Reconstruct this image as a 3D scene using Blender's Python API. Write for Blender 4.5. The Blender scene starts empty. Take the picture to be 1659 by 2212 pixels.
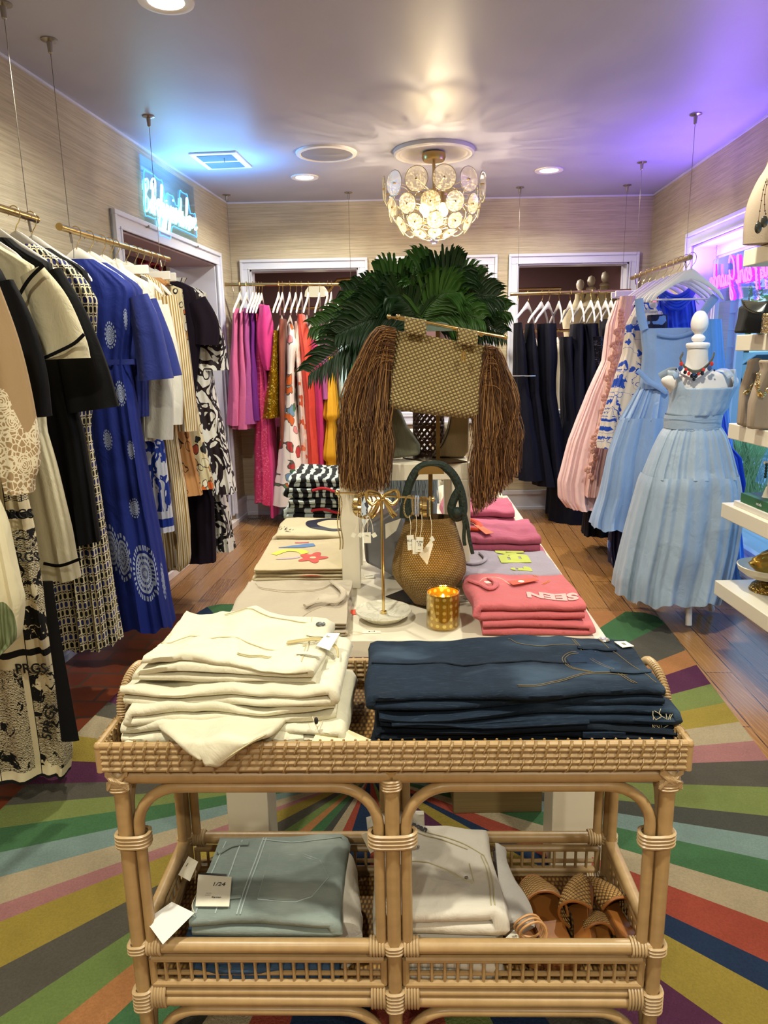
import bpy, bmesh, math, random
from mathutils import Vector, Matrix, noise
random.seed(7)
PI = math.pi
S = bpy.context.scene
COL = S.collection

# ---------------------------------------------------------------- camera
CAM_Z, FPX, PITCH, ROLL = 1.5, 1534.0, math.radians(12.7), 0.019
r0 = Vector((1, 0, 0)); u0 = Vector((0, math.sin(PITCH), math.cos(PITCH))); FW = Vector((0, math.cos(PITCH), -math.sin(PITCH)))
RT = r0*math.cos(ROLL) - u0*math.sin(ROLL)
UP = u0*math.cos(ROLL) + r0*math.sin(ROLL)
CP = Vector((0, 0, CAM_Z))
cam_d = bpy.data.cameras.new('camera'); cam = bpy.data.objects.new('camera', cam_d); COL.objects.link(cam)
cam_d.sensor_fit = 'VERTICAL'; cam_d.sensor_height = 24.0; cam_d.lens = 24.0*FPX/2212.0
cam_d.clip_start = 0.05; cam_d.clip_end = 200
cam.matrix_world = Matrix(((RT.x, UP.x, -FW.x, 0), (RT.y, UP.y, -FW.y, 0), (RT.z, UP.z, -FW.z, CAM_Z), (0, 0, 0, 1)))
S.camera = cam
S.view_settings.view_transform = 'Standard'; S.view_settings.look = 'None'
S.view_settings.exposure = 0.2; S.view_settings.gamma = 1.0
S.cycles.max_bounces = 8; S.cycles.transparent_max_bounces = 24; S.cycles.caustics_reflective = False; S.cycles.caustics_refractive = False
S.cycles.sample_clamp_indirect = 4.0

# ---------------------------------------------------------------- world + lights
W = bpy.data.worlds.new('world'); S.world = W; W.use_nodes = True
W.node_tree.nodes['Background'].inputs[0].default_value = (0.30, 0.62, 1.0, 1)
W.node_tree.nodes['Background'].inputs[1].default_value = 1.7
CEIL = 2.8
DOWNLIGHTS = [(-0.551, 5.787), (1.278, 5.716), (-0.78, 3.018), (1.15, 2.9), (-0.75, 0.75), (0.95, 0.65), (-0.75, -1.2), (0.9, -1.2)]
DL_POWER = 27.0
DL_COL = (0.98, 0.94, 0.78)
def area(name, loc, size, power, col, rot=(0, 0, 0), spread=180, shape='DISK', sy=None):
    l = bpy.data.lights.new(name, 'AREA'); l.shape = shape; l.size = size
    if sy: l.size_y = sy
    l.energy = power; l.color = col; l.spread = math.radians(spread)
    o = bpy.data.objects.new(name, l); COL.objects.link(o); o.location = loc; o.rotation_euler = rot
    return o
for x, y in DOWNLIGHTS:
    area('downlight_lamp', (x, y, CEIL-0.012), 0.11, DL_POWER, DL_COL, spread=150)

# ---------------------------------------------------------------- pixel <-> place helpers (pixels of the 1659x2212 photograph)
def _ray(px, py): return FW*FPX + RT*(px-829.5) + UP*(1106-py)
def Zp(px, py, z): d = _ray(px, py); return CP + d*((z-CAM_Z)/d.z)
def Yp(px, py, y): d = _ray(px, py); return CP + d*(y/d.y)
def Xp(px, py, x): d = _ray(px, py); return CP + d*(x/d.x)
def plane_hit(px, py, A, B):
    d = _ray(px, py); n = Vector((B[1]-A[1], -(B[0]-A[0]), 0)); A3 = Vector((A[0], A[1], 0))
    return CP + d*((A3-CP).dot(n)/d.dot(n))

# ---------------------------------------------------------------- materials
def lin(h):
    h = h.lstrip('#'); v = [int(h[i:i+2], 16)/255 for i in (0, 2, 4)]
    return tuple((c/12.92 if c <= .04045 else ((c+.055)/1.055)**2.4) for c in v) + (1.0,)
def C4(c): return lin(c) if isinstance(c, str) else (tuple(c)+(1.0,) if len(c) == 3 else tuple(c))
class SN:
    def __init__(s, name):
        s.m = bpy.data.materials.new(name); s.m.use_nodes = True
        s.t = s.m.node_tree; s.N = s.t.nodes; s.L = s.t.links
        s.b = s.N['Principled BSDF']; s._tc = None
    def tc(s, k):
        if not s._tc: s._tc = s.N.new('ShaderNodeTexCoord')
        return s._tc.outputs[k]
    def _in(s, sock, v):
        if isinstance(v, bpy.types.NodeSocket): s.L.new(v, sock)
        elif v is not None:
            if sock.type == 'RGBA': sock.default_value = C4(v)
            else: sock.default_value = v
    def map(s, v, scale=(1, 1, 1), rot=(0, 0, 0), loc=(0, 0, 0)):
        n = s.N.new('ShaderNodeMapping'); s.L.new(v, n.inputs[0]); n.inputs[1].default_value = loc; n.inputs[2].default_value = rot; n.inputs[3].default_value = scale
        return n.outputs[0]
    def sep(s, v): n = s.N.new('ShaderNodeSeparateXYZ'); s.L.new(v, n.inputs[0]); return n.outputs
    def comb(s, x, y, z=0.0):
        n = s.N.new('ShaderNodeCombineXYZ')
        for i, q in enumerate((x, y, z)): s._in(n.inputs[i], q)
        return n.outputs[0]
    def f(s, op, a, b=None, c=None):
        n = s.N.new('ShaderNodeMath'); n.operation = op; s._in(n.inputs[0], a)
        if b is not None: s._in(n.inputs[1], b)
        if c is not None: s._in(n.inputs[2], c)
        return n.outputs[0]
    def noise(s, v, scale, detail=3, rough=.5, dist=0, col=False):
        n = s.N.new('ShaderNodeTexNoise'); s.L.new(v, n.inputs['Vector']); n.inputs['Scale'].default_value = scale
        n.inputs['Detail'].default_value = detail; n.inputs['Roughness'].default_value = rough; n.inputs['Distortion'].default_value = dist
        return n.outputs[1 if col else 0]
    def vor(s, v, scale, feature='F1', out=0, rnd=1.0):
        n = s.N.new('ShaderNodeTexVoronoi'); n.feature = feature; s.L.new(v, n.inputs['Vector']); n.inputs['Scale'].default_value = scale
        n.inputs['Randomness'].default_value = rnd
        return n.outputs[out]
    def wave(s, v, scale, dist=0, dscale=1, direction='X', prof='SIN'):
        n = s.N.new('ShaderNodeTexWave'); s.L.new(v, n.inputs['Vector']); n.bands_direction = direction; n.wave_profile = prof
        n.inputs['Scale'].default_value = scale; n.inputs['Distortion'].default_value = dist; n.inputs['Detail Scale'].default_value = dscale
        return n.outputs[1]
    def brick(s, v, c1, c2, mortar, scale=1, bw=.5, rh=.25, ms=.02, off=.5):
        n = s.N.new('ShaderNodeTexBrick'); s.L.new(v, n.inputs['Vector']); n.offset = off
        s._in(n.inputs['Color1'], c1); s._in(n.inputs['Color2'], c2); s._in(n.inputs['Mortar'], mortar)
        n.inputs['Scale'].default_value = scale; n.inputs['Mortar Size'].default_value = ms
        n.inputs['Brick Width'].default_value = bw; n.inputs['Row Height'].default_value = rh
        return n.outputs
    def mix(s, fac, a, b, mode='MIX'):
        n = s.N.new('ShaderNodeMix'); n.data_type = 'RGBA'; n.blend_type = mode
        s._in(n.inputs[0], fac); s._in(n.inputs[6], a); s._in(n.inputs[7], b)
        return n.outputs[2]
    def ramp(s, fac, stops, interp='LINEAR'):
        n = s.N.new('ShaderNodeValToRGB'); s.L.new(fac, n.inputs[0]); r = n.color_ramp; r.interpolation = interp
        while len(r.elements) < len(stops): r.elements.new(0.5)
        for e, (p, c) in zip(r.elements, stops): e.position = p
        for e, (p, c) in zip(r.elements, stops): e.color = C4(c)
        return n.outputs[0]
    def step(s, v, a, b):     # smooth 0->1 between a and b
        n = s.N.new('ShaderNodeMapRange'); n.interpolation_type = 'SMOOTHSTEP'; s._in(n.inputs[0], v)
        n.inputs[1].default_value = a; n.inputs[2].default_value = b; return n.outputs[0]
    def bump(s, h, strength=.3, dist=.01):
        n = s.N.new('ShaderNodeBump'); s.L.new(h, n.inputs['Height']); n.inputs['Strength'].default_value = strength; n.inputs['Distance'].default_value = dist
        s.L.new(n.outputs[0], s.b.inputs['Normal'])
    def set(s, col=None, rough=None, metal=None, **kw):
        s._in(s.b.inputs['Base Color'], col)
        if rough is not None: s._in(s.b.inputs['Roughness'], rough)
        if metal is not None: s._in(s.b.inputs['Metallic'], metal)
        for k, v in kw.items(): s._in(s.b.inputs[k.replace('_', ' ')], v)
        return s.m
_mc = {}
def mat(name, col='#808080', rough=.6, metal=0., var=0., vs=6., bump=0., bs=80., bd=.003, **kw):
    if name in _mc: return _mc[name]
    s = SN(name); o = s.tc('Object'); c = col
    if var:
        n = s.noise(o, vs, 4); c = s.mix(n, tuple(x*(1-var) for x in C4(col)[:3]), tuple(min(1, x*(1+var)) for x in C4(col)[:3]))
    m = s.set(c, rough, metal, **kw)
    if bump: s.bump(s.noise(o, bs, 3), bump, bd)
    _mc[name] = m; return m
def cloth(name, col, rough=.85, wr=.35, sheen=.2, weave=0):
    """woven cloth: slight colour variation, soft creases"""
    if name in _mc: return _mc[name]
    s = SN(name); o = s.tc('Object')
    n = s.noise(o, 9, 5, .6)
    b = C4(col)[:3]
    c = s.mix(n, tuple(x*.88 for x in b), tuple(min(1, x*1.08) for x in b))
    h = s.noise(s.map(o, (1, 1, .6)), 14, 5, .6, .6)
    if weave:
        w = s.noise(s.map(o, (1, 1, 1)), weave, 2); h = s.f('MULTIPLY_ADD', w, .12, h)
    dark = max(b) < .08
    m = s.set(c, rough, 0., Sheen_Weight=0. if dark else sheen*.4, Sheen_Roughness=.5, Specular_IOR_Level=.18 if dark else .4)
    s.bump(h, wr, .02); _mc[name] = m; return m
def glow(name, col, strength):
    if name in _mc: return _mc[name]
    s = SN(name); m = s.set('#000000', .5, 0., Emission_Color=col, Emission_Strength=strength); _mc[name] = m; return m

# ---------------------------------------------------------------- mesh building
def chain(o):
    m = Matrix.Identity(4)
    while o is not None: m = o.matrix_basis @ m; o = o.parent
    return m
class MB:
    def __init__(s): s.v = []; s.f = []; s.mi = []; s.uv = []; s.m = 0; s.M = None
    def add(s, vs, fs, uvs=None):
        k = len(s.v)
        for i, p in enumerate(vs):
            p = Vector(p)
            s.v.append(s.M @ p if s.M is not None else p)
            s.uv.append(uvs[i] if uvs else None)
        for q in fs: s.f.append(tuple(k+j for j in q)); s.mi.append(s.m)
        return s
    def box(s, lo, hi, rz=0, piv=None):
        x0, y0, z0 = lo; x1, y1, z1 = hi
        vs = [Vector(p) for p in ((x0, y0, z0), (x1, y0, z0), (x1, y1, z0), (x0, y1, z0), (x0, y0, z1), (x1, y0, z1), (x1, y1, z1), (x0, y1, z1))]
        if rz:
            pv = Vector(piv) if piv else Vector(((x0+x1)/2, (y0+y1)/2, 0)); R = Matrix.Rotation(rz, 3, 'Z')
            vs = [R @ (p-pv) + pv for p in vs]
        return s.add(vs, [(3, 2, 1, 0), (4, 5, 6, 7), (0, 1, 5, 4), (1, 2, 6, 5), (2, 3, 7, 6), (3, 0, 4, 7)])
    def grid(s, fn, nu, nv, cu=False, cv=False, cap=False, uvf=None):
        """fn(i/nu, j/nv); cu: closed around u"""
        mu = nu if cu else nu+1; mv = nv if cv else nv+1
        vs = [fn(i/nu, j/nv) for j in range(mv) for i in range(mu)]
        uvs = [uvf(i/nu, j/nv) for j in range(mv) for i in range(mu)] if uvf else None
        fs = []
        for j in range(nv):
            j2 = (j+1) % mv
            for i in range(nu):
                i2 = (i+1) % mu
                fs.append((j*mu+i, j*mu+i2, j2*mu+i2, j2*mu+i))
        if cap:
            fs.append(tuple(range(mu))[::-1]); fs.append(tuple((mv-1)*mu+i for i in range(mu)))
        return s.add(vs, fs, uvs)
    def tube(s, pts, r, n=8, closed=False, flat=1.0, cap=True, up=None):
        pts = [Vector(p) for p in pts]; m = len(pts)
        rr = r if isinstance(r, (list, tuple)) else [r]*m
        T = []
        for i in range(m):
            a = pts[(i-1) % m] if (closed or i > 0) else pts[i]; b = pts[(i+1) % m] if (closed or i < m-1) else pts[i]
            d = (b-a); T.append(d.normalized() if d.length > 1e-9 else Vector((0, 0, 1)))
        N = Vector(up) if up else (Vector((0, 0, 1)) if abs(T[0].z) < .9 else Vector((1, 0, 0)))
        vs = []
        for i in range(m):
            N = (N - T[i]*N.dot(T[i]))
            N = N.normalized() if N.length > 1e-6 else T[i].orthogonal().normalized()
            Bn = T[i].cross(N)
            for k in range(n):
                a = 2*PI*k/n; vs.append(pts[i] + (N*math.cos(a)*flat + Bn*math.sin(a))*rr[i])
        fs = []
        for i in range(m if closed else m-1):
            i2 = (i+1) % m
            for k in range(n): fs.append((i*n+k, i*n+(k+1) % n, i2*n+(k+1) % n, i2*n+k))
        if cap and not closed: fs.append(tuple(range(n))[::-1]); fs.append(tuple((m-1)*n+k for k in range(n)))
        return s.add(vs, fs)
    def bar(s, p, q, r, n=10, r2=None): return s.tube([p, q], [r, r2 if r2 is not None else r], n)
    def lathe(s, prof, c=(0, 0, 0), n=32, sx=1, sy=1, cap=True):
        c = Vector(c); vs = []
        for r, z in prof:
            for k in range(n):
                a = 2*PI*k/n; vs.append(c + Vector((r*math.cos(a)*sx, r*math.sin(a)*sy, z)))
        fs = []
        for i in range(len(prof)-1):
            for k in range(n): fs.append((i*n+k, i*n+(k+1) % n, (i+1)*n+(k+1) % n, (i+1)*n+k))
        if cap: fs.append(tuple(range(n))[::-1]); fs.append(tuple((len(prof)-1)*n+k for k in range(n)))
        return s.add(vs, fs)
    def ball(s, c, r, n=12, sc=(1, 1, 1)):
        c = Vector(c)
        def fn(u, v):
            a = 2*PI*u; b = PI*v
            return c + Vector((math.sin(b)*math.cos(a)*r*sc[0], math.sin(b)*math.sin(a)*r*sc[1], -math.cos(b)*r*sc[2]))
        return s.grid(fn, n, max(4, n//2), cu=True)
    def slab(s, pts, th, nrm=None):
        """extrude a planar polygon by th along its normal"""
        pts = [Vector(p) for p in pts]; n = len(pts)
        if nrm is None: nrm = (pts[1]-pts[0]).cross(pts[2]-pts[1]).normalized()
        nrm = Vector(nrm)
        return s.add(pts + [p+nrm*th for p in pts], [tuple(range(n))[::-1], tuple(range(n, 2*n))] + [(i, (i+1) % n, n+(i+1) % n, n+i) for i in range(n)])
    def build(s, name, mats, parent=None, smooth=35, bevel=0, origin=None, subd=0, kind=None, solid=0):
        if not isinstance(mats, (list, tuple)): mats = [mats]
        if parent is not None:
            inv = chain(parent).inverted(); vs = [inv @ p for p in s.v]; loc = None
        else:
            if origin is None:
                xs = [p.x for p in s.v]; ys = [p.y for p in s.v]
                loc = Vector(((min(xs)+max(xs))/2, (min(ys)+max(ys))/2, min(p.z for p in s.v)))
            else: loc = Vector(origin)
            vs = [p-loc for p in s.v]
        me = bpy.data.meshes.new(name); me.from_pydata(vs, [], s.f)
        for m in mats: me.materials.append(m)
        me.polygons.foreach_set('material_index', s.mi)
        if any(u is not None for u in s.uv):
            ul = me.uv_layers.new(name='UVMap'); dat = []
            for l in me.loops: u = s.uv[l.vertex_index] or (0, 0); dat += [u[0], u[1]]
            ul.data.foreach_set('uv', dat)
        bm = bmesh.new(); bm.from_mesh(me); bmesh.ops.recalc_face_normals(bm, faces=bm.faces); bm.to_mesh(me); bm.free()
        if smooth:
            me.polygons.foreach_set('use_smooth', [True]*len(me.polygons))
            me.set_sharp_from_angle(angle=math.radians(smooth))
        me.update()
        o = bpy.data.objects.new(name, me); COL.objects.link(o)
        if parent is not None: o.parent = parent
        else: o.location = loc
        if bevel:
            md = o.modifiers.new('bevel', 'BEVEL'); md.width = bevel; md.segments = 3; md.limit_method = 'ANGLE'; md.angle_limit = math.radians(40)
        if subd:
            md = o.modifiers.new('subdivision', 'SUBSURF'); md.levels = subd; md.render_levels = subd
        if solid:
            md = o.modifiers.new('solidify', 'SOLIDIFY'); md.thickness = solid; md.offset = 0
        if kind: o['kind'] = kind
        return o
def tag(o, label, cat, group=None):
    o['label'] = label; o['category'] = cat
    if group: o['group'] = group
    return o
def thing(name, label, cat, loc=(0, 0, 0), rz=0, group=None):
    o = bpy.data.objects.new(name, None); COL.objects.link(o); o.location = loc; o.rotation_euler = (0, 0, rz)
    o.empty_display_size = .05
    bpy.context.view_layer.update() if False else None
    o.matrix_basis = Matrix.Translation(Vector(loc)) @ Matrix.Rotation(rz, 4, 'Z')
    return tag(o, label, cat, group)
def copy_tree(o, parent=None):
    c = o.copy(); COL.objects.link(c); c.parent = parent
    for ch in list(o.children): copy_tree(ch, c)
    return c
def catmull(P, n=8, closed=False):
    P = [Vector(p) for p in P]; m = len(P); out = []
    for i in range(m if closed else m-1):
        a = P[(i-1) % m] if closed or i > 0 else P[0]*2-P[1]; b = P[i]; c = P[(i+1) % m]; d = P[(i+2) % m] if closed or i < m-2 else P[-1]*2-P[-2]
        for k in range(n):
            t = k/n; out.append(.5*((2*b)+(c-a)*t+(2*a-5*b+4*c-d)*t*t+(3*b-a-3*c+d)*t**3))
    if not closed: out.append(P[-1])
    return out
def lerp(a, b, t): return a+(b-a)*t
def interp(tab, z):
    """tab rows sorted by first value ascending -> interpolated tuple (smooth)"""
    if z <= tab[0][0]: return tab[0][1:]
    for i in range(len(tab)-1):
        a, b = tab[i], tab[i+1]
        if z <= b[0]:
            t = (z-a[0])/(b[0]-a[0]) if b[0] > a[0] else 0
            return tuple(lerp(x, y, t) for x, y in zip(a[1:], b[1:]))
    return tab[-1][1:]
def nz(x, y, z=0., s=1.): return noise.noise(Vector((x*s, y*s, z*s)))
def text_mesh(txt, size, M, name, m, parent=None, depth=.0004, mirror=False, bold=0, align='CENTER'):
    cu = bpy.data.curves.new('lettering', 'FONT'); cu.body = txt; cu.size = size; cu.extrude = depth; cu.align_x = align; cu.align_y = 'CENTER'; cu.resolution_u = 3; cu.offset = bold
    t = bpy.data.objects.new('lettering', cu); COL.objects.link(t)
    dg = bpy.context.evaluated_depsgraph_get(); dg.update()
    me = bpy.data.meshes.new_from_object(t.evaluated_get(dg)); bpy.data.objects.remove(t); bpy.data.curves.remove(cu)
    if mirror: M = M @ Matrix.Diagonal((-1, 1, 1, 1))
    b = MB(); b.add([M @ v.co for v in me.vertices], [tuple(p.vertices) for p in me.polygons])
    bpy.data.meshes.remove(me)
    return b.build(name, m, parent, smooth=0)
def frame(o, x, y, z=None):
    """matrix with origin o and given x / y axes"""
    x = Vector(x).normalized(); y = Vector(y); z = x.cross(y).normalized(); y = z.cross(x)
    return Matrix(((x.x, y.x, z.x, o[0]), (x.y, y.y, z.y, o[1]), (x.z, y.z, z.z, o[2]), (0, 0, 0, 1)))
# ================================================================= THE ROOM
# left wall runs A->B, right wall runs C->D (the shop is slightly out of square)
LA, LB = (-1.634, 3.464), (-1.325, 6.669)
RA, RB = (2.27, 4.514), (2.415, 6.66)
def lwx(y): return LA[0]+(LB[0]-LA[0])*(y-LA[1])/(LB[1]-LA[1])
def rwx(y): return RA[0]+(RB[0]-RA[0])*(y-RA[1])/(RB[1]-RA[1])
BY = 6.66; FY = -2.6
def wall_mat():
    s = SN('grasscloth_wallpaper'); o = s.tc('Object')
    a = s.noise(s.map(o, (2.2, 2.2, 110)), 1, 6, .65); b = s.noise(s.map(o, (9, 9, 300)), 1, 3, .6); big = s.noise(s.map(o, (.8, .8, .5)), 1, 2)
    h = s.f('MULTIPLY_ADD', b, .5, a)
    c = s.ramp(h, [(.42, '#958a74'), (.68, '#b0a48c'), (.92, '#c8bda4')])
    c = s.mix(s.f('MULTIPLY', big, .25), c, '#a8936d')
    # seams between paper drops
    m = s.set(c, .72); s.bump(h, .35, .004); return m
M_wall = wall_mat()
def ceil_mat():
    s = SN('satin_ceiling_paint'); o = s.tc('Object'); n = s.noise(o, 3, 3); f = s.noise(o, 160, 2)
    m = s.set(s.mix(n, '#aaaab8', '#b4b4c2'), .44, 0., Specular_IOR_Level=.38); s.bump(f, .06, .002); return m
M_ceil = ceil_mat()
M_trim = mat('white_gloss_trim', '#d2d4e2', .3, var=.02)
M_mauve = mat('mauve_wall_paint', '#6e4f4c', .6, var=.06, vs=3)
M_white = mat('white_lacquer', '#dcd3bd', .32, var=.03, vs=3)
M_whitecool = mat('white_paint', '#e8e4e0', .4)
M_brass = mat('brushed_brass', '#b89c66', .28, 1.0)
M_gold = mat('polished_gold', '#d8bd80', .18, 1.0)
M_steel = mat('cable_steel', '#8b8378', .3, 1.0)
M_black = mat('black_plastic', '#141414', .5)
def wood_floor():
    s = SN('oak_floorboards'); o = s.tc('Object')
    v = s.map(o, (1, 1, 1), (0, 0, math.radians(90+4.5)))
    b = s.brick(v, '#84592f', '#a87a48', '#3a2410', 1, 1.35, .125, .003, .37)
    g = s.noise(s.map(o, (34, 2.2, 1), (0, 0, math.radians(4.5))), 1, 6, .6, 1.2)
    g2 = s.wave(s.map(o, (9, .8, 1), (0, 0, math.radians(4.5))), 2.2, 9, 1.5)
    c = s.mix(s.f('MULTIPLY', g, .55), b[0], '#5c3a1c')
    c = s.mix(s.f('MULTIPLY', s.step(g2, .55, .95), .35), c, '#b98a56')
    m = s.set(c, s.f('MULTIPLY_ADD', g, .12, .2), 0., Specular_IOR_Level=.6, Coat_Weight=.35, Coat_Roughness=.16)
    s.bump(b[1], -.25, .002); return m
def brick_floor():
    s = SN('terracotta_brick_tiles'); o = s.tc('Object'); v = s.map(o, (1, 1, 1), (0, 0, math.radians(4.5)))
    b = s.brick(v, '#5f2a19', '#7c3d22', '#4c3a30', 1, .28, .14, .008)
    n = s.noise(o, 14, 5)
    c = s.mix(s.f('MULTIPLY', n, .5), b[0], '#2a120d')
    m = s.set(c, .3, 0., Specular_IOR_Level=.6); s.bump(b[1], -.5, .004); return m
def oriented(A, B, segs, th, name, m, side=1, kind='structure', bevel=0):
    """boxes along the line A->B; segs (s0,s1,z0,z1,n0,n1): n = offset along the normal"""
    A = Vector((A[0], A[1], 0)); B = Vector((B[0], B[1], 0)); d = (B-A).normalized(); n = Vector((d.y, -d.x, 0))*side
    b = MB()
    for (s0, s1, z0, z1, n0, n1) in segs:
        q = [A+d*s0+n*n0, A+d*s1+n*n0, A+d*s1+n*n1, A+d*s0+n*n1]
        b.add([p+Vector((0, 0, z0)) for p in q]+[p+Vector((0, 0, z1)) for p in q], [(3, 2, 1, 0), (4, 5, 6, 7), (0, 1, 5, 4), (1, 2, 6, 5), (2, 3, 7, 6), (3, 0, 4, 7)])
    return b.build(name, m, None, smooth=0, origin=(0, 0, 0), kind=kind, bevel=bevel)
PL0 = (lwx(FY), FY); PL1 = (lwx(BY), BY); PR0 = (rwx(FY), FY); PR1 = (rwx(BY), BY)
LL = (Vector(PL1)-Vector(PL0)).length; RL = (Vector(PR1)-Vector(PR0)).length
def ls(y): return (y-FY)*LL/(BY-FY)
def rs(y): return (y-FY)*RL/(BY-FY)
# floor / ceiling
b = MB(); b.box((-5, FY-.3, -.1), (2.5, 12, 0)); b.build('floor', wood_floor(), origin=(0, 0, 0), smooth=0, kind='structure')
b = MB(); b.add([(lwx(1), 1, .002), (-1.0, 1, .002), (-1.0, 4.0, .002), (lwx(4.0), 4.0, .002)], [(0, 1, 2, 3)]); b.build('floor', brick_floor(), origin=(0, 0, 0), smooth=0, kind='structure')
b = MB(); b.box((-3.6, FY-.3, CEIL), (3.4, 7.1, CEIL+.1)); b.build('ceiling', M_ceil, origin=(0, 0, 0), smooth=0, kind='structure')
# left wall with wide opening into the next room (wall .38 thick)
OL0, OL1, OLZ = 4.47, 6.22, 2.235
oriented(PL0, PL1, [(0, ls(OL0), 0, CEIL, -.38, 0), (ls(OL1), LL+.4, 0, CEIL, -.38, 0), (ls(OL0), ls(OL1), OLZ, CEIL, -.38, 0)], 0, 'wall_left', M_wall)
# right wall with shop window
WR0, WR1, WZ0, WZ1 = 1.7, 5.58, .10, 2.225
oriented(PR0, PR1, [(0, rs(WR0), 0, CEIL, 0, .3), (rs(WR1), RL+.4, 0, CEIL, 0, .3), (rs(WR0), rs(WR1), WZ1, CEIL, 0, .3), (rs(WR0), rs(WR1), 0, WZ0, 0, .3)], 0, 'wall_right', M_wall)
# back wall with three openings
OPS = [(-1.155, -.19, .92, 2.235), (.055, .965, .92, 2.24), (1.235, 2.225, .92, 2.24)]
segs = [(-1.9, -1.155, 0, CEIL), (-.19, .055, 0, CEIL), (.965, 1.235, 0, CEIL), (2.225, 3.0, 0, CEIL)] + [(a, c, 0, z0) for a, c, z0, z1 in OPS] + [(a, c, z1, CEIL) for a, c, z0, z1 in OPS]
b = MB()
for x0, x1, z0, z1 in segs: b.box((x0, BY, z0), (x1, BY+.14, z1))
b.build('wall_back', M_wall, origin=(0, 0, 0), smooth=0, kind='structure')
b = MB(); b.box((-3, FY-.15, 0), (3, FY, CEIL)); b.build('wall_front', M_wall, origin=(0, 0, 0), smooth=0, kind='structure')
# moulded trims
def casing(rects, w, fn, name):
    """stepped picture-frame casing; fn(s,z,n)->point"""
    b = MB()
    (s0, s1, z0, z1, sill) = rects
    for (o0, o1, n) in ((0, w, .018), (w*.72, w, .034), (0, w*.16, .026)):
        for seg in [(s0-o1, s0-o0, z0-(o0 if sill else 0), z1+o0), (s1+o0, s1+o1, z0-(o0 if sill else 0), z1+o0), (s0-o1, s1+o1, z1+o0, z1+o1)] + ([(s0-o1, s1+o1, z0-o1, z0-o0)] if sill else []):
            a, c, p, q = seg
            vs = [fn(a, p, 0), fn(c, p, 0), fn(c, p, n), fn(a, p, n), fn(a, q, 0), fn(c, q, 0), fn(c, q, n), fn(a, q, n)]
            b.add(vs, [(3, 2, 1, 0), (4, 5, 6, 7), (0, 1, 5, 4), (1, 2, 6, 5), (2, 3, 7, 6), (3, 0, 4, 7)])
    return b.build(name, M_trim, origin=(0, 0, 0), smooth=0, kind='structure', bevel=.004)
for i, (x0, x1, z0, z1) in enumerate(OPS):
    casing((x0, x1, z0, z1, True), .085, lambda s, z, n: Vector((s, BY-n, z)), 'trim_%d' % (i+1))
    b = MB()   # jamb lining
    b.box((x0, BY, z0-.0), (x0+.012, BY+.16, z1)); b.box((x1-.012, BY, z0), (x1, BY+.16, z1)); b.box((x0, BY, z1-.012), (x1, BY+.16, z1)); b.box((x0, BY-.02, z0), (x1, BY+.16, z0+.02))
    b.build('trim_%d' % (i+4), M_trim, origin=(0, 0, 0), smooth=0, kind='structure')
_ld = (Vector((PL1[0], PL1[1], 0))-Vector((PL0[0], PL0[1], 0))).normalized(); _ln = Vector((_ld.y, -_ld.x, 0))
_rd = (Vector((PR1[0], PR1[1], 0))-Vector((PR0[0], PR0[1], 0))).normalized(); _rn = Vector((-_rd.y, _rd.x, 0))
def LWP(s, z, n): return Vector((PL0[0], PL0[1], 0))+_ld*s+_ln*n+Vector((0, 0, z))
def RWP(s, z, n): return Vector((PR0[0], PR0[1], 0))+_rd*s+_rn*n+Vector((0, 0, z))
casing((ls(OL0), ls(OL1), .09, OLZ, False), .1, LWP, 'trim_7')
casing((rs(WR0), rs(WR1), WZ0, WZ1, True), .1, RWP, 'trim_8')
def boxes_on(fn, segs, name, m, bevel=.002):
    b = MB()
    for (s0, s1, z0, z1, n0, n1) in segs:
        b.add([fn(s0, z0, n0), fn(s1, z0, n0), fn(s1, z0, n1), fn(s0, z0, n1), fn(s0, z1, n0), fn(s1, z1, n0), fn(s1, z1, n1), fn(s0, z1, n1)],
              [(3, 2, 1, 0), (4, 5, 6, 7), (0, 1, 5, 4), (1, 2, 6, 5), (2, 3, 7, 6), (3, 0, 4, 7)])
    return b.build(name, m, origin=(0, 0, 0), smooth=0, kind='structure', bevel=bevel)
# jamb lining + white marble platform of the left opening
boxes_on(LWP, [(ls(OL0), ls(OL0)+.012, .06, OLZ, -.385, .0), (ls(OL1)-.012, ls(OL1), .06, OLZ, -.385, .0)], 'trim_9', M_trim)
boxes_on(LWP, [(ls(OL0), ls(OL1), OLZ-.012, OLZ, -.385, .0)], 'trim_10', mat('mauve_soffit', '#9c8587', .5))
boxes_on(LWP, [(ls(4.0), ls(6.26), 0, .05, -.6, .05)], 'trim_11', mat('pale_marble_step', '#ded6d2', .25, var=.06, vs=5))
# tall baseboards
bbp = [(0, .17, 0, .018), (.15, .19, 0, .026), (0, .03, 0, .028)]
boxes_on(LWP, [(0, ls(4.0), z0, z1, n0, n1) for z0, z1, n0, n1 in bbp]+[(ls(6.34), LL, z0, z1, n0, n1) for z0, z1, n0, n1 in bbp], 'baseboard_left', M_trim)
boxes_on(RWP, [(0, RL, z0, z1, n0, n1) for z0, z1, n0, n1 in bbp], 'baseboard_right', M_trim)
boxes_on(lambda s, z, n: Vector((s, BY-n, z)), [(-1.33, 2.42, z0, z1, n0, n1) for z0, z1, n0, n1 in bbp], 'baseboard_back', M_trim)
# thin cove line where walls meet the ceiling
boxes_on(LWP, [(0, LL, CEIL-.012, CEIL, 0, .01)], 'trim_12', M_trim, 0)
boxes_on(RWP, [(0, RL, CEIL-.012, CEIL, 0, .01)], 'trim_13', M_trim, 0)
boxes_on(lambda s, z, n: Vector((s, BY-n, z)), [(-1.33, 2.42, CEIL-.012, CEIL, 0, .01)], 'trim_14', M_trim, 0)
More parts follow.
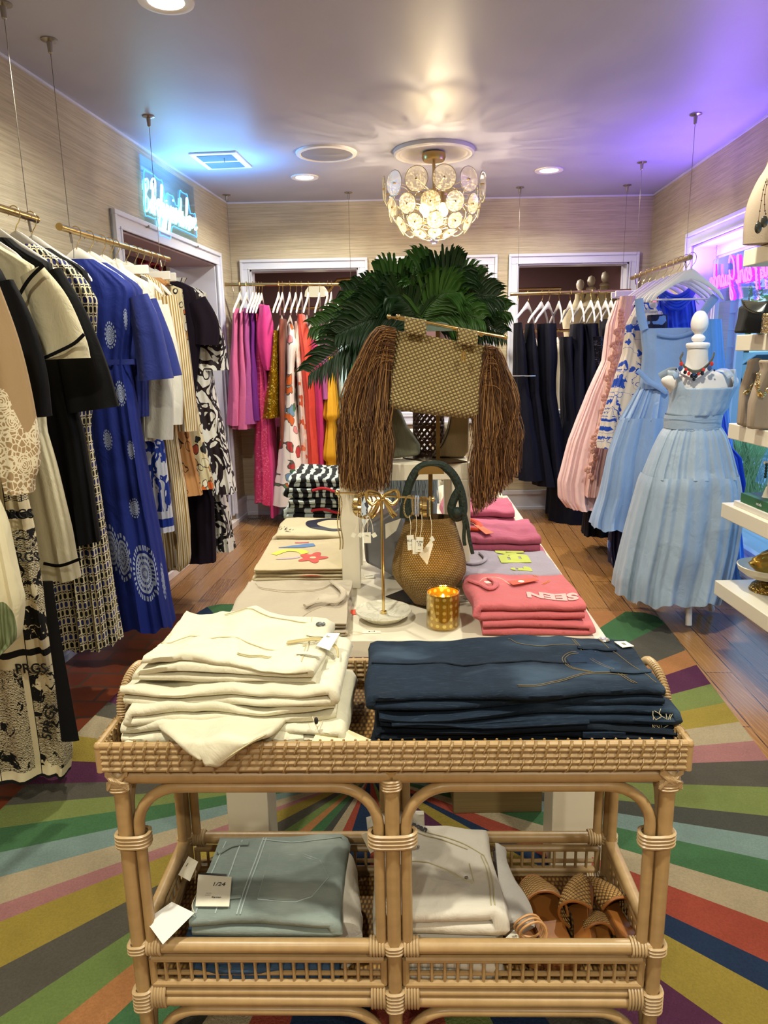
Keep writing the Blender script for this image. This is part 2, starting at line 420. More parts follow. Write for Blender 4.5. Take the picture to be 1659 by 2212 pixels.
# shop window: deep white reveal, sash and glass
def thin_glass(name, tint, gl=.12, rough=.02, tr=(.9, .97, 1)):
    if name in _mc: return _mc[name]
    s = SN(name); N = s.N; t = N.new('ShaderNodeBsdfTransparent'); t.inputs[0].default_value = tuple(tr)+(1,)
    g = N.new('ShaderNodeBsdfGlossy'); g.inputs[0].default_value = C4(tint); g.inputs['Roughness'].default_value = rough
    fr = N.new('ShaderNodeLayerWeight'); fr.inputs[0].default_value = .25
    k = s.f('MULTIPLY_ADD', fr.outputs[1], .7, gl*.5); mx = N.new('ShaderNodeMixShader'); s.L.new(k, mx.inputs[0]); s.L.new(t.outputs[0], mx.inputs[1]); s.L.new(g.outputs[0], mx.inputs[2])
    s.L.new(mx.outputs[0], N['Material Output'].inputs[0]); _mc[name] = s.m; return s.m
GL = thin_glass('shop_window_glass', '#ffffff', .1)
a0, a1 = rs(WR0), rs(WR1)
boxes_on(RWP, [(a0, a0+.015, WZ0, WZ1, -.2, 0), (a1-.015, a1, WZ0, WZ1, -.2, 0), (a0, a1, WZ1-.015, WZ1, -.2, 0), (a0, a1, WZ0, WZ0+.03, -.2, .03)], 'trim_15', M_trim)
wseg = [(a0, a0+.1, WZ0, WZ1, -.2, -.15), (a1-.05, a1, WZ0, WZ1, -.2, -.15), (a0, a1, WZ1-.08, WZ1, -.2, -.15), (a0, a1, WZ0, WZ0+.06, -.2, -.15), (a0+1.9, a0+1.96, WZ0, WZ1, -.2, -.15),
        (a1-.07, a1-.05, WZ0, WZ1-.08, -.19, -.16), (a0, a1-.05, WZ1-.1, WZ1-.08, -.19, -.16)]
win = boxes_on(RWP, wseg, 'window_1', M_trim)
b = MB(); b.add([RWP(a0, WZ0, -.176), RWP(a1, WZ0, -.176), RWP(a1, WZ1, -.176), RWP(a0, WZ1, -.176)], [(0, 1, 2, 3)]); b.build('window_pane', GL, win, smooth=0)
# floor register grille
p = Zp(548, 1121, .004)
fv = thing('floor_register', 'small metal air register in the floorboards at the back left corner', 'floor vent', (p.x, p.y, 0))
b = MB(); b.box((p.x-.07, p.y-.04, 0), (p.x+.07, p.y+.04, .006)); b.build('frame', mat('vent_metal', '#9a938c', .4, .6), fv, smooth=0)
b = MB()
for k in range(7): b.box((p.x-.055+k*.018, p.y-.03, .0062), (p.x-.047+k*.018, p.y+.03, .008))
b.build('grille', mat('vent_dark', '#3a3632', .5), fv, smooth=0)

# ---------------------------------------------------------------- sunburst rug
cx, cy = Zp(800, 1680, 0).x, Zp(800, 1680, 0).y
RUG_A = -.108     # rotation of rug
rc = Vector((.045, 2.30)); hw, hl = 1.335, 1.70
def rug_pt(u, v): c, s_ = math.cos(RUG_A), math.sin(RUG_A); return Vector((rc.x+u*c-v*s_, rc.y+u*s_+v*c))
RC = dict(green='#466b48', lgreen='#76814a', grey='#57534a', orange='#a8744a', purple='#573048', yellow='#98853e', beige='#a8997c', pink='#a0706e', dgrey='#4a4a44', blue='#768a84', red='#99493a', navy='#28364f', lime='#6c7f48')
BD = [  # (pixel on a boundary between two rays, colour of the ray on its counter-clockwise side)
 ((1346, 1329), 'orange'), ((1414, 1364), 'green'), ((1455, 1420), 'grey'), ((1477, 1451), 'orange'), ((1507, 1491), 'purple'), ((1532, 1531), 'lgreen'),
 ((1561, 1571), 'yellow'), ((1595, 1610), 'beige'), ((1624, 1651), 'pink'), ((1659, 1708), 'grey'), ((1659, 1771), 'lgreen'), ((1659, 1816), 'dgrey'),
 ((1659, 1867), 'blue'), ((1659, 1937), 'green'), ((1659, 2003), 'beige'), ((1659, 2089), 'red'), ((1659, 2151), 'navy'), ((1546, 2212), 'yellow'),
 ((1330, 2212), 'purple'), ((1180, 2212), 'grey'), ((1060, 2212), 'navy'), ((960, 2212), 'lgreen'), ((800, 2212), 'red'), ((632, 2206), 'navy'), ((546, 2206), 'red'), ((449, 2206), 'beige'), ((373, 2206), 'dgrey'),
 ((244, 2212), 'green'), ((138, 2212), 'orange'), ((0, 2209), 'lime'), ((0, 2101), 'grey'), ((0, 2001), 'yellow'), ((0, 1963), 'pink'), ((0, 1904), 'beige'), ((0, 1850), 'blue'), ((0, 1797), 'green'),
 ((0, 1749), 'lgreen'), ((47, 1702), 'grey'), ((83, 1648), 'purple'), ((180, 1598), 'yellow'), ((158, 1541), 'beige'), ((189, 1510), 'grey'), ((221, 1480), 'purple'),
 ((257, 1447), 'blue'), ((295, 1412), 'grey'), ((319, 1389), 'red'), ((380, 1341), 'orange'), ((442, 1309), 'navy'), ((560, 1309), 'green'), ((700, 1315), 'yellow'), ((860, 1318), 'pink'), ((1000, 1320), 'blue'), ((1120, 1322), 'purple'), ((1240, 1325), 'beige')]
ang = []
for (p, c1) in BD:
    q = Zp(p[0], p[1], 0); ang.append((math.atan2(q.y-cy, q.x-cx) % (2*PI), c1))
ang.sort()
names = list(RC); rb = MB(); cen = Vector((cx, cy, .014))
def edge_hit(a):
    d = Vector((math.cos(a), math.sin(a))); c, s_ = math.cos(-RUG_A), math.sin(-RUG_A)
    o = Vector((cx, cy))-rc; ol = Vector((o.x*c-o.y*s_, o.x*s_+o.y*c)); dl = Vector((d.x*c-d.y*s_, d.x*s_+d.y*c)); t = 1e9
    if dl.x: t = min(t, ((hw if dl.x > 0 else -hw)-ol.x)/dl.x)
    if dl.y: t = min(t, ((hl if dl.y > 0 else -hl)-ol.y)/dl.y)
    R = .13; u, v = ol.x+dl.x*t, ol.y+dl.y*t     # rounded corners
    ex, ey = abs(u)-(hw-R), abs(v)-(hl-R)
    if ex > 0 and ey > 0:
        ccx, ccy = math.copysign(hw-R, u), math.copysign(hl-R, v)
        ox, oy = ol.x-ccx, ol.y-ccy; B_ = ox*dl.x+oy*dl.y; Cc = ox*ox+oy*oy-R*R; D = B_*B_-Cc
        if D > 0: t = -B_+math.sqrt(D)
    return Vector((cx, cy))+d*t
n = len(ang)
for i in range(n):
    a, col = ang[i]; a2 = ang[(i+1) % n][0]; 
    if a2 <= a: a2 += 2*PI
    k = max(2, int((a2-a)/.03)); rb.m = names.index(col)
    ps = [edge_hit(lerp(a, a2, j/k)) for j in range(k+1)]
    for j in range(k):
        p, q = ps[j], ps[j+1]
        rb.add([cen, (p.x, p.y, .014), (q.x, q.y, .014)], [(0, 1, 2)])
        rb.add([(p.x, p.y, .014), (p.x, p.y, 0), (q.x, q.y, 0), (q.x, q.y, .014)], [(0, 1, 2, 3)])
def rug_mat(nm, c):
    s = SN('rug_wool_'+nm); o = s.tc('Object'); n1 = s.noise(o, 160, 3, .7); n2 = s.noise(o, 7, 4, .6)
    b_ = C4(c)[:3]; col = s.mix(n2, tuple(x*.72 for x in b_), tuple(x*1.08 for x in b_)); col = s.mix(s.f('MULTIPLY', s.step(n1, .35, .65), .35), col, tuple(x*.55 for x in b_))
    m = s.set(col, 1.0, 0., Specular_IOR_Level=.05); s.bump(s.f('ADD', n1, s.f('MULTIPLY', n2, 1.5)), .8, .008); return m
tag(rb.build('area_rug', [rug_mat(k, RC[k]) for k in names], smooth=0), 'large wool rug with multicoloured sunburst rays under the table and rattan cart', 'rug')

# ---------------------------------------------------------------- ceiling fittings
def ring_prof(b, c, prof, n=48): b.lathe(prof, c, n, cap=False)
for i, (x, y) in enumerate(DOWNLIGHTS):
    lab = ['round recessed downlight lit white between the ceiling speaker and the back wall', 'round recessed downlight lit white right of the chandelier', 'round recessed downlight at the top edge of the ceiling above the left rails'][i] if i < 3 else 'round recessed ceiling downlight behind the viewer'
    t = thing('recessed_downlight', lab, 'ceiling light', (x, y, CEIL), 0, None if i < 3 else 'recessed downlights out of view')
    b = MB(); b.lathe([(.105, CEIL-.001), (.103, CEIL-.008), (.085, CEIL-.011), (.068, CEIL-.006), (.066, CEIL-.001)], (x, y, 0), 40, cap=False); b.build('trim_ring', M_whitecool, t)
    b = MB(); b.lathe([(.066, CEIL-.004), (.03, CEIL-.0045), (.001, CEIL-.005)], (x, y, 0), 32, cap=False); b.build('lens', glow('downlight_lens', '#fff4df', 14), t)
p = Zp(705, 330, CEIL)
t = thing('ceiling_speaker', 'flat round white speaker grille on the ceiling left of the chandelier', 'speaker', (p.x, p.y, CEIL))
b = MB(); b.lathe([(.205, CEIL), (.2, CEIL-.012), (.175, CEIL-.016), (.17, CEIL-.01)], (p.x, p.y, 0), 48, cap=False); b.build('bezel', M_whitecool, t)
b = MB(); b.lathe([(.17, CEIL-.01), (.1, CEIL-.014), (.001, CEIL-.015)], (p.x, p.y, 0), 48, cap=False); b.build('grille', mat('speaker_mesh', '#8f8c92', .6, bump=.5, bs=400), t)
p = Zp(478, 345, CEIL)
t = thing('ceiling_vent', 'rectangular white air vent on the ceiling near the left wall', 'air vent', (p.x, p.y, CEIL), -.09)
R = Matrix.Translation(p) @ Matrix.Rotation(-.09, 4, 'Z')
b = MB(); b.M = R; b.box((-.16, -.2, -.012), (.16, .2, 0)); b.build('frame', M_whitecool, t, bevel=.003, smooth=0)
for y0 in (-.16, .02):
    b = MB(); b.M = R
    for k in range(12): b.box((-.12, y0+k*.012, -.0165), (.12, y0+.006+k*.012, -.012))
    b.build('louvre', mat('vent_slats', '#707a86', .5), t, smooth=0)
b = MB(); b.M = R; b.tube([(.05, -.1, -.012), (.052, -.1, -.03), (.05, -.1, -.045)], .003, 6); b.build('damper_lever', M_steel, t)
# ================================================================= PRINTED CLOTH
def uvs(s): return s.sep(s.tc('UV'))
def fabric_set(s, c, rough=.85, wr=.3, sheen=.15):
    o = s.tc('Object'); h = s.noise(s.map(o, (1, 1, .5)), 13, 5, .6, .6)
    s.set(c, rough, 0., Sheen_Weight=0., Specular_IOR_Level=.3); s.bump(h, wr, .02); return s.m
def ellring(s, u, v, cu, cv, ru, rv):
    a = s.f('DIVIDE', s.f('SUBTRACT', u, cu), ru); b = s.f('DIVIDE', s.f('SUBTRACT', v, cv), rv)
    d = s.f('SQRT', s.f('ADD', s.f('MULTIPLY', a, a), s.f('MULTIPLY', b, b)))
    th = s.f('ARCTAN2', a, b); return d, th
def band(s, v, a, b): return s.f('MULTIPLY', s.f('GREATER_THAN', v, a), s.f('LESS_THAN', v, b))
def m_stripe(nm, c1, c2, per, duty=.5, rough=.8):
    s = SN(nm); U = uvs(s); f = s.f('FRACT', s.f('DIVIDE', s.f('ADD', U[0], 10), per)); return fabric_set(s, s.mix(s.f('LESS_THAN', f, duty), c1, c2), rough)
def m_chain():
    s = SN('navy_chain_link_print'); U = uvs(s); u = s.f('DIVIDE', s.f('ADD', U[0], 10), .026); v = s.f('DIVIDE', s.f('ADD', U[1], 10), .036)
    fu = s.f('SUBTRACT', s.f('FRACT', u), .5); fv = s.f('SUBTRACT', s.f('FRACT', v), .5)
    d = s.f('POWER', s.f('ADD', s.f('POWER', s.f('ABSOLUTE', s.f('MULTIPLY', fu, 2.3)), 3), s.f('POWER', s.f('ABSOLUTE', s.f('MULTIPLY', fv, 2.3)), 3)), .333)
    ring = band(s, d, .74, 1.02); bar_ = s.f('LESS_THAN', s.f('ABSOLUTE', s.f('SUBTRACT', s.f('ABSOLUTE', fu), .44)), .05)
    k = s.f('MAXIMUM', ring, bar_); inner = s.mix(s.f('GREATER_THAN', s.f('FRACT', s.f('MULTIPLY', v, .5)), .5), '#0b0b12', '#1f2358')
    return fabric_set(s, s.mix(k, inner, '#cfc29a'))
def m_toile():
    s = SN('black_and_cream_toile_print'); U = uvs(s); c = s.comb(U[0], U[1])
    n = s.noise(c, 16, 5, .65, 1.5); w = s.wave(c, 60, 6, 2, 'Y'); big = s.noise(c, 5, 3, .5, 1)
    k = s.f('GREATER_THAN', s.f('ADD', n, s.f('MULTIPLY', big, .6)), .84)
    lines = s.f('MULTIPLY', s.f('GREATER_THAN', w, .62), s.f('LESS_THAN', big, .56))
    k = s.f('MAXIMUM', k, lines)
    fv = s.f('FRACT', s.f('DIVIDE', s.f('ADD', U[1], 10.07), .46)); fu = s.f('FRACT', s.f('DIVIDE', s.f('ADD', U[0], 10), .17))
    white = s.f('MAXIMUM', band(s, fv, .0, .20), s.f('LESS_THAN', fu, .16)); k = s.f('MULTIPLY', k, s.f('SUBTRACT', 1, white))
    k = s.f('MAXIMUM', k, s.f('MAXIMUM', band(s, fv, .08, .13), band(s, fu, .16, .18)))
    return fabric_set(s, s.mix(k, '#d8cba8', '#0c0b0c'))
def m_brush(nm, ink, bg, scale=7, thr=.52, bands=(), bandcol=None, dist=2.5):
    s = SN(nm); U = uvs(s); c = s.comb(U[0], s.f('MULTIPLY', U[1], .7)); n = s.noise(c, scale, 2, .4, dist)
    k = s.f('MULTIPLY', s.f('GREATER_THAN', n, thr), s.f('LESS_THAN', n, thr+.13))
    for a, b_ in bands:
        k = s.f('MULTIPLY', k, s.f('SUBTRACT', 1, band(s, U[1], a-.09, b_+.04)))
    for a, b_ in bands: k = s.f('MAXIMUM', k, band(s, U[1], a, b_))
    return fabric_set(s, s.mix(k, bg, ink), .6)
def m_lace():
    s = SN('beige_cotton_with_cream_lace'); U = uvs(s); c = s.comb(U[0], U[1])
    d = s.vor(c, 17, 'F1'); e = s.vor(c, 60, 'DISTANCE_TO_EDGE'); n = s.noise(c, 3.2, 2, .4, 1.0)
    rings = s.f('GREATER_THAN', s.f('SINE', s.f('MULTIPLY', d, 55)), .1); net = s.f('LESS_THAN', e, .09)
    k = s.f('MAXIMUM', s.f('MULTIPLY', rings, s.f('LESS_THAN', d, .55)), net)
    area_ = s.f('MULTIPLY', s.f('LESS_THAN', U[1], 1.42), s.f('GREATER_THAN', s.f('ADD', n, s.f('MULTIPLY', s.f('SUBTRACT', 1.42, U[1]), .9)), .48))
    area_ = s.f('MULTIPLY', area_, s.f('GREATER_THAN', U[1], 1.12))
    col = s.mix(s.f('MULTIPLY', k, area_), '#a58a66', '#e6dabd'); m = fabric_set(s, col); return m
def m_cells(nm, cols, scale=12, bg='#e9dfd0', cover=.62, dist=.6, rough=.7, line=None, metal=0.):
    """loose painted blossoms: voronoi cells with distorted outlines"""
    s = SN(nm); U = uvs(s); c = s.comb(U[0], U[1]); n = s.noise(c, scale*.6, 3, .5, 0, col=True)
    vv = s.N.new('ShaderNodeVectorMath'); vv.operation = 'SCALE'; s.L.new(n, vv.inputs[0]); vv.inputs['Scale'].default_value = dist/scale*2.2
    va = s.N.new('ShaderNodeVectorMath'); va.operation = 'ADD'; s.L.new(c, va.inputs[0]); s.L.new(vv.outputs[0], va.inputs[1]); w = va.outputs[0]
    d = s.vor(w, scale); cc = s.vor(w, scale, 'F1', 1); r = s.sep(cc)[0]
    st = [(i/len(cols), x) for i, x in enumerate(cols)]
    pal = s.ramp(r, st, 'CONSTANT'); g = s.sep(cc)[1]
    k = s.f('MULTIPLY', s.f('LESS_THAN', d, .44), s.f('LESS_THAN', g, cover))
    col = s.mix(k, bg, pal)
    if line: col = s.mix(s.f('MULTIPLY', band(s, d, .38, .44), s.f('LESS_THAN', g, cover+.15)), col, line)
    m = fabric_set(s, col, rough)
    if metal: s._in(s.b.inputs['Metallic'], metal)
    return m
def m_medallion(nm, base, ink, meds, rough=.7):
    """cobalt cloth with embroidered oval medallions; meds = (u,v,ru,rv)"""
    s = SN(nm); U = uvs(s); k = None; u, v = U[0], U[1]
    for (a, b_, ru, rv) in meds:
        d, th = ellring(s, u, v, a, b_, ru, rv)
        petals = s.f('MULTIPLY', band(s, d, .84, 1.02), s.f('GREATER_THAN', s.f('SINE', s.f('MULTIPLY', th, max(16, int(ru*420)))), -.1))
        rings = s.f('MULTIPLY', s.f('LESS_THAN', d, .78), s.f('GREATER_THAN', s.f('SINE', s.f('MULTIPLY', d, 30)), .0))
        spokes = s.f('MULTIPLY', s.f('LESS_THAN', d, .70), s.f('GREATER_THAN', s.f('SINE', s.f('MULTIPLY', th, 24)), .35))
        q = s.f('MAXIMUM', petals, s.f('MAXIMUM', rings, spokes)); k = q if k is None else s.f('MAXIMUM', k, q)
    n = s.noise(s.tc('Object'), 5, 3); c = s.mix(n, tuple(x*.8 for x in C4(base)[:3]), base)
    return fabric_set(s, s.mix(s.f('MULTIPLY', k, .75), c, ink), rough)
def m_leaf():
    s = SN('cream_cotton_with_green_leaf_print'); U = uvs(s); c = s.comb(U[0], s.f('MULTIPLY', U[1], .55)); d = s.vor(c, 8); cc = s.vor(c, 8, 'F1', 1); g = s.sep(cc)
    k = s.f('MULTIPLY', s.f('LESS_THAN', d, .42), s.f('LESS_THAN', g[1], .45)); vein = s.wave(c, 22, 5, 1)
    leaf = s.mix(s.f('MULTIPLY', vein, .6), '#5f6b45', '#98a27c'); leaf = s.mix(s.f('GREATER_THAN', g[0], .6), leaf, '#d8c98a')
    return fabric_set(s, s.mix(k, '#d9d0ae', leaf))
def m_iris():
    s = SN('white_satin_with_blue_flower_print'); U = uvs(s); c = s.comb(U[0], U[1]); n = s.noise(c, 9, 3, .5, 0, col=True)
    vv = s.N.new('ShaderNodeVectorMath'); vv.operation = 'SCALE'; s.L.new(n, vv.inputs[0]); vv.inputs['Scale'].default_value = .16
    va = s.N.new('ShaderNodeVectorMath'); va.operation = 'ADD'; s.L.new(c, va.inputs[0]); s.L.new(vv.outputs[0], va.inputs[1]); w = va.outputs[0]
    d = s.vor(w, 15); cc = s.sep(s.vor(w, 15, 'F1', 1)); bl = s.f('MULTIPLY', s.f('LESS_THAN', d, .42), s.f('LESS_THAN', cc[1], .72))
    e = s.noise(w, 7, 1, .3, 1.2); stem = s.f('LESS_THAN', s.f('ABSOLUTE', s.f('SUBTRACT', e, .5)), .012); n2 = s.noise(c, 15, 2, .45, 1.0); bl = s.f('MULTIPLY', s.f('GREATER_THAN', n2, .545), s.f('GREATER_THAN', s.noise(c, 7, 1), .44)); k = s.f('MAXIMUM', bl, stem)
    col = s.mix(k, '#ddd2c6', s.mix(s.noise(c, 40, 2), '#10308f', '#2a5bd0')); return fabric_set(s, col, .5, .2)
Mc = dict(
 ivory=cloth('ivory_linen', '#cfc5a2', .85, .45), black=cloth('black_crepe', '#0b0a0b', .8, .2, .1), white=cloth('white_cotton', '#ddd8c8', .8, .4),
 navy=cloth('navy_crepe', '#070919', .7, .25, .3), cobalt=cloth('cobalt_cotton', '#0a1f6e', .7, .3, .3), powder=cloth('powder_blue_faille', '#8aa6cc', .38, .35, .3), royal=cloth('royal_blue_satin', '#0d3fc4', .35, .3, .3),
 pink=cloth('rose_pink_satin', '#c9648f', .42, .3), orchid=cloth('orchid_satin', '#a8508f', .42, .3), purple=cloth('deep_purple_satin', '#6c1f7c', .4, .3), fuchsia=cloth('fuchsia_taffeta', '#d0387f', .35, .25),
 aub=cloth('aubergine_jersey', '#150a18', .8, .2, .1), blush=cloth('blush_taffeta', '#e6c3c4', .5, .5), yellow=cloth('marigold_pleats', '#d99f10', .5, .3), coral=cloth('coral_red_chiffon', '#d0402c', .6, .4), magenta=cloth('raspberry_silk', '#c02a68', .4, .3),
 green=cloth('emerald_silk', '#1c8a5c', .45, .3), mint=cloth('mint_green_silk', '#9fd29b', .5, .3), brown=cloth('copper_mesh', '#8a4a34', .6, .3))

# ================================================================= HANGERS
M_hang = mat('hanger_white_enamel', '#e4e0d8', .35)
def make_hanger(nm='coat_hanger', bar=False):
    t = thing(nm, 'white wooden hanger', 'hanger')
    b = MB()
    hk = [(.0, 0, -.085), (0, 0, -.065), (.006, 0, -.05), (.019, 0, -.032), (.025, 0, -.01), (.02, 0, .012), (.004, 0, .023), (-.012, 0, .019), (-.021, 0, .004), (-.022, 0, -.012)]
    b.tube(catmull(hk, 4), .0021, 6); b.build('hook', M_gold, t)
    b = MB(); N = 28
    def fn(u, v):
        x = (v*2-1)*.215; a = abs(v*2-1); z = -.082-.135*a**1.2-(.012*max(0, a-.85)/.15)
        hh = .018 - .004*a + .012*math.exp(-(a/.25)**2); hh *= min(1, (1-a)/.04+.45) ; y = .004+.024*a*a
        ang = 2*PI*u; cx_, sx_ = math.cos(ang), math.sin(ang)
        return Vector((x, y+.0065*math.copysign(abs(cx_)**.6, cx_), z - .012 + hh*math.copysign(abs(sx_)**.7, sx_)))
    b.grid(fn, 10, N, cu=True, cap=True); b.build('shoulder_bar', M_hang, t)
    if bar:
        b = MB(); b.bar((-.195, .02, -.232), (.195, .02, -.232), .0055, 8); b.build('trouser_bar', M_hang, t)
    return t
def make_clip_hanger():
    t = thing('clip_hanger', 'white wooden clip hanger', 'hanger')
    b = MB(); hk = [(.0, 0, -.118), (0, 0, -.07), (.006, 0, -.05), (.019, 0, -.03), (.025, 0, -.01), (.02, 0, .012), (.004, 0, .023), (-.012, 0, .019), (-.021, 0, .004), (-.022, 0, -.012)]
    b.tube(catmull(hk, 4), .0021, 6); b.build('hook', M_gold, t)
    b = MB(); b.box((-.19, -.008, -.155), (.19, .008, -.11)); b.build('wooden_bar', M_hang, t, bevel=.005, smooth=0)
    for x in (-.13, .13):
        b = MB(); b.box((x-.014, -.012, -.21), (x+.014, -.007, -.16)); b.box((x-.014, .007, -.21), (x+.014, .012, -.16)); b.bar((x-.012, 0, -.155), (x+.012, 0, -.155), .009, 8); b.build('clip', M_gold, t, bevel=.001, smooth=0)
    return t
HP = dict(plain=make_hanger(), bar=make_hanger(bar=True), clip=make_clip_hanger()); _hu = set()
def hang(kind, loc, rz, label, group=None, cat='hanger'):
    t = HP[kind] if kind not in _hu else copy_tree(HP[kind])
    _hu.add(kind)
    t.location = loc; t.rotation_euler = (0, 0, rz)
    tag(t, label, cat)
    if group: t['group'] = group
    return t

# ================================================================= GARMENTS
def body_mesh(b, rows, nf=9, ph=0., nu=96, dz=.03, fp=1.0, hem=.0, cx=0., cy=0.):
    """rows (z, half width, half depth, fold amplitude[, x offset]) from top to hem; local frame"""
    R = sorted([tuple(r)+((0.,) if len(r) == 4 else ()) for r in rows], key=lambda r: r[0]); z0, z1 = R[0][0], R[-1][0]
    n = max(6, int((z1-z0)/dz))
    def fn(u, v):
        z = lerp(z1, z0, v); w, d, a, xo = interp(R, z); th = 2*PI*u
        c, s_ = math.cos(th), math.sin(th)
        f = (math.sin(nf*th+ph+.7*math.sin(2.1*z+ph))*.6+.4*math.sin(2.37*nf*th+ph*1.7+z)+.35*math.sin(.55*nf*th+ph*.6))*a
        x = xo + math.copysign(abs(c)**.8, c)*w + f*.3*c; y = math.copysign(abs(s_)**.75, s_)*d + f*(1 if s_ > 0 else -1)*min(1, abs(s_)*3)
        zz = z + (hem*math.sin(nf*th+ph)*v**3) + .004*nz(x*9, y*9, z*7)
        return Vector((cx+x, cy+y+.010*nz(x*6, z*5, ph), zz))
    uvf = lambda u, v: ((lambda p: (p.x-cx+1.1*(p.y-cy), p.z))(fn(u, v)))
    b.grid(fn, nu, n, cu=True, uvf=uvf)
def sleeve_mesh(b, path, dep=.03, nf=5, amp=.006, ph=0., y0=0.):
    """path: (x, z, half width)"""
    P = catmull([(p[0], y0, p[1]) for p in path], 6); Wd = catmull([(p[2], 0, 0) for p in path], 6); m = len(P)-1
    def fn(u, v):
        i = min(m, round(v*m)); p = P[i]; w = Wd[i].x
        T = (P[min(m, i+1)]-P[max(0, i-1)]).normalized(); Nn = Vector((-T.z, 0, T.x)); th = 2*PI*u; c, s_ = math.cos(th), math.sin(th)
        f = math.sin(nf*th+ph)*amp*(.3+v)
        return p + Nn*c*(w) + Vector((0, 1, 0))*(s_*dep*(.6+.6*v)+f*(1 if s_ > 0 else -1))
    b.grid(fn, 32, m, cu=True, uvf=lambda u, v: (lambda p: (p.x+1.1*p.y, p.z))(fn(u, v)))
def cxl(y): return lwx(y)+.285
RAILZ = 2.05
def edge(y, cx, pts):
    out = []
    for px, py in pts: q = Yp(px, py, y); out.append((q.z, q.x-cx))
    return out
def lg(name, label, cat, short, y, mt, edge_px, top=1.93, neck=.075, d=(.035, .07), amp=(.003, .02), nf=9, hangk='plain', sleeves=(), smat=None, hem=0., bodyname='bodice', dz=.03, ph=None, bottom=None):
    """garment on the left rails; edge_px = outline of its right side in the photograph"""
    cx = cxl(y); rz = -.096; ph = y*7 if ph is None else ph
    E = edge(y, cx, edge_px); E.sort(reverse=True)
    zt = top; rows = [(zt, neck, d[0]*.8, 0)]
    zb = E[-1][0]
    for z, w in E:
        t = max(0, min(1, (zt-z)/(zt-zb))); wl = min(w, .245-.02*t); rows.append((z, (w+wl)/2, lerp(d[0], d[1], t), lerp(amp[0], amp[1], t), (w-wl)/2))
    g = thing(name, label, cat, (cx, y, 0), rz)
    b = MB(); b.M = Matrix.Translation((cx, y, 0)) @ Matrix.Rotation(rz, 4, 'Z')
    body_mesh(b, rows, nf, ph, dz=dz, hem=hem); b.build(bodyname, mt, g, smooth=60)
    for sl in sleeves:
        pth = []
        for px, py, hwp in sl: q = Yp(px, py, y-.03); pth.append((q.x-cx, q.z, hwp*y/FPX))
        for sgn in (1, -1):
            b = MB(); b.M = Matrix.Translation((cx, y, 0)) @ Matrix.Rotation(rz, 4, 'Z')
            sleeve_mesh(b, [(sgn*p[0], p[1], p[2]) for p in pth] if sgn > 0 else [(max(-p[0]*.8, -.235), p[1], p[2]*.6) for p in pth], dep=.038, ph=ph, y0=-.012)
            b.build('sleeve', smat or mt, g, smooth=60)
    if hangk: hang(hangk, (cx, y, RAILZ), rz, 'white wooden hanger carrying the '+short)
    return g
# ---- left rail, near section
toile = m_toile()
g = lg('leaf_print_shirt', 'cream shirt with green leaf print, nearest garment at the left edge', 'shirt', 'leaf print shirt', 1.95, m_leaf(), [(-110, 640), (0, 1060), (28, 1120), (50, 1215), (64, 1290), (52, 1375), (30, 1392)], top=1.9, hem=.01)
g = lg('lace_blouse', 'beige blouse with cream crochet lace on its full gathered sleeves', 'blouse', 'beige lace blouse', 2.10, m_lace(), [(-90, 560), (-30, 640), (-20, 800), (-10, 1050)], amp=(.003, .012),
       sleeves=[[(-40, 590, 35), (10, 740, 42), (32, 870, 52), (48, 980, 50), (52, 1030, 34), (55, 1060, 26)]])
g = lg('toile_maxi_dress', 'long black and cream toile print dress lettered 5PRGS reaching nearly to the rug', 'dress', 'toile maxi dress', 2.26, toile, [(-60, 590), (5, 640), (22, 760), (40, 900), (70, 1050), (88, 1150), (100, 1250), (132, 1420), (166, 1600), (160, 1650)], d=(.04, .1), amp=(.003, .03), nf=7)
cxg = cxl(2.26)
def cloth_text(g, txt, px, py, y, size, rot=0, m=None, depth=.002):
    q = Yp(px, py, y); M = Matrix.Translation(q) @ Matrix.Rotation(-.096, 4, 'Z') @ Matrix.Rotation(PI/2, 4, 'X') @ Matrix.Rotation(rot, 4, 'Z')
    return text_mesh(txt, size, M, 'lettering', m or mat('black_print_ink', '#0c0b0c', .8), g, depth=depth, bold=0)
for (tx, px, py, sz, ro) in (('5PRGS', 44, 1112, .055, .05), ('5PRGS', 58, 1205, .055, .05), ('5PRGS', 72, 1445, .06, .05), ('5PRGS', 30, 1500, .05, PI/2), ('5PRGS', 38, 1600, .05, PI/2), ('5PRGS', 118, 1560, .06, PI/2-.25)):
    cloth_text(g, tx, px-12, py, 2.16, sz*.8, ro)
b = MB()   # brushed black border down the right front edge
cpt = [Yp(px, py, 2.13) for px, py in ((103, 1255), (112, 1330), (122, 1400), (133, 1470), (143, 1540), (152, 1600))]
b.tube(cpt, [.016, .018, .02, .022, .026, .03], 8, flat=.25, up=(0, 1, 0)); b.build('painted_border', Mc['black'], g)
g = lg('black_jacket', 'black jacket with wide sleeve hanging between the lace blouse and the ivory dress', 'jacket', 'black jacket', 2.42, Mc['black'], [(-10, 560), (20, 600), (25, 760), (40, 930)],
       sleeves=[[(10, 610, 22), (40, 700, 36), (62, 800, 42), (78, 900, 36)]])
g = lg('ivory_linen_dress', 'ivory linen shirt dress with black piping on shoulder, sleeve and hem', 'dress', 'ivory piped dress', 2.58, Mc['ivory'], [(25, 545), (80, 570), (95, 760), (105, 930), (140, 1060), (160, 1150), (177, 1243)], amp=(.003, .014),
       sleeves=[[(70, 590, 30), (110, 660, 44), (140, 740, 50), (146, 775, 52)]])
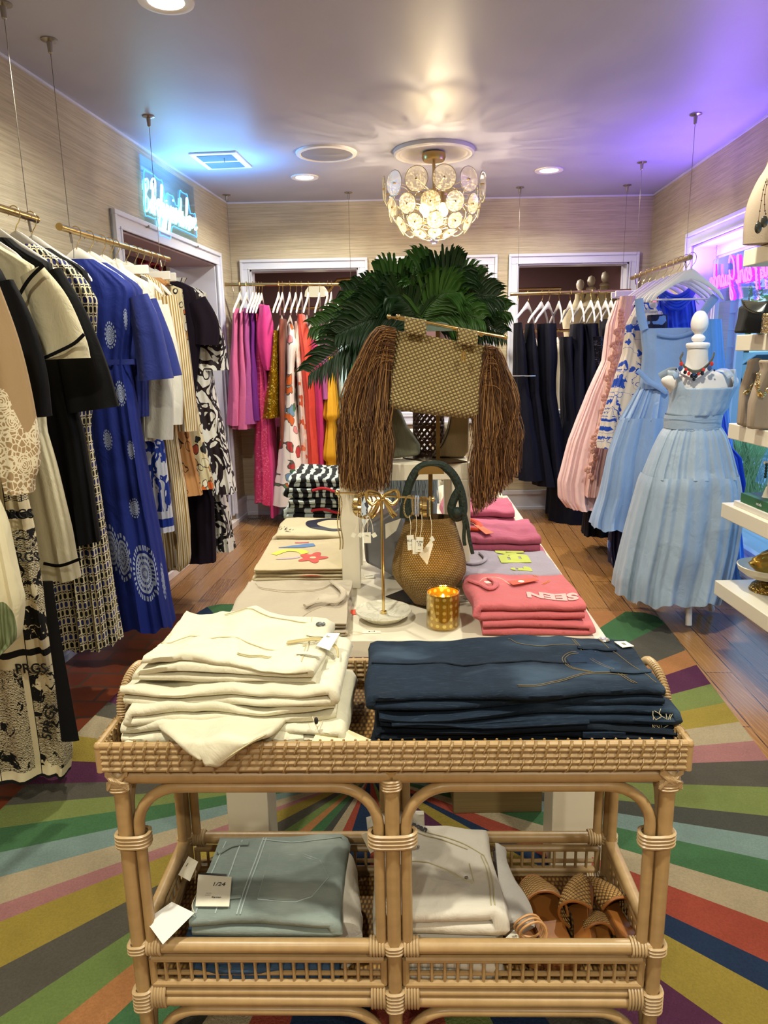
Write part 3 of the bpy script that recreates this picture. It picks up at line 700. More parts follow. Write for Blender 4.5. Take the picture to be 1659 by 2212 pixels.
for pts in ([(40, 640), (58, 610), (75, 590), (95, 572)], [(92, 775), (125, 760), (160, 742), (182, 722)], [(94, 1217), (130, 1222), (174, 1207)]):
    b = MB(); b.tube(catmull([Yp(px, py, 2.472) for px, py in pts], 4), .0065, 6, flat=.4, up=(0, 1, 0)); b.build('black_piping', Mc['black'], g)
g = lg('black_dress', 'plain black dress with wide elbow sleeves behind the ivory dress', 'dress', 'plain black dress', 2.76, Mc['black'], [(60, 543), (115, 565), (135, 700), (160, 850), (185, 930), (205, 1040), (222, 1165)], amp=(.003, .016),
       sleeves=[[(105, 590, 30), (150, 690, 42), (185, 800, 52), (205, 885, 56)]])
g = lg('chain_print_dress', 'pleated navy and cream chain link print dress with long full skirt', 'dress', 'chain print dress', 2.92, m_chain(), [(85, 538), (140, 560), (190, 605), (216, 650), (208, 760), (195, 930), (215, 1080), (232, 1200), (258, 1382)], d=(.04, .12), amp=(.003, .03), nf=13, hem=.012)
g = lg('black_knit_top', 'black sleeveless knit top folded over its hanger at the end of the near rail', 'top', 'black knit top', 3.03, Mc['black'], [(120, 545), (190, 580), (205, 640), (200, 800), (195, 900)], hangk='bar')
# ---- left rail, far section
_md = []
for px, py, rx, ry, dd in ((234, 724, 13, 26, .05), (272, 690, 6, 20, .05), (258, 850, 12, 25, .06), (226, 950, 9, 21, .07), (283, 972, 8, 19, .07), (296, 1098, 11, 21, .09), (322, 1240, 34, 60, .11), (266, 1205, 15, 52, .11), (242, 1185, 14, 50, .11), (372, 1260, 8, 40, .08)):
    q = Yp(px, py, 3.38-dd); _md.append((q.x-cxl(3.38)-1.1*dd+.02, q.z, rx*3.45/FPX, ry*3.5/FPX))
blue_m = m_medallion('cobalt_cotton_with_silver_medallions', '#0a1f6e', '#a9b2c4', _md)
g = lg('cobalt_maxi_dress', 'long cobalt blue dress with silver embroidered medallions and a gathered waist', 'dress', 'cobalt blue maxi dress', 3.38, blue_m, [(212, 566), (255, 590), (296, 625), (290, 700), (278, 775), (295, 870), (312, 980), (335, 1110), (352, 1200), (376, 1345)], d=(.045, .12), amp=(.003, .028), nf=8, hem=.015, smat=Mc['cobalt'],
       sleeves=[[(300, 640, 22), (318, 700, 30), (332, 770, 34), (340, 820, 38)]])
b = MB(); b.M = g.matrix_basis.copy(); q = Yp(270, 782, 3.33)
b.grid(lambda u, v: Vector((math.cos(2*PI*u)*(q.x-cxl(3.38)+.045), math.sin(2*PI*u)*.062+.004*math.sin(60*u*PI), q.z+.012*(v-.5)*2)), 60, 2, cu=True); b.build('waist_casing', Mc['cobalt'], g)
g = lg('cobalt_tunic', 'second cobalt blue dress whose sleeve shows just behind the medallion dress', 'dress', 'second cobalt dress', 3.50, Mc['cobalt'], [(245, 575), (310, 620), (320, 760), (318, 900)], sleeves=[[(318, 650, 22), (345, 740, 30), (362, 815, 34)]])
g = lg('white_shirt', 'white cotton shirt with long cuffed sleeves behind the cobalt dresses', 'shirt', 'white cotton shirt', 3.62, Mc['white'], [(265, 568), (322, 610), (335, 700), (330, 850), (335, 950)], sleeves=[[(330, 650, 20), (345, 760, 24), (345, 860, 30), (340, 945, 34)]])
g = lg('scarf_print_trousers', 'white trousers with cobalt brush script and a cobalt band near the hem', 'trousers', 'blue script trousers', 3.70, m_brush('white_satin_blue_script', '#16338f', '#d5d6df', 9, .48, ((.62, .665),)), [(300, 600), (312, 700), (325, 800), (340, 900), (356, 960), (378, 1145)], hangk='clip', top=1.87, neck=.16, amp=(.004, .01), bodyname='trouser_leg')
g = lg('white_blouse', 'white blouse with a turned-back cuff beside the striped shirt dress', 'blouse', 'white blouse', 3.76, Mc['white'], [(290, 570), (335, 605), (345, 760), (350, 880)], sleeves=[[(345, 660, 20), (365, 760, 22), (372, 850, 24), (372, 915, 22)]])
g = lg('striped_shirt_dress', 'white and tan vertically striped long shirt dress on the far left rail', 'dress', 'tan striped shirt dress', 3.88, m_stripe('white_and_tan_stripes', '#d8ceb2', '#a07f42', .017), [(305, 583), (345, 605), (365, 650), (372, 800), (384, 940), (405, 1060), (413, 1130), (414, 1212), (400, 1225)], d=(.04, .09), amp=(.003, .018), hem=.01,
       sleeves=[[(362, 640, 20), (385, 750, 23), (402, 860, 22), (408, 930, 20)]])
nm_print = m_cells('postcard_collage_print', ['#b98a4c', '#2f6fb0', '#cfc7a8', '#8f3a22', '#1a1a1a', '#cdb98a', '#c9622c', '#e8e0c8'], 15, '#cdbf98', .8, .5, line='#1a1512')
tan_print = m_cells('tan_sketch_print', ['#b07c46', '#8a5a30', '#c89a60', '#2a1a10'], 13, '#b98551', .55, .9, line='#22140c')
g = lg('tan_print_skirt', 'long tan skirt with dark sketched print on a clip hanger', 'skirt', 'tan print skirt', 3.98, tan_print, [(352, 600), (372, 615), (385, 760), (405, 900), (425, 1000), (440, 1066)], hangk='clip', top=1.87, neck=.13, amp=(.004, .014), bodyname='skirt_panel')
g = lg('collage_print_skirt', 'long skirt with blue and orange postcard collage print', 'skirt', 'collage print skirt', 4.06, nm_print, [(372, 600), (396, 620), (408, 720), (425, 850), (445, 960), (468, 1052)], hangk='clip', top=1.87, neck=.14, amp=(.004, .014), bodyname='skirt_panel')
g = lg('aubergine_top', 'very dark aubergine dress with puffed shoulder near the far end of the left rail', 'dress', 'dark aubergine dress', 4.16, Mc['aub'], [(385, 603), (425, 625), (437, 720), (425, 850), (440, 1000), (466, 1075), (469, 1210)], amp=(.003, .01), sleeves=[[(425, 650, 22), (448, 700, 26), (450, 745, 24)]])
bw = m_brush('white_satin_with_dark_brushstrokes', '#1d0f14', '#d9d5cc', 8, .45, ((.50, .55), (.245, .29)))
g = lg('brushstroke_shirt_dress', 'white dress with dark brushstroke print, banded cuff and banded hem', 'dress', 'brushstroke print dress', 4.24, bw, [(398, 600), (440, 630), (455, 760), (468, 850), (490, 950), (512, 1062)], d=(.04, .09), amp=(.003, .02), sleeves=[[(448, 680, 20), (462, 740, 25), (466, 775, 26), (468, 800, 28)]])
g = lg('banded_brushstroke_dress', 'longer white dress with dark brushstrokes and two black bands at its hem', 'dress', 'banded hem dress', 4.34, m_brush('cream_satin_with_dark_brushstrokes', '#120c10', '#cfcabf', 8, .5, ((.14, .19),)), [(405, 600), (448, 630), (460, 800), (470, 950), (490, 1080), (508, 1185)], d=(.04, .09), amp=(.003, .02))
# ---- back left rail: rail runs along X, clothes hang edge-on
def rail(name, label, P, Q, mounts, r=.0145):
    P = Vector(P); Q = Vector(Q); t = thing(name, label, 'clothes rail', ((P.x+Q.x)/2, (P.y+Q.y)/2, P.z))
    b = MB(); b.bar(P, Q, r, 20); b.build('rail_tube', M_brass, t)
    for e in (P, Q): 
        d = (Q-P).normalized(); b = MB(); b.bar(e-d*.004, e+d*.004, r*1.12, 20); b.build('end_cap', M_brass, t)
    for m in mounts:
        f = (m[0]); c = P.lerp(Q, f); top = Vector((c.x, c.y, CEIL))
        b = MB(); b.bar(c+Vector((0, 0, r)), top, .0016, 6); b.build('suspension_cable', M_steel, t)
        b = MB(); b.lathe([(.034, CEIL), (.034, CEIL-.005), (.012, CEIL-.012), (.009, CEIL-.05), (.004, CEIL-.055)], (c.x, c.y, 0), 16); b.build('ceiling_mount', mat('mount_nickel', '#a9a196', .25, 1.), t)
        b = MB(); b.bar(c+Vector((0, 0, -r)), c+Vector((.006, -.006, -.055)), .0055, 8); b.tube([c+Vector((.006, -.006, -.055)), c+Vector((.012, -.012, -.09)), c+Vector((.008, -.01, -.12))], .0016, 5); b.build('cable_grip', M_steel, t)
    return t
y1 = 3.07
rail('hanging_rail', 'brass hanging rail nearest on the left, running out of the picture', (cxl(1.35), 1.35, RAILZ), (cxl(y1)-.0, y1, RAILZ), [(.25,), (.97,)])
rail('hanging_rail', 'second brass hanging rail on the left, starting with an open round end', (cxl(3.25), 3.25, RAILZ), (cxl(4.45), 4.45, RAILZ+.01), [(.07,), (.9,)])
BLY, BLZ = 6.35, 2.075
rail('hanging_rail', 'brass hanging rail in front of the left back opening with the bright dresses', (-1.317, BLY, BLZ+.012), (-.19, BLY, BLZ-.008), [(.05,), (.95,)])
def bg(name, label, cat, short, px, yy, zr, mt, rows, nf=5, ph=None, hangk='plain', hem=0., sleeves=(), smat=None, railpx=615, tilt=0., part='bodice', group=None, depthlen=.2, ang=PI/2):
    """garment hanging edge-on on a rail that runs along X; rows (py, left px, right px, half depth)"""
    q = Yp(px, railpx, yy); cx = q.x; ph = px*.37 if ph is None else ph
    R = []
    for py, xl, xr, dd in rows:
        a, c = Yp(xl, py, yy), Yp(xr, py, yy); R.append((a.z, dd, (c.x-a.x)/2, .10*(c.x-a.x), (a.x+c.x)/2-cx))
    g = thing(name, label, cat, (cx, yy, 0), 0, group)
    b = MB(); R.sort(key=lambda r: r[0]); z0, z1 = R[0][0], R[-1][0]; n = max(8, int((z1-z0)/.03))
    def fn(u, v):
        z = lerp(z1, z0, v); dd, w, a, xo = interp(R, z); th = 2*PI*u; c, s_ = math.cos(th), math.sin(th)
        f = (math.sin(nf*th+ph)*.7+.4*math.sin(2.4*nf*th+ph*2))*a*(.3+.7*v)
        return Vector((cx+xo+c*w+f*(1 if c > 0 else -1)+.008*nz(z*5, ph, u*3), yy+s_*dd+.35*f*s_, z+hem*math.sin(3*th+ph)*v**3))
    b.grid(fn, 64, n, cu=True, uvf=lambda u, v: (lambda p: (p.y+p.x, p.z))(fn(u, v))); b.build(part, mt, g, smooth=60)
    for (pth, dep) in sleeves:
        b = MB(); PP = [Yp(a, c, yy-.17) for a, c, w in pth]; PP = catmull(PP, 5); WW = catmull([(w*6.2/FPX, 0, 0) for a, c, w in pth], 5)
        m = len(PP)-1
        b.grid(lambda u, v: PP[round(v*m)]+Vector((math.cos(2*PI*u)*WW[round(v*m)].x, math.sin(2*PI*u)*dep+.006*math.sin(10*PI*u), 0)), 24, m, cu=True, uvf=lambda u, v: (u, v)); b.build('sleeve', smat or mt, g, smooth=60)
    if hangk: hang(hangk, (cx, yy, zr), ang+tilt, 'white wooden hanger carrying the '+short)
    return g
S_ = .17
seq = m_cells('gold_sequin_floral', ['#d9a514', '#b8860b', '#e8c94a', '#7c6a1c', '#f0d870'], 60, '#8f6a10', .9, .2, .25, metal=.6)
flor = m_cells('white_garden_floral_print', ['#4f7f5a', '#c9622c', '#d98a8a', '#6f8fa8', '#b03a3a', '#3f6f52'], 9, '#e3d9d0', .7, .8, line='#5a5048')
orf = m_cells('coral_and_white_floral_print', ['#d9744f', '#e8b09a', '#c85a3a', '#f0dcd0'], 16, '#dfc5b8', .85, .6)
aqua = m_cells('aqua_floral_print', ['#9ccfd6', '#5fa9bd', '#d8ecea', '#7fb08a', '#3d8aa0'], 14, '#bfe0e2', .8, .7)
pinkseq = m_cells('pink_sequin_mesh', ['#d94a78', '#e8708f', '#c22f62'], 80, '#cf3f6c', .95, .2, .3, metal=.3)
ZB = BLZ
bg('pink_dress', 'rose pink satin dress first on the back left rail', 'dress', 'first rose pink dress', 518, 6.33, ZB+.01, Mc['pink'], [(668, 508, 522, .17), (725, 505, 523, .17), (780, 500, 526, .18), (860, 496, 534, .2), (915, 494, 538, .22)])
bg('pink_dress', 'rose pink satin dress second on the back left rail', 'dress', 'second rose pink dress', 532, 6.35, ZB+.01, Mc['pink'], [(675, 522, 534, .17), (735, 519, 538, .17), (800, 516, 545, .18), (870, 508, 552, .2), (923, 504, 556, .22)], ph=2)
bg('orchid_dress', 'orchid purple satin dress beside the rose pink ones', 'dress', 'orchid satin dress', 546, 6.36, ZB+.01, Mc['orchid'], [(668, 530, 546, .17), (730, 528, 550, .17), (780, 530, 556, .17), (860, 522, 568, .2), (912, 518, 572, .22)], ph=4)
bg('purple_dress', 'deep purple dress mostly hidden behind the orchid dress', 'dress', 'deep purple dress', 553, 6.37, ZB+.01, Mc['purple'], [(665, 545, 556, .17), (760, 545, 560, .17), (880, 545, 575, .2), (905, 545, 578, .2)], ph=5)
bg('pink_sequin_gown', 'long raspberry pink sequinned mesh gown reaching down toward the baseboard', 'dress', 'pink sequin gown', 559, 6.38, ZB+.008, pinkseq, [(680, 556, 566, .17), (800, 556, 580, .17), (900, 553, 590, .2), (1000, 553, 597, .22), (1080, 554, 600, .24)], ph=1, hem=.02)
bg('fuchsia_dress', 'bright fuchsia dress with a large puffed sleeve on the back left rail', 'dress', 'fuchsia puff sleeve dress', 565, 6.39, ZB+.008, Mc['fuchsia'], [(660, 560, 576, .17), (760, 566, 584, .17), (900, 575, 592, .18), (1000, 580, 600, .2), (1108, 588, 602, .22)], ph=2, sleeves=[([(572, 660, 9), (573, 700, 17), (574, 740, 18), (578, 785, 12), (580, 800, 5)], .05)])
bg('gold_sequin_top', 'golden yellow sequinned floral jacket beside the fuchsia dress', 'jacket', 'gold sequin jacket', 602, 6.33, ZB+.006, seq, [(715, 592, 606, .17), (760, 588, 606, .18), (830, 580, 606, .2), (900, 570, 606, .22)])
bg('copper_mesh_dress', 'copper brown sheer dress between the gold sequins and the white floral dress', 'dress', 'copper sheer dress', 610, 6.36, ZB+.006, Mc['brown'], [(690, 606, 618, .17), (760, 603, 620, .17), (860, 605, 622, .18), (1000, 610, 632, .2), (1085, 612, 640, .2)])
bg('white_floral_dress', 'long white garden floral dress with a twisted halter neck', 'dress', 'white floral dress', 626, 6.33, ZB+.004, flor, [(700, 624, 632, .1), (745, 620, 648, .14), (790, 622, 640, .14), (860, 618, 640, .17), (980, 606, 658, .22), (1082, 596, 672, .28)], hem=.01, nf=4)
bg('coral_floral_dress', 'coral and white floral dress beside the long white floral one', 'dress', 'coral floral dress', 639, 6.36, ZB+.004, orf, [(695, 636, 650, .1), (760, 640, 654, .15), (850, 645, 664, .17), (960, 648, 676, .2), (1050, 645, 686, .24)], hem=.01)
bg('coral_red_gown', 'pleated coral red chiffon gown on the back left rail', 'dress', 'coral red gown', 651, 6.37, ZB+.004, Mc['coral'], [(680, 644, 658, .12), (740, 646, 676, .17), (850, 655, 690, .2), (980, 664, 700, .24), (1060, 670, 705, .26)], nf=12)
bg('raspberry_dress', 'raspberry silk dress right of the coral red gown', 'dress', 'raspberry silk dress', 666, 6.34, ZB+.002, Mc['magenta'], [(735, 672, 690, .14), (790, 676, 706, .17), (880, 682, 706, .2), (1000, 686, 706, .2)])
bg('mint_dress', 'mint green dress behind the palm leaves', 'dress', 'mint green dress', 690, 6.38, ZB+.001, Mc['mint'], [(690, 674, 695, .14), (740, 676, 700, .16), (850, 680, 706, .18)])
bg('mauve_dress', 'mauve pink ruffled dress behind the lowest palm frond', 'dress', 'mauve ruffled dress', 708, 6.33, ZB, Mc['orchid'], [(700, 690, 708, .14), (760, 692, 712, .17), (860, 695, 716, .2)], ph=3)
for k, (py, h_) in enumerate(((0, 0),)):
    gy = bg('yellow_tiered_dress', 'marigold yellow pleated dress with three ruffled tiers', 'dress', 'yellow tiered dress', 716, 6.34, ZB-.001, Mc['yellow'], [(770, 708, 722, .12), (830, 703, 728, .15), (903, 692, 738, .2), (906, 706, 726, .17), (985, 692, 738, .21), (988, 704, 728, .18), (1050, 698, 738, .22)], nf=14)
bg('aqua_floral_dress', 'aqua and white floral dress between the yellow tiers and the brown fringe', 'dress', 'aqua floral dress', 735, 6.36, ZB-.002, aqua, [(680, 728, 752, .15), (760, 732, 764, .17), (850, 734, 768, .2), (1000, 736, 772, .22)])
bg('emerald_dress', 'emerald green silk dress at the right end of the back left rail', 'dress', 'emerald silk dress', 752, 6.38, ZB-.004, Mc['green'], [(650, 744, 764, .15), (760, 748, 774, .17), (900, 752, 782, .2)])
bg('white_lace_dress', 'white dress last on the back left rail, above the palm leaves', 'dress', 'last white dress', 759, 6.4, ZB-.004, Mc['white'], [(660, 756, 776, .15), (760, 760, 784, .17), (880, 764, 792, .2)])
# ---- back right rail
BRZ = 1.96
rail('hanging_rail', 'brass hanging rail in front of the right back opening with the navy dresses', (1.109, 6.28, BRZ-.002), (2.12, 6.27, BRZ+.008), [(.06,), (.93,)])
def nb(label, short, px, rows, ph, **k): return bg('navy_dress', label, 'dress', short, px, 6.28, BRZ, Mc['navy'], rows, ph=ph, railpx=634, **k)
lab = [('sleeveless navy dress with silver belt first on the back right rail', 'first navy dress'), ('sleeveless navy dress with silver belt second on the back right rail', 'second navy dress'), ('navy dress with halter straps third on the back right rail', 'third navy dress')]
navr = [[(698, 1112, 1122, .15), (760, 1110, 1134, .17), (850, 1112, 1140, .17), (960, 1112, 1160, .22), (1030, 1110, 1168, .26)],
        [(700, 1138, 1150, .15), (760, 1132, 1160, .17), (850, 1138, 1162, .17), (960, 1145, 1180, .22), (1042, 1148, 1196, .26)],
        [(700, 1160, 1198, .15), (760, 1162, 1200, .17), (850, 1166, 1196, .17), (980, 1172, 1215, .22), (1040, 1175, 1222, .26)]]
for i, px in enumerate((1141, 1171, 1186)):
    g = nb(lab[i][0], lab[i][1], px, navr[i], i*2.1, tilt=-.6)
    if i < 2:
        zc = Yp(px, 810, 6.28).z; xa = Yp(navr[i][2][1], 810, 6.0).x; xb = Yp(navr[i][2][2], 810, 6.0).x
        b = MB(); b.tube([(xa, 6.1, zc), ((xa+xb)/2, 6.085, zc), (xb, 6.1, zc)], .006, 6); b.build('silver_belt', mat('silver_beads', '#c9c9d0', .3, .9), g)
nb('navy dress with ruffled bodice fourth on the back right rail', 'ruffled navy dress', 1209, [(728, 1212, 1232, .15), (800, 1214, 1232, .17), (930, 1216, 1245, .2), (1040, 1210, 1252, .24)], 1.)
nb('long navy gown reaching lowest at the back, near the floor', 'long navy gown', 1233, [(700, 1236, 1258, .15), (760, 1234, 1256, .17), (900, 1218, 1262, .22), (1050, 1190, 1262, .28), (1150, 1182, 1262, .3), (1162, 1184, 1256, .3)], 2.5)
nb('navy dress with sheer ruffled front fifth on the back right rail', 'sheer ruffled navy dress', 1256, [(700, 1258, 1290, .15), (780, 1256, 1290, .17), (950, 1240, 1290, .22), (1120, 1240, 1300, .26)], 3.1)
bg('sequin_top', 'black sequinned fringe top hanging among the navy dresses', 'top', 'black sequin top', 1278, 6.2, BRZ, m_cells('black_sequins', ['#15151d', '#2c2c3c', '#4a4a5a', '#0a0a10'], 120, '#101018', .95, .2, .25, metal=.4), [(728, 1272, 1305, .12), (790, 1276, 1308, .12)], railpx=634)
nb('navy dress sixth on the back right rail beside the blush gowns', 'sixth navy dress', 1293, [(690, 1300, 1318, .15), (800, 1300, 1320, .17), (1000, 1290, 1330, .2), (1130, 1280, 1330, .24)], 4.)
for k, px in enumerate((1310, 1322, 1338)):
    nb(['navy evening dress behind the pale pink gown', 'dark navy dress behind the blue flower print dress', 'last navy dress at the right end of the back right rail'][k], ['seventh navy dress', 'eighth navy dress', 'last navy dress'][k], px, [(700, px, px+16, .15), (850, px-4, px+20, .17), (1100, px-14, px+30, .24)], 5.+k)
# ---- right rail: clothes face the viewer
def cxr(y): return lerp(1.83, 1.9, (y-4.42)/(5.45-4.42))
rail('hanging_rail', 'brass hanging rail on the right, beside the shop window', (cxr(4.40), 4.40, 2.01), (cxr(5.62), 5.62, 2.01), [(.06,), (.93,)])
def rg(name, label, cat, short, y, mt, L, Rr, top_px=(None), d=(.035, .08), amp=(.003, .03), nf=9, hangk='plain', hem=0., parts=(), cxo=0, smat=None, part='bodice', dz=.03, ph=None):
    """rows (py, left px, right px)"""
    cx = cxr(y)+cxo; R = []; n = len(L)
    for i, (py, xl, xr) in enumerate(L):
        a, c = Yp(xl, py, y), Yp(xr, py, y); t = i/(n-1); R.append(((a.z+c.z)/2, (c.x-a.x)/2, lerp(d[0], d[1], t), lerp(amp[0], amp[1], t), (a.x+c.x)/2-cx))
    g = thing(name, label, cat, (cx, y, 0), 0); b = MB(); b.M = Matrix.Translation((cx, y, 0)); body_mesh(b, R, nf, y*5 if ph is None else ph, hem=hem, dz=dz); b.build(part, mt, g, smooth=60)
    if hangk: hang(hangk, (cx, y, 2.01), 0, 'white wooden hanger carrying the '+short)
    return g
iris = m_iris()
nf_ = m_cells('navy_floral_print', ['#5f86c8', '#9fb8e0', '#2a4a94', '#e0e6f0'], 12, '#0a1138', .5, .9)
g = rg('powder_blue_dress', 'powder blue sleeveless tiered dress on the front hanger of the right rail', 'dress', 'powder blue dress', 4.46, Mc['powder'],
       [(708, 1384, 1520), (760, 1388, 1500), (820, 1384, 1500), (838, 1382, 1500)], None, nf=7, amp=(.002, .006), hangk='bar')
yb = 4.46
def ring_rows(y, rows, cx, d0, d1, a0, a1):
    R = []
    for i, (py, xl, xr) in enumerate(rows):
        a, c = Yp(xl, py, y), Yp(xr, py, y); t = i/(len(rows)-1); R.append(((a.z+c.z)/2, (c.x-a.x)/2, lerp(d0, d1, t), lerp(a0, a1, t), (a.x+c.x)/2-cx))
    return R
cxb = cxr(yb)
b = MB(); b.M = Matrix.Translation((cxb, yb, 0)); body_mesh(b, ring_rows(yb, [(830, 1384, 1500), (870, 1362, 1515), (905, 1342, 1530)], cxb, .06, .1, .008, .02), 16, .5); b.build('skirt_tier', Mc['powder'], g, smooth=60)
b = MB(); b.M = Matrix.Translation((cxb, yb, 0)); body_mesh(b, ring_rows(yb, [(900, 1343, 1530), (980, 1315, 1560), (1070, 1298, 1580), (1120, 1282, 1590), (1135, 1280, 1590)], cxb, .105, .19, .012, .035), 13, 1.5, hem=.012); b.build('lower_tier', Mc['powder'], g, smooth=60)
for pts in ([(1392, 712), (1384, 680), (1380, 645)], [(1500, 712), (1522, 672), (1546, 640)]):
    b = MB(); b.tube(catmull([Yp(px, py, yb-.03) for px, py in pts], 5), .026, 8, flat=.25, up=(0, 1, 0)); b.build('strap', Mc['powder'], g)
b = MB(); b.tube(catmull([Yp(px, py, yb-.09) for px, py in ((1378, 800), (1400, 822), (1425, 838), (1440, 848))], 5), .015, 8, flat=.25, up=(0, 1, 0)); b.build('sash', Mc['powder'], g)
b = MB(); b.tube(catmull([Yp(px, py, yb-.055) for px, py in ((1420, 722), (1445, 727), (1470, 726), (1500, 716))], 5), .011, 8, flat=.4, up=(0, 1, 0)); b.build('neck_band', mat('powder_blue_lining', '#7f9dc4', .7), g)
rg('iris_print_dress', 'white satin dress with large cobalt blue flowers on the right rail', 'dress', 'blue flower print dress', 4.62, iris, [(655, 1376, 1420), (700, 1352, 1440), (760, 1345, 1440), (840, 1320, 1440), (900, 1300, 1440), (960, 1288, 1440), (965, 1290, 1440)], None, amp=(.003, .015))
rg('royal_blue_gown', 'royal blue satin gown with a draped cowl neck near the window', 'dress', 'royal blue gown', 4.75, Mc['royal'], [(645, 1422, 1500), (700, 1424, 1505), (800, 1430, 1530), (900, 1440, 1560), (1000, 1440, 1580), (1045, 1450, 1585)], None, nf=12)
b = MB()
for k in range(5): b.tube(catmull([Yp(1424, 618+k*5, 4.69), Yp(1440, 634+k*6, 4.66), Yp(1462, 640+k*7, 4.65), Yp(1484, 630+k*6, 4.66), Yp(1499, 612+k*5, 4.69)], 6), .012, 8)
b.build('cowl_neck', Mc['royal'], bpy.data.objects['royal_blue_gown'])
g = rg('blush_floral_gown', 'blush gown with raised fabric flowers down its front', 'dress', 'blush flower gown', 4.88, cloth('blush_tulle', '#dcb4ad', .7, .6), [(640, 1340, 1372), (700, 1330, 1360), (780, 1315, 1345), (900, 1296, 1330), (1010, 1270, 1310), (1070, 1262, 1300)], None, amp=(.003, .02))
fl = mat('apricot_fabric_petals', '#d39a86', .8, var=.2, vs=30)
rnd = random.Random(3)
for k in range(26):
    t = k/25; px = lerp(1345, 1272, t)+rnd.uniform(-7, 7); py = lerp(675, 1030, t); q = Yp(px, py, 4.80); b = MB()
    for j in range(6):
        a = j*PI/3+rnd.random(); b.ball(q+Vector((math.cos(a)*.014, rnd.uniform(-.008, .004), math.sin(a)*.014)), .012, 8, (1, .4, 1))
    b.build('fabric_flower', fl, g)
rg('pale_pink_gown', 'pale pink taffeta gown with a gathered bubble hem', 'dress', 'pale pink bubble gown', 5.05, Mc['blush'], [(650, 1330, 1345), (700, 1312, 1345), (780, 1302, 1345), (850, 1270, 1330), (950, 1230, 1320), (1040, 1206, 1310), (1075, 1208, 1305), (1092, 1222, 1290)], None, d=(.04, .2), amp=(.004, .03), nf=10)
rg('navy_satin_gown', 'navy satin gown visible below the pale pink hem', 'dress', 'navy satin gown', 5.2, Mc['navy'], [(660, 1330, 1380), (800, 1320, 1400), (1000, 1278, 1420), (1100, 1262, 1420), (1152, 1258, 1400)], None, d=(.04, .14), nf=9)
rg('navy_floral_gown', 'long navy gown with blue flowers whose hem shows beside the mannequin skirt', 'dress', 'navy floral gown', 4.55, nf_, [(680, 1400, 1440), (900, 1380, 1440), (1130, 1320, 1440), (1180, 1318, 1430), (1222, 1322, 1420)], None, d=(.04, .12), nf=9)
g = rg('cobalt_ruffle_gown', 'vivid cobalt gown with flounced hem between mannequin and window', 'dress', 'vivid cobalt gown', 4.30, Mc['royal'], [(880, 1520, 1560), (960, 1522, 1572), (985, 1530, 1595), (1040, 1540, 1600), (1100, 1545, 1580)], None, hangk=None, d=(.06, .12), cxo=0)
g = rg('sky_blue_gown', 'sky blue floor length gown right of the mannequin', 'dress', 'sky blue gown', 4.36, cloth('sky_blue_satin', '#5c9bea', .4, .3), [(690, 1520, 1556), (900, 1515, 1570), (1100, 1500, 1590), (1275, 1490, 1602)], None, d=(.05, .12), nf=8)
for k, (y, sx) in enumerate(((5.35, 0), (5.48, 0))):
    hang('clip', (cxr(y), y, 2.01), 0, ['white wooden clip hanger near the far end of the right rail', 'white wooden clip hanger last on the right rail'][k])
# ================================================================= BACK ROOM AND SIDE ROOM SEEN THROUGH THE OPENINGS
M_mdark = mat('mauve_brown_paint', '#664a4a', .7, var=.05, vs=2)
def shell(name, pts, m): b = MB(); [b.box(*p) for p in pts]; return b.build(name, m, origin=(0, 0, 0), smooth=0, kind='structure')
shell('wall_back_room', [((-2.2, 10.2, 0), (2.95, 10.3, 3.0)), ((-2.3, 6.8, 0), (-2.2, 10.3, 3.0)), ((2.88, 6.8, 0), (2.95, 10.3, 3.0))], M_mdark)
shell('ceiling', [((-2.3, 6.8, 2.85), (2.95, 10.3, 2.95))], M_mdark)
shell('trim_16', [((-2.2, 10.12, 2.62), (2.88, 10.2, 2.68)), ((2.0, 8.6, 2.5), (2.88, 8.72, 2.85))], M_mauve)
shell('wall_side_room', [((-4.6, 3.6, 0), (-4.5, 7.0, 2.9)), ((-4.6, 3.5, 0), (-1.95, 3.6, 2.9)), ((-4.6, 6.9, 0), (-1.75, 7.0, 2.9))], M_mauve)
area('back_room_lamp', (.6, 8.3, 2.7), .8, 110, (1, .88, .8)); area('side_room_lamp', (-3.2, 5.3, 2.75), .6, 22, (1, .86, .78))
# red lattice decoration high on the side room wall
red = mat('red_lattice_paint', '#a8182c', .45); grn = mat('green_lattice_paint', '#1f7a4a', .5)
b = MB()
for k in range(22): b.tube([(-3.9+k*.095, 6.84, 1.6), (-3.9+k*.095, 6.84, 2.62)], .013, 6)
for k in range(11): b.tube([(-3.95, 6.84, 1.62+k*.1), (-1.88, 6.84, 1.62+k*.1)], .013, 6)
t = tag(b.build('lattice_screen', red), 'red lattice screen seen through the left opening above the clothes', 'screen')
t = thing('draped_garland', 'dark red draped cloth swags behind the lattice in the side room', 'garland', (-3.1, 5.2, 1.9))
for k in range(5): b = MB(); b.grid(lambda u, v: Vector((-3.9+k*.44+u*.44, 6.88+.012*math.sin(9*u+k), 2.62-v*(.55+.4*math.sin(PI*u)))), 10, 8); b.build('swag', mat('dark_red_cloth', '#6b0f22', .7), t, solid=.01)
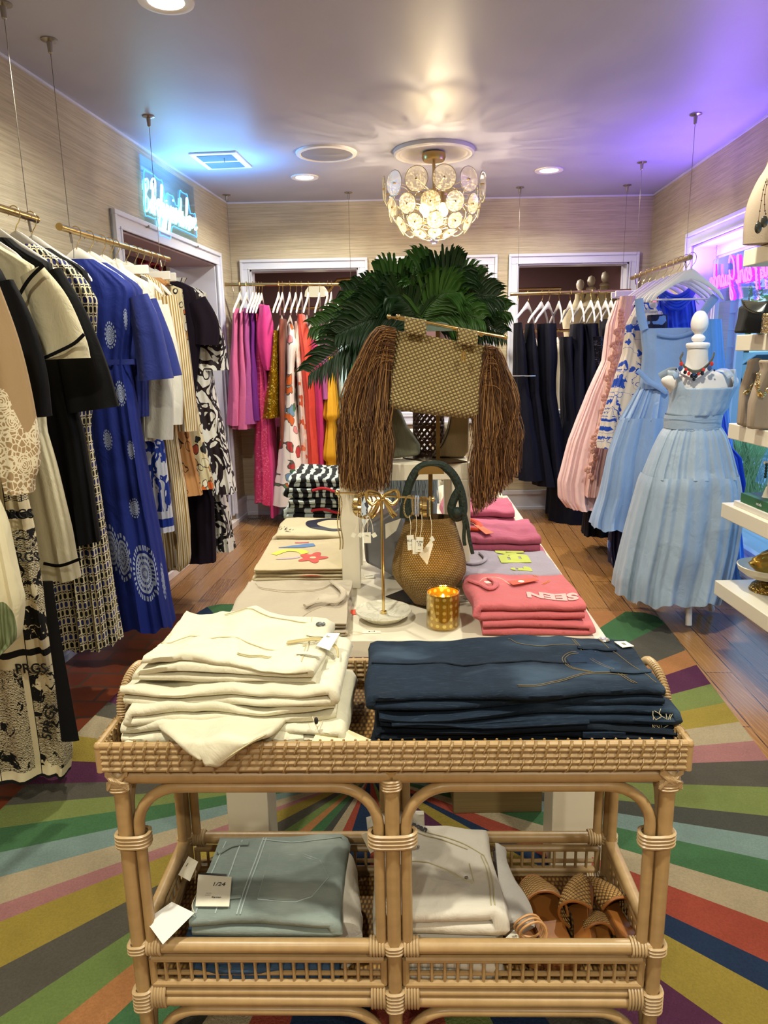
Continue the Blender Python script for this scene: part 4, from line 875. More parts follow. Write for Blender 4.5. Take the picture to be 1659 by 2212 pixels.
# patterned ginger jar standing on the step
p = Zp(483, 1150, .05); p = Vector((lwx(5.75)+.0, 5.75, .05))
def jar_mat():
    s = SN('blue_and_white_porcelain'); o = s.tc('Object'); n = s.noise(o, 22, 4, .6, 1.5); k = s.f('MULTIPLY', s.f('GREATER_THAN', n, .48), s.f('LESS_THAN', n, .58))
    m = s.set(s.mix(k, '#cfcfd8', '#1c2340'), .15, 0.); return m
b = MB(); b.lathe([(.06, 0), (.07, .01), (.085, .1), (.125, .25), (.135, .36), (.11, .46), (.06, .5), (.055, .54), (.065, .56), (.05, .6), (.02, .62), (.001, .63)], p, 40)
tag(b.build('porcelain_jar', jar_mat()), 'patterned blue and white porcelain jar on the pale step behind the banded dress', 'jar')
# back room: dress racks, hangers, dress forms, floor lamp
rail('clothes_rack', 'brass clothes rack in the back room behind the right opening', (1.3, 7.5, 1.68), (2.8, 7.5, 1.68), [])
rail('clothes_rack', 'brass clothes rack in the back room behind the left opening', (-1.5, 7.5, 1.95), (.4, 7.5, 1.95), [])
rail('clothes_rack', 'higher brass rack in the back room behind the right opening', (1.2, 8.2, 2.15), (2.0, 8.2, 2.15), [])
rnd = random.Random(5)
for i in range(12):
    x = 1.36+i*.115; hang('plain', (x, 7.5, 1.68), PI/2+rnd.uniform(-.2, .2), 'white hanger on the crowded rack inside the back room', 'white hangers on the back room rack')
    c = ['blush', 'white', 'blush', 'ivory', 'white', 'white', 'ivory', 'white', 'white', 'blush', 'navy', 'white'][i]
    g = thing('rack_dress', 'pale dress hanging on the rack inside the back room', 'dress', (x, 7.5, 0), 0, 'pale dresses on the back room rack')
    b = MB(); b.M = Matrix.Translation((x, 7.5, 0)) @ Matrix.Rotation(PI/2, 4, 'Z'); body_mesh(b, [(1.55, .08, .02, 0), (1.47, .17, .025, .003), (1.1, .16, .03, .006), (.5, .22, .05, .012)], 7, i, nu=40, dz=.06); b.build('bodice', Mc[c], g)
for i in range(10):
    x = -1.0+i*.085; hang('plain', (x, 7.5, 1.95), PI/2+rnd.uniform(-.2, .2), 'white hanger on the rack seen through the left back opening', 'white hangers behind the left back opening')
for i in range(3):
    p = Yp((848, 892, 940)[i]+413-0, 600, 7.9) if False else Yp((1253, 1277, 1307)[i], (622, 614, 605)[i], 7.9); zt = (2.02, 2.10, 2.22)[i]
    zt = p.z+.09
    t = thing('dress_form', ['left white dress form with round finial in the back room', 'middle white dress form with round finial in the back room', 'right and tallest white dress form with round finial in the back room'][i], 'mannequin', (p.x, 7.9, 0))
    b = MB(); b.lathe([(.001, zt), (.03, zt-.015), (.042, zt-.05), (.036, zt-.09), (.02, zt-.11), (.05, zt-.125), (.055, zt-.14), (.05, zt-.15)], (p.x, 7.9, 0), 20); b.build('finial', M_white, t)
    b = MB(); b.lathe([(.048, zt-.15), (.05, zt-.2), (.075, zt-.26), (.17, zt-.32), (.18, zt-.42), (.15, zt-.6), (.12, zt-.72), (.16, zt-.9), (.15, zt-1.0)], (p.x, 7.9, 0), 24, 1, .65); b.build('torso', Mc['ivory'], t)
    b = MB(); b.bar((p.x, 7.9, .02), (p.x, 7.9, zt-.98), .018, 10); b.lathe([(.17, 0), (.17, .015), (.03, .04)], (p.x, 7.9, 0), 20); b.build('stand', M_white, t)
b = MB(); b.tube([Yp(470+330*(1535-0)/1659, 560+205*300/1508, 7.3), Yp(470+1300/5.03, 560+225/5.03, 7.3), Yp(470+1160/5.03, 560+400/5.03, 7.3)], .016, 8)
t = thing('floor_lamp', 'brass angled lamp with half-round shade seen through the left back opening', 'lamp', (-.25, 7.3, 0)); b.build('lamp_arm', M_brass, t)
q = Yp(684, 640, 7.3); b = MB(); b.lathe([(.12, 0), (.11, .05), (.08, .09), (.04, .11), (.001, .115)], (q.x, q.y, q.z), 28); b.build('lamp_shade', glow('lamp_shade_glow', '#f1e3bd', .9), t)
b = MB(); b.bar((-.02, 7.3, 0), (-.02, 7.3, 2.16), .012, 8); b.lathe([(.12, 0), (.12, .015), (.02, .03)], (-.02, 7.3, 0), 24); b.build('lamp_pole', M_brass, t)
t = thing('wall_light', 'round white wall light seen through the middle back opening', 'lamp', (.9, 10.1, 1.9)); q = Yp(1042, 637, 9.9)
b = MB(); b.ball(q, .13, 20, (1, .5, 1)); b.build('globe', glow('globe_light', '#fff3dd', 4), t)
b = MB(); b.bar(q, q+Vector((0, .35, 0)), .02, 8); b.build('bracket', M_brass, t)
t = thing('framed_panel', 'pale panel with brass frame in the back room behind the palm', 'panel', (.45, 9.9, 0)); b = MB(); b.box((-.1, 9.9, .9), (.8, 9.95, 2.1)); b.build('board', M_mauve, t)
# ---------------------------------------------------------------- outside the shop window
def sub(nm, c, r=.9, **k): return mat(nm, c, r, **k)
b = MB(); b.box((2.75, -8, -.35), (60, 60, -.3)); b.build('pavement', sub('pale_concrete', '#b7c4c8', var=.08, vs=1.5), origin=(0, 0, 0), smooth=0, kind='structure')  # pale blue-grey concrete with slight random tone
b = MB(); b.box((4.4, 11.5, -.3), (20, 24, -.26)); tag(b.build('grass_verge', sub('lawn_grass', '#6f9a52', var=.3, vs=3, bump=.8, bs=60)), 'strip of grass beyond the pavement outside the window', 'grass')['kind'] = 'stuff'
t = thing('clapboard_building', 'pale blue clapboard building corner outside the window', 'building', (4.0, 9.3, -.3))
b = MB()
for k in range(22): b.box((3.0, 8.8-.006*(k % 2), -.3+k*.2), (4.28, 10.5, -.12+k*.2)); b.box((3.0, 8.78, -.12+k*.2), (4.29, 10.5, -.10+k*.2))
b.build('siding', sub('blue_clapboard', '#7fb0c9'), t, smooth=0)
b = MB(); b.box((4.25, 8.74, -.3), (4.36, 8.86, 4.1)); b.build('corner_board', M_trim, t)
t = thing('parked_car', 'silver car parked on the street outside the window', 'car', (14.8, 29, -.3))
b = MB(); R = Matrix.Translation((15.2, 29.0, -.3))
b.M = R
prof = [(-2.2, .35), (-2.25, .7), (-2.1, .95), (-1.3, 1.05), (-.7, 1.5), (.9, 1.52), (1.6, 1.1), (2.2, 1.0), (2.3, .6), (2.25, .35)]
b.add([(x, -.85, z) for x, z in prof]+[(x, .85, z) for x, z in prof], [tuple(range(10)), tuple(range(10, 20))[::-1]]+[(i, (i+1) % 10, 10+(i+1) % 10, 10+i) for i in range(10)]); b.build('car_body', mat('silver_car_paint', '#aeb7bd', .25, .5), t, bevel=.06)
b = MB(); b.M = R; b.slab([(-1.15, -.87, 1.06), (-.62, -.87, 1.42), (.85, -.87, 1.44), (1.4, -.87, 1.1)], .02, (0, 1, 0)); b.build('car_window', mat('dark_car_glass', '#20303a', .1), t, smooth=0)
for x in (-1.4, 1.4): b = MB(); b.M = R; b.bar((x, -.88, .33), (x, -.6, .33), .33, 24); b.build('wheel', M_black, t)
def tree(x, y, h, r, label, seed):
    rn = random.Random(seed); t = thing('street_tree', label, 'tree', (x, y, -.3)); b = MB(); b.tube([(x, y, -.3), (x+.1, y, h*.4), (x, y+.1, h*.7)], [.16, .12, .06], 8); b.build('trunk', mat('bark', '#5a4a3a', .9), t)
    b = MB()
    for k in range(900):
        a, e, q = rn.uniform(0, 2*PI), rn.uniform(-1, 1), r*rn.uniform(.5, 1)**.5; c = Vector((x+q*math.cos(a)*math.sqrt(1-e*e), y+q*math.sin(a)*math.sqrt(1-e*e), h*.72+q*e*.8))
        d = Vector((rn.uniform(-1, 1), rn.uniform(-1, 1), rn.uniform(-1, 1))).normalized()*.2; f_ = d.orthogonal().normalized()*.1
        b.add([c-d, c+f_, c+d, c-f_], [(0, 1, 2, 3)])
    b.build('foliage', mat('tree_leaves', '#5f9a48', .7, var=.4, vs=2), t, smooth=0)
tree(16.0, 32, 5.2, 2.8, 'green street tree outside the window above the parked car', 1); tree(22, 40, 7, 3.6, 'larger tree far down the street outside the window', 2)
rn = random.Random(9); b = MB()
for k in range(320):
    a = rn.uniform(0, 2*PI); q = Vector((4.15+rn.uniform(-.25, .25), 8.1+rn.uniform(-.3, .3), -.3)); e = q+Vector((math.cos(a)*.35, math.sin(a)*.35, rn.uniform(.5, .95)))
    m_ = q.lerp(e, .5)+Vector((0, 0, .12)); b.add([q-Vector((.006, 0, 0)), q+Vector((.006, 0, 0)), m_+Vector((.004, 0, 0)), e, m_-Vector((.004, 0, 0))], [(0, 1, 2, 3, 4)])
tag(b.build('ornamental_grass', mat('feather_grass', '#a9b87a', .8), smooth=0), 'clump of feathery ornamental grass outside the window', 'grass clump')
# ================================================================= NEON SIGNS
G = {  # single-stroke script letters: list of strokes in units of x-height
 'T': ([[(-.2, 1.9), (.3, 2.1), (1.1, 1.95)], [(.5, 2.0), (.45, 1.0), (.3, .1), (.0, .0)]], 1.0),
 'h': ([[(0, 0), (.35, 1.1), (.45, 2.0), (.25, 2.2), (.15, 1.6), (.15, 0)], [(.15, .5), (.4, 1.0), (.6, .8), (.6, .2), (.8, 0), (1.0, .2)]], .95),
 'e': ([[(0, .3), (.4, .6), (.5, .9), (.3, 1.0), (.12, .6), (.2, .1), (.5, 0), (.8, .3)]], .75),
 'P': ([[(.5, 2.1), (.45, 1.0), (.3, -.6), (.15, -.8)], [(-.2, 1.3), (-.1, 2.0), (.6, 2.5), (1.2, 2.0), (1.0, 1.2), (.5, .9)]], 1.2),
 'G': ([[(1.1, 1.9), (.8, 2.5), (.2, 2.0), (0, 1.0), (.35, .4), (.9, .8), (1.0, 1.3), (.9, .2), (.75, -1.1), (.4, -1.3), (.35, -.8), (.9, -.1), (1.2, .2)]], 1.3),
 'a': ([[(.55, .9), (.3, 1.0), (.05, .6), (.1, .1), (.35, .0), (.55, .5), (.58, .95), (.58, .2), (.75, 0), (.95, .3)]], .88),
 'r': ([[(0, .3), (.2, 1.0), (.35, .9), (.55, .95), (.5, .3), (.65, 0), (.85, .3)]], .8),
 'l': ([[(0, .3), (.35, 1.3), (.4, 2.2), (.2, 2.3), (.15, 1.5), (.2, .2), (.4, 0), (.65, .3)]], .6),
 'u': ([[(0, .9), (.08, .2), (.3, 0), (.5, .4), (.55, .95), (.57, .2), (.75, 0), (.95, .3)]], .9),
 'd': ([[(.55, .9), (.3, 1.0), (.05, .6), (.1, .1), (.35, .0), (.55, .5), (.68, 2.2), (.6, .3), (.75, 0), (.95, .3)]], .9),
 'B': ([[(.15, 2.0), (.12, 1.0), (.0, -.1)], [(-.2, 1.5), (0, 2.2), (.5, 2.4), (.7, 1.9), (.2, 1.2), (.7, .9), (.75, .3), (.3, -.1), (0, .1)]], .95),
 'b': ([[(0, .3), (.3, 1.3), (.35, 2.1), (.18, 2.2), (.12, 1.2), (.15, .1), (.4, 0), (.55, .5), (.35, .9), (.7, .8)]], .75),
 'y': ([[(0, .9), (.1, .2), (.3, 0), (.5, .5), (.55, .95), (.5, -.3), (.3, -1.1), (.1, -.9), (.3, -.3), (.9, .3)]], .85),
 'i': ([[(0, .3), (.15, .95), (.15, .2), (.3, 0), (.5, .3)], [(.2, 1.5), (.24, 1.56)]], .5),
 'n': ([[(0, 0), (.05, .95), (.1, .4), (.35, 1.0), (.5, .8), (.5, .2), (.65, 0), (.85, .3)]], .82),
 's': ([[(0, .1), (.3, 1.0), (.35, .7), (.5, .3), (.3, 0), (.1, .1), (.6, .2)]], .6),
 'v': ([[(0, .9), (.15, .8), (.25, 0), (.5, .9), (.7, .8)]], .7), 'o': ([[(.4, .95), (.1, .8), (.08, .2), (.35, 0), (.58, .4), (.45, .9), (.75, .85)]], .78), ' ': ([], .45)}
def neon(txt, fn, w, r, nm, m, parent, slant=.22):
    tot = sum(G[c][1] for c in txt); k = w/tot; x = 0
    for c in txt:
        if c == ' ': x += G[c][1]; continue
        b = MB()
        for st in G[c][0]: b.tube([fn((x+p.x+p.y*slant)*k, p.y*k) for p in catmull([(a, e, 0) for a, e in st], 5)], r, 6)
        b.build(nm, m, parent); x += G[c][1]
    return k
# left sign on clear backing, on the wall above the opening
A_ = plane_hit(305, 440, PL0, PL1); B_ = plane_hit(412, 480, PL0, PL1)
s0 = (A_-Vector((PL0[0], PL0[1], 0))).dot(_ld); s1 = (B_-Vector((PL0[0], PL0[1], 0))).dot(_ld)
za = lerp(A_.z, B_.z, .5)-.0; w_ = s1-s0
t = thing('neon_sign', 'icy white and blue neon script sign on clear acrylic above the left opening', 'neon sign', LWP((s0+s1)/2, za-.15, 0))
kx = neon('Bebyyines love', lambda x, y: LWP(s0+.04+x, za-.045+y*1.0, .05), w_-.06, .0055, 'neon_tube', glow('ice_neon', '#9aecff', 9), t)
pp = []; xx_ = 0; kx = (w_-.06)/sum(G[c][1] for c in 'Bebyyines love')
for c in 'Bebyyines love':
    for st in G[c][0]: pp += [((xx_+p.x+p.y*.22)*kx+.04, p.y*kx) for p in catmull([(a_, e_, 0) for a_, e_ in st], 5)]
    xx_ += G[c][1]
nb_ = 26; xs_ = [lerp(-.02, w_+.03, i/nb_) for i in range(nb_+1)]; topv, botv = [], []
for x in xs_:
    near = [y for q_, y in pp if abs(q_-x) < .07] or [.1]; topv.append((x, max(near)+.035)); botv.append((x, min(near)-.035))
ocp = [LWP(s0+x, za-.045+z, .03) for x, z in topv+botv[::-1]]
b = MB(); b.tube(catmull(ocp, 4, True), .0028, 5, closed=True); b.build('acrylic_edge', glow('lit_acrylic_edge', '#4aa8ff', 2.2), t)
b = MB(); b.slab([LWP(s0-.02, za-.16, .022), LWP(s1+.04, za-.16, .022), LWP(s1+.04, za+.27, .022), LWP(s0-.02, za+.27, .022)], .005); b.build('acrylic_panel', thin_glass('clear_acrylic', '#cfeaff', .06), t, smooth=0)
for ss in (s0-.0, s1+.02): b = MB(); b.bar(LWP(ss, za-.155, 0), LWP(ss, za-.155, .04), .008, 10); b.build('standoff', M_steel, t)
lampL = area('neon_wash_left', LWP((s0+s1)/2, za+.02, .20), w_*.9, 17.0, (.12, .42, 1.0), rot=(PI, 0, 0), shape='RECTANGLE', sy=.1)
# right sign, seen from behind, hanging in the window
RS0 = rs(4.38); RS1 = rs(5.48); zs = 1.905
t = thing('neon_sign', 'pink neon script sign reading The Pearl Guarda hanging in the window, seen reversed', 'neon sign', RWP((RS0+RS1)/2, 1.6, -.1))
pk = glow('pink_neon', '#ff4ac8', 5)
neon('The Pearl Guarda', lambda x, y: RWP(RS0+.03+x, zs+y, -.09), RS1-RS0-.06, .0052, 'neon_tube', pk, t)
neon('The Pearl Guarda', lambda x, y: RWP(RS0+.03+x, zs+y, -.108), RS1-RS0-.06, .006, 'tube_backing', glow('violet_tube_back', '#6a10ff', 6), t)
b = MB(); b.slab([RWP(RS0-.02, zs-.10, -.118), RWP(RS1+.02, zs-.10, -.118), RWP(RS1+.02, zs+.21, -.118), RWP(RS0-.02, zs+.21, -.118)], .005); b.build('acrylic_panel', thin_glass('clear_acrylic', '#cfeaff', .06), t, smooth=0)
for ss in (RS1-.03, RS0+.05):
    b = MB()
    for k in range(9):
        z = zs+.205+k*.0125; c = RWP(ss, z, -.118); a = PI/2*(k % 2)
        b.tube([c+Vector((.005*math.cos(q)*math.cos(a), .005*math.cos(q)*math.sin(a), .011*math.sin(q))) for q in [i*PI/4 for i in range(8)]], .0012, 4, closed=True)
    b.build('chain', M_steel, t)
area('neon_wash_right', RWP((RS0+RS1)/2, zs+.1, .05), .10, 26, (.27, .14, 1.0), rot=(PI, 0, -.067), shape='RECTANGLE', sy=1.1)
area('added_reveal_light', RWP((RS0+RS1)/2, WZ1-.02, -.06), .02, 3, (.30, .1, 1.0), rot=(0, 0, -.067), shape='RECTANGLE', sy=1.1)  # added violet lamp under the lintel, tints the window reveal
# ================================================================= CHANDELIER
chx, chy = Zp(937, 325, CEIL).x, Zp(937, 325, CEIL).y
t = thing('ceiling_medallion', 'round white moulded plaster medallion around the chandelier', 'ceiling medallion', (chx, chy, CEIL))
b = MB(); b.lathe([(.27, CEIL), (.268, CEIL-.022), (.255, CEIL-.03), (.24, CEIL-.024), (.225, CEIL-.026), (.21, CEIL-.018), (.19, CEIL-.02), (.17, CEIL-.01), (.05, CEIL-.008)], (chx, chy, 0), 72, cap=False); b.build('moulding', M_whitecool, t)
t = thing('chandelier', 'brass chandelier of overlapping clear seeded glass discs', 'chandelier', (chx, chy, CEIL-.03))
b = MB(); b.lathe([(.001, CEIL-.02), (.078, CEIL-.02), (.08, CEIL-.045), (.07, CEIL-.065), (.001, CEIL-.068)], (chx, chy, 0), 32); b.build('canopy', M_brass, t)
b = MB(); b.bar((chx, chy, CEIL-.06), (chx, chy, 2.30), .011, 12); b.lathe([(.03, 2.56), (.035, 2.54), (.02, 2.50)], (chx, chy, 0), 16); b.build('stem', M_brass, t)
def disc_glass():
    s = SN('seeded_glass'); N = s.N; o = s.tc('Object'); tr = N.new('ShaderNodeBsdfTransparent'); tr.inputs[0].default_value = (.97, .95, .88, 1)
    g = N.new('ShaderNodeBsdfGlossy'); g.inputs['Roughness'].default_value = .08; tl = N.new('ShaderNodeBsdfTranslucent'); tl.inputs[0].default_value = (.95, .9, .75, 1)
    lw = N.new('ShaderNodeLayerWeight'); lw.inputs[0].default_value = .35; n = s.noise(o, 90, 3)
    k = s.f('MULTIPLY_ADD', s.step(n, .45, .75), .12, .02); a = N.new('ShaderNodeMixShader'); s.L.new(k, a.inputs[0]); s.L.new(tr.outputs[0], a.inputs[1]); s.L.new(tl.outputs[0], a.inputs[2])
    m2 = N.new('ShaderNodeMixShader'); s.L.new(s.f('MULTIPLY_ADD', lw.outputs[1], .6, .04), m2.inputs[0]); s.L.new(a.outputs[0], m2.inputs[1]); s.L.new(g.outputs[0], m2.inputs[2]); s.L.new(m2.outputs[0], N['Material Output'].inputs[0]); return s.m
dg_ = disc_glass(); rim = mat('pale_glass_rim', '#e8e0c0', .15, 0., Transmission_Weight=.6)
def chdisc(R, z, r, n, off, tilt):
    for k in range(n):
        a = off+2*PI*k/n; c = Vector((chx+R*math.cos(a), chy+R*math.sin(a), z)); out = Vector((math.cos(a)*math.cos(tilt), math.sin(a)*math.cos(tilt), -math.sin(tilt)))
        M = Matrix.Translation(c) @ out.to_track_quat('Z', 'Y').to_matrix().to_4x4(); b = MB(); b.M = M
        b.lathe([(r*.93, -.001), (r, .0), (r*1.0, .006), (r*.93, .0075), (r*.8, .004), (.006, .003)], (0, 0, 0), 32, cap=False); b.add([(r*.93*math.cos(q*PI/16), r*.93*math.sin(q*PI/16), -.001) for q in range(32)], [tuple(range(32))])
        ob = b.build('glass_disc', dg_, t)
        b = MB(); b.M = M; b.tube([(r*.97*math.cos(q*PI/16), r*.97*math.sin(q*PI/16), .003) for q in range(32)], .0028, 6, closed=True); b.build('disc_rim', rim, ob)
        b = MB(); b.bar(c+out*.012, c-out*.01, .006, 8); b.tube([c, c-out*.05, Vector((chx, chy, min(z+.02, 2.53)))], .0022, 5); b.build('disc_arm', M_brass, ob)
chdisc(.335, 2.56, .079, 12, .12, .02); chdisc(.30, 2.43, .068, 12, .12+PI/12, .18); chdisc(.235, 2.33, .058, 11, .1, .5); chdisc(.12, 2.275, .05, 7, .2, 1.0)
b = MB(); b.ball((chx, chy, 2.235), .026, 16); b.build('finial', thin_glass('lilac_glass', '#cfc8ff', .5), t)
for k in range(4):
    a = k*PI/2+.6; c = (chx+.09*math.cos(a), chy+.09*math.sin(a), 2.43); b = MB(); b.ball(c, .026, 14, (1, 1, 1.3)); b.build('bulb', glow('warm_bulb', '#ffe1a0', 16), t)
    b = MB(); b.bar((c[0], c[1], 2.46), (c[0], c[1], 2.53), .014, 10); b.build('lamp_holder', M_brass, t)
    l = bpy.data.lights.new('bulb_light', 'POINT'); l.energy = 24; l.color = (1, .8, .5); l.shadow_soft_size = .012; o = bpy.data.objects.new('bulb_light', l); COL.objects.link(o); o.location = (c[0], c[1], 2.395)
# ================================================================= DISPLAY TABLE
TM = Matrix.Translation((.055, 1.77, 0)) @ Matrix.Rotation(-.035, 4, 'Z')
def bx(name, m, par, lo, hi, M=None, bevel=.003, **k): b = MB(); b.M = M; b.box(lo, hi); return b.build(name, m, par, smooth=0, bevel=bevel, **k)
TZ = .75
t = thing('display_table', 'long white lacquered display table in the middle of the shop', 'table', (.055, 1.77, 0), -.035)
bx('tabletop', M_white, t, (-.53, 0, TZ-.05), (.53, 1.92, TZ), TM)
for x in (-.53, .41):
    for y in (.04, 1.76): bx('leg', M_white, t, (x, y, 0), (x+.12, y+.12, TZ-.05), TM)
sb = SN('woven_olive_panel'); o_ = sb.tc('Object'); sb.set(sb.mix(sb.noise(sb.map(o_, (3, 3, 160)), 1, 4), '#5a4a2c', '#8a7648'), .8)
t = thing('storage_box', 'olive tan box pushed under the display table', 'box', (.37, 2.2, .014))
bx('box_body', sb.m, t, (.21, 2.06, .014), (.5, 2.45, .46)); bx('lid', sb.m, t, (.205, 2.055, .46), (.505, 2.455, .5))
# riser
t = thing('display_riser', 'square white riser with four thick legs standing on the table', 'riser', (.068, 2.36, TZ))
bx('shelf_top', M_white, t, (-.139, 2.2, 1.104), (.275, 2.52, 1.157))
for x in (-.139, .216):
    for y in (2.2, 2.46): bx('leg', M_white, t, (x, y, TZ), (x+.059, y+.06, 1.104))
# ================================================================= FOLDED CLOTHES
def folded(b, w, d, z0, h, layers, rum=.006, seed=0., flip=False, M=None, th=.86, ny=40, taper=.0, r_end=.5, wav=.5):
    """serpentine-folded cloth: footprint (0..w, 0..d), from z0 to z0+h; returns top(x,y)"""
    t = h/layers; r = t/2; cl = []
    step = .008
    for i in range(layers):
        z = z0+t*(i+.5); xa, xb = r*.9, w-r*.9
        n = max(6, int(w/step)); seg = [(lerp(xa, xb, k/n), z, i) for k in range(n+1)]
        if (i % 2 == 1) ^ flip: seg = seg[::-1]
        cl += seg
        if i < layers-1:
            xe = seg[-1][0]; sg = 1 if xe > w/2 else -1
            for k in (1, 2, 3): a = -PI/2+PI*k/4; cl.append((xe+sg*r*math.cos(a)*.95, z+r+r*math.sin(a), i+.5))
    m = len(cl); off = []
    for i, (x, z, l) in enumerate(cl):
        a, c = cl[max(0, i-1)], cl[min(m-1, i+1)]; T = Vector((c[0]-a[0], c[1]-a[1])).normalized(); off.append(Vector((-T.y, T.x)))
    hh = r*th
    def top(x, y): return z0+h-t*(1-th)*.5+rum*(nz(x*5, y*6, seed)*1.2+.6*nz(x*14, y*12, seed+3))-rum*.55*(abs(nz(x*10+seed, y*13, seed))+.5*abs(nz(x*21, y*17+seed, 2))-.2)+rum*.2
    ring = [(cl[i][0]+off[i].x*hh, cl[i][1]+off[i].y*hh, cl[i][2]) for i in range(m)]
    e = cl[-1]; T = Vector((-off[-1].y, off[-1].x))*-1
    ring += [(cl[i][0]-off[i].x*hh, cl[i][1]-off[i].y*hh, cl[i][2]) for i in range(m-1, -1, -1)]
    N = len(ring)
    def fn(u, v):
        x, z, l = ring[int(round(u*N)) % N]; f = (z-z0)/h
        y = lerp(0, d, v); edge = min(v, 1-v)*d
        zz = z + rum*f*(nz(x*5, y*6, seed)*1.2+.6*nz(x*14, y*12, seed+3)) - rum*.55*f*(abs(nz(x*10+seed, y*13, seed))+.5*abs(nz(x*21, y*17+seed, 2))-.2) + rum*.2*f + wav*t*(nz(x*7, seed+l*.6, y*3)*.55+nz(x*19, seed+l*.5, y*5)*.3)*min(1, (l+.6)/1.5)*(0 if l > layers-1.2 else 1)
        li = round(l)
        y += (.018*nz(x*5, li*3.1+seed, 1)+.006*nz(li*7.7, seed, 2)-.004*f)*(1 if v < .5 else -1)*max(0, 1-edge/.04)
        x += .008*nz(y*7, li*2.3+seed, 5)*(abs(x-w/2)/(w/2))**3 + taper*f*(w/2-x)
        if edge < .006: zz = lerp(z0+t*(li+.5)+rum*f*nz(x*5, y*6, seed)*1.2, zz, r_end+(1-r_end)*edge/.006)
        return Vector((x, y, max(zz, z0+.0005)))
    old = b.M; b.M = M
    # uv-space: rings along v
    vs = []; vv = [0, .006/d*.5, .006/d, .02/d] + [lerp(.04/d, 1-.04/d, k/(ny-8)) for k in range(ny-7)] + [1-.02/d, 1-.006/d, 1-.006/d*.5, 1]
    for v in vv:
        for i in range(N): vs.append(fn(i/N, v))
    fs = []
    for j in range(len(vv)-1):
        for i in range(N): fs.append((j*N+i, j*N+(i+1) % N, (j+1)*N+(i+1) % N, (j+1)*N+i))
    for base in (0, (len(vv)-1)*N):      # end caps as strips between the two offset sides
        for i in range(m-1):
            a, c = base+i, base+i+1; e2, f2 = base+N-1-i, base+N-2-i; fs.append((a, c, f2, e2))
    b.add(vs, fs, [(p.x, p.y) for p in vs]); b.M = old
    return top
def decal(poly, top, M, name, m, par, lift=.0016, n=1):
    """flat printed shape laid on a folded garment; poly 2-D points star-shaped about centroid"""
    c = Vector((sum(p[0] for p in poly)/len(poly), sum(p[1] for p in poly)/len(poly))); P = [Vector(p) for p in poly]; b = MB(); b.M = M; K = 5; vs = [(c.x, c.y, top(c.x, c.y)+lift)]
    for k in range(1, K+1):
        for p in P: q = c.lerp(p, k/K); vs.append((q.x, q.y, top(q.x, q.y)+lift))
    N = len(P); fs = [(0, 1+i, 1+(i+1) % N) for i in range(N)]
    for k in range(K-1):
        for i in range(N): a = 1+k*N; fs.append((a+i, a+N+i, a+N+(i+1) % N, a+(i+1) % N))
    b.add(vs, fs); return b.build(name, m, par, smooth=60)
def strip(pts, wd, top, M, name, m, par, lift=.0016):
    P = catmull([(a, c, 0) for a, c in pts], 6); b = MB(); b.M = M; vs = []; W_ = wd if isinstance(wd, (list, tuple)) else [wd]*len(P)
    if isinstance(wd, (list, tuple)): W_ = [w.x for w in catmull([(x, 0, 0) for x in wd], 6)]
    for i, p in enumerate(P):
        T = (P[min(len(P)-1, i+1)]-P[max(0, i-1)]).normalized(); N = Vector((-T.y, T.x, 0))
        for s_ in (-1, -.5, 0, .5, 1): q = p+N*s_*W_[i]/2; vs.append((q.x, q.y, top(q.x, q.y)+lift))
    b.add(vs, [(i*5+j, i*5+j+1, (i+1)*5+j+1, (i+1)*5+j) for i in range(len(P)-1) for j in range(4)]); return b.build(name, m, par, smooth=60)
def seam(b, pts, top, r=.0012, lift=.0008, n=5): b.tube([(p.x, p.y, top(p.x, p.y)+lift) for p in catmull([(a, c, 0) for a, c in pts], n)], r, 5)
def text_top(txt, size, x, y, rot, top, M, m, par, mir=False, lift=.0018, bold=.001):
    o = text_mesh(txt, size, Matrix.Identity(4), 'printed_lettering', m, None, bold=bold, mirror=mir); me = o.data; c, s_ = math.cos(rot), math.sin(rot); inv = chain(par).inverted(); L = o.location.copy()
    for v in me.vertices:
        p = v.co+L; a = x+p.x*c-p.y*s_; e = y+p.x*s_+p.y*c; v.co = inv @ (M @ Vector((a, e, top(a, e)+lift+p.z)))
    o.location = (0, 0, 0); o.parent = par; me.update(); return o
def stack(name, cat, labels, x0, x1, y0, y1, z0, hs, mats, layers=2, rz=0., rum=.006, group=None, part='folded_cloth', jit=.01, seed=0):
    out = []; z = z0; rn = random.Random(seed+int(x0*100)+int(y0*100))
    for i, h in enumerate(hs):
        M = Matrix.Translation((x0+rn.uniform(-jit, jit)*.7, y0+rn.uniform(-jit, jit)*.5, 0)) @ Matrix.Rotation(rz+rn.uniform(-.03, .03), 4, 'Z')
        t = thing(name, labels[i], cat, M @ Vector(((x1-x0)/2, (y1-y0)/2, z)), 0, group); b = MB()
        tp = folded(b, x1-x0, y1-y0, z, h, layers if isinstance(layers, int) else layers[i], rum, seed+i*3.3, M=M, flip=(i % 2 == 1))
        b.build(part, mats[i] if isinstance(mats, (list, tuple)) else mats, t, smooth=70); out.append((t, tp, M)); z += h+.0015
    return out
cream = cloth('cream_jersey', '#c9b996', .9, .35); cream2 = cloth('oat_jersey', '#b9ac96', .9, .35)
pinkj = cloth('strawberry_pink_jersey', '#c46468', .9, .5); pinks = cloth('orchid_pink_sweatshirt', '#b45a74', .95, .5); greyj = cloth('heather_grey_jersey', '#9d93a0', .9, .45, weave=90); whitej = cloth('white_jersey', '#d6cdb8', .9, .4)
ink = lambda c: mat('print_ink_'+c[1:], c, .6)
P = .755
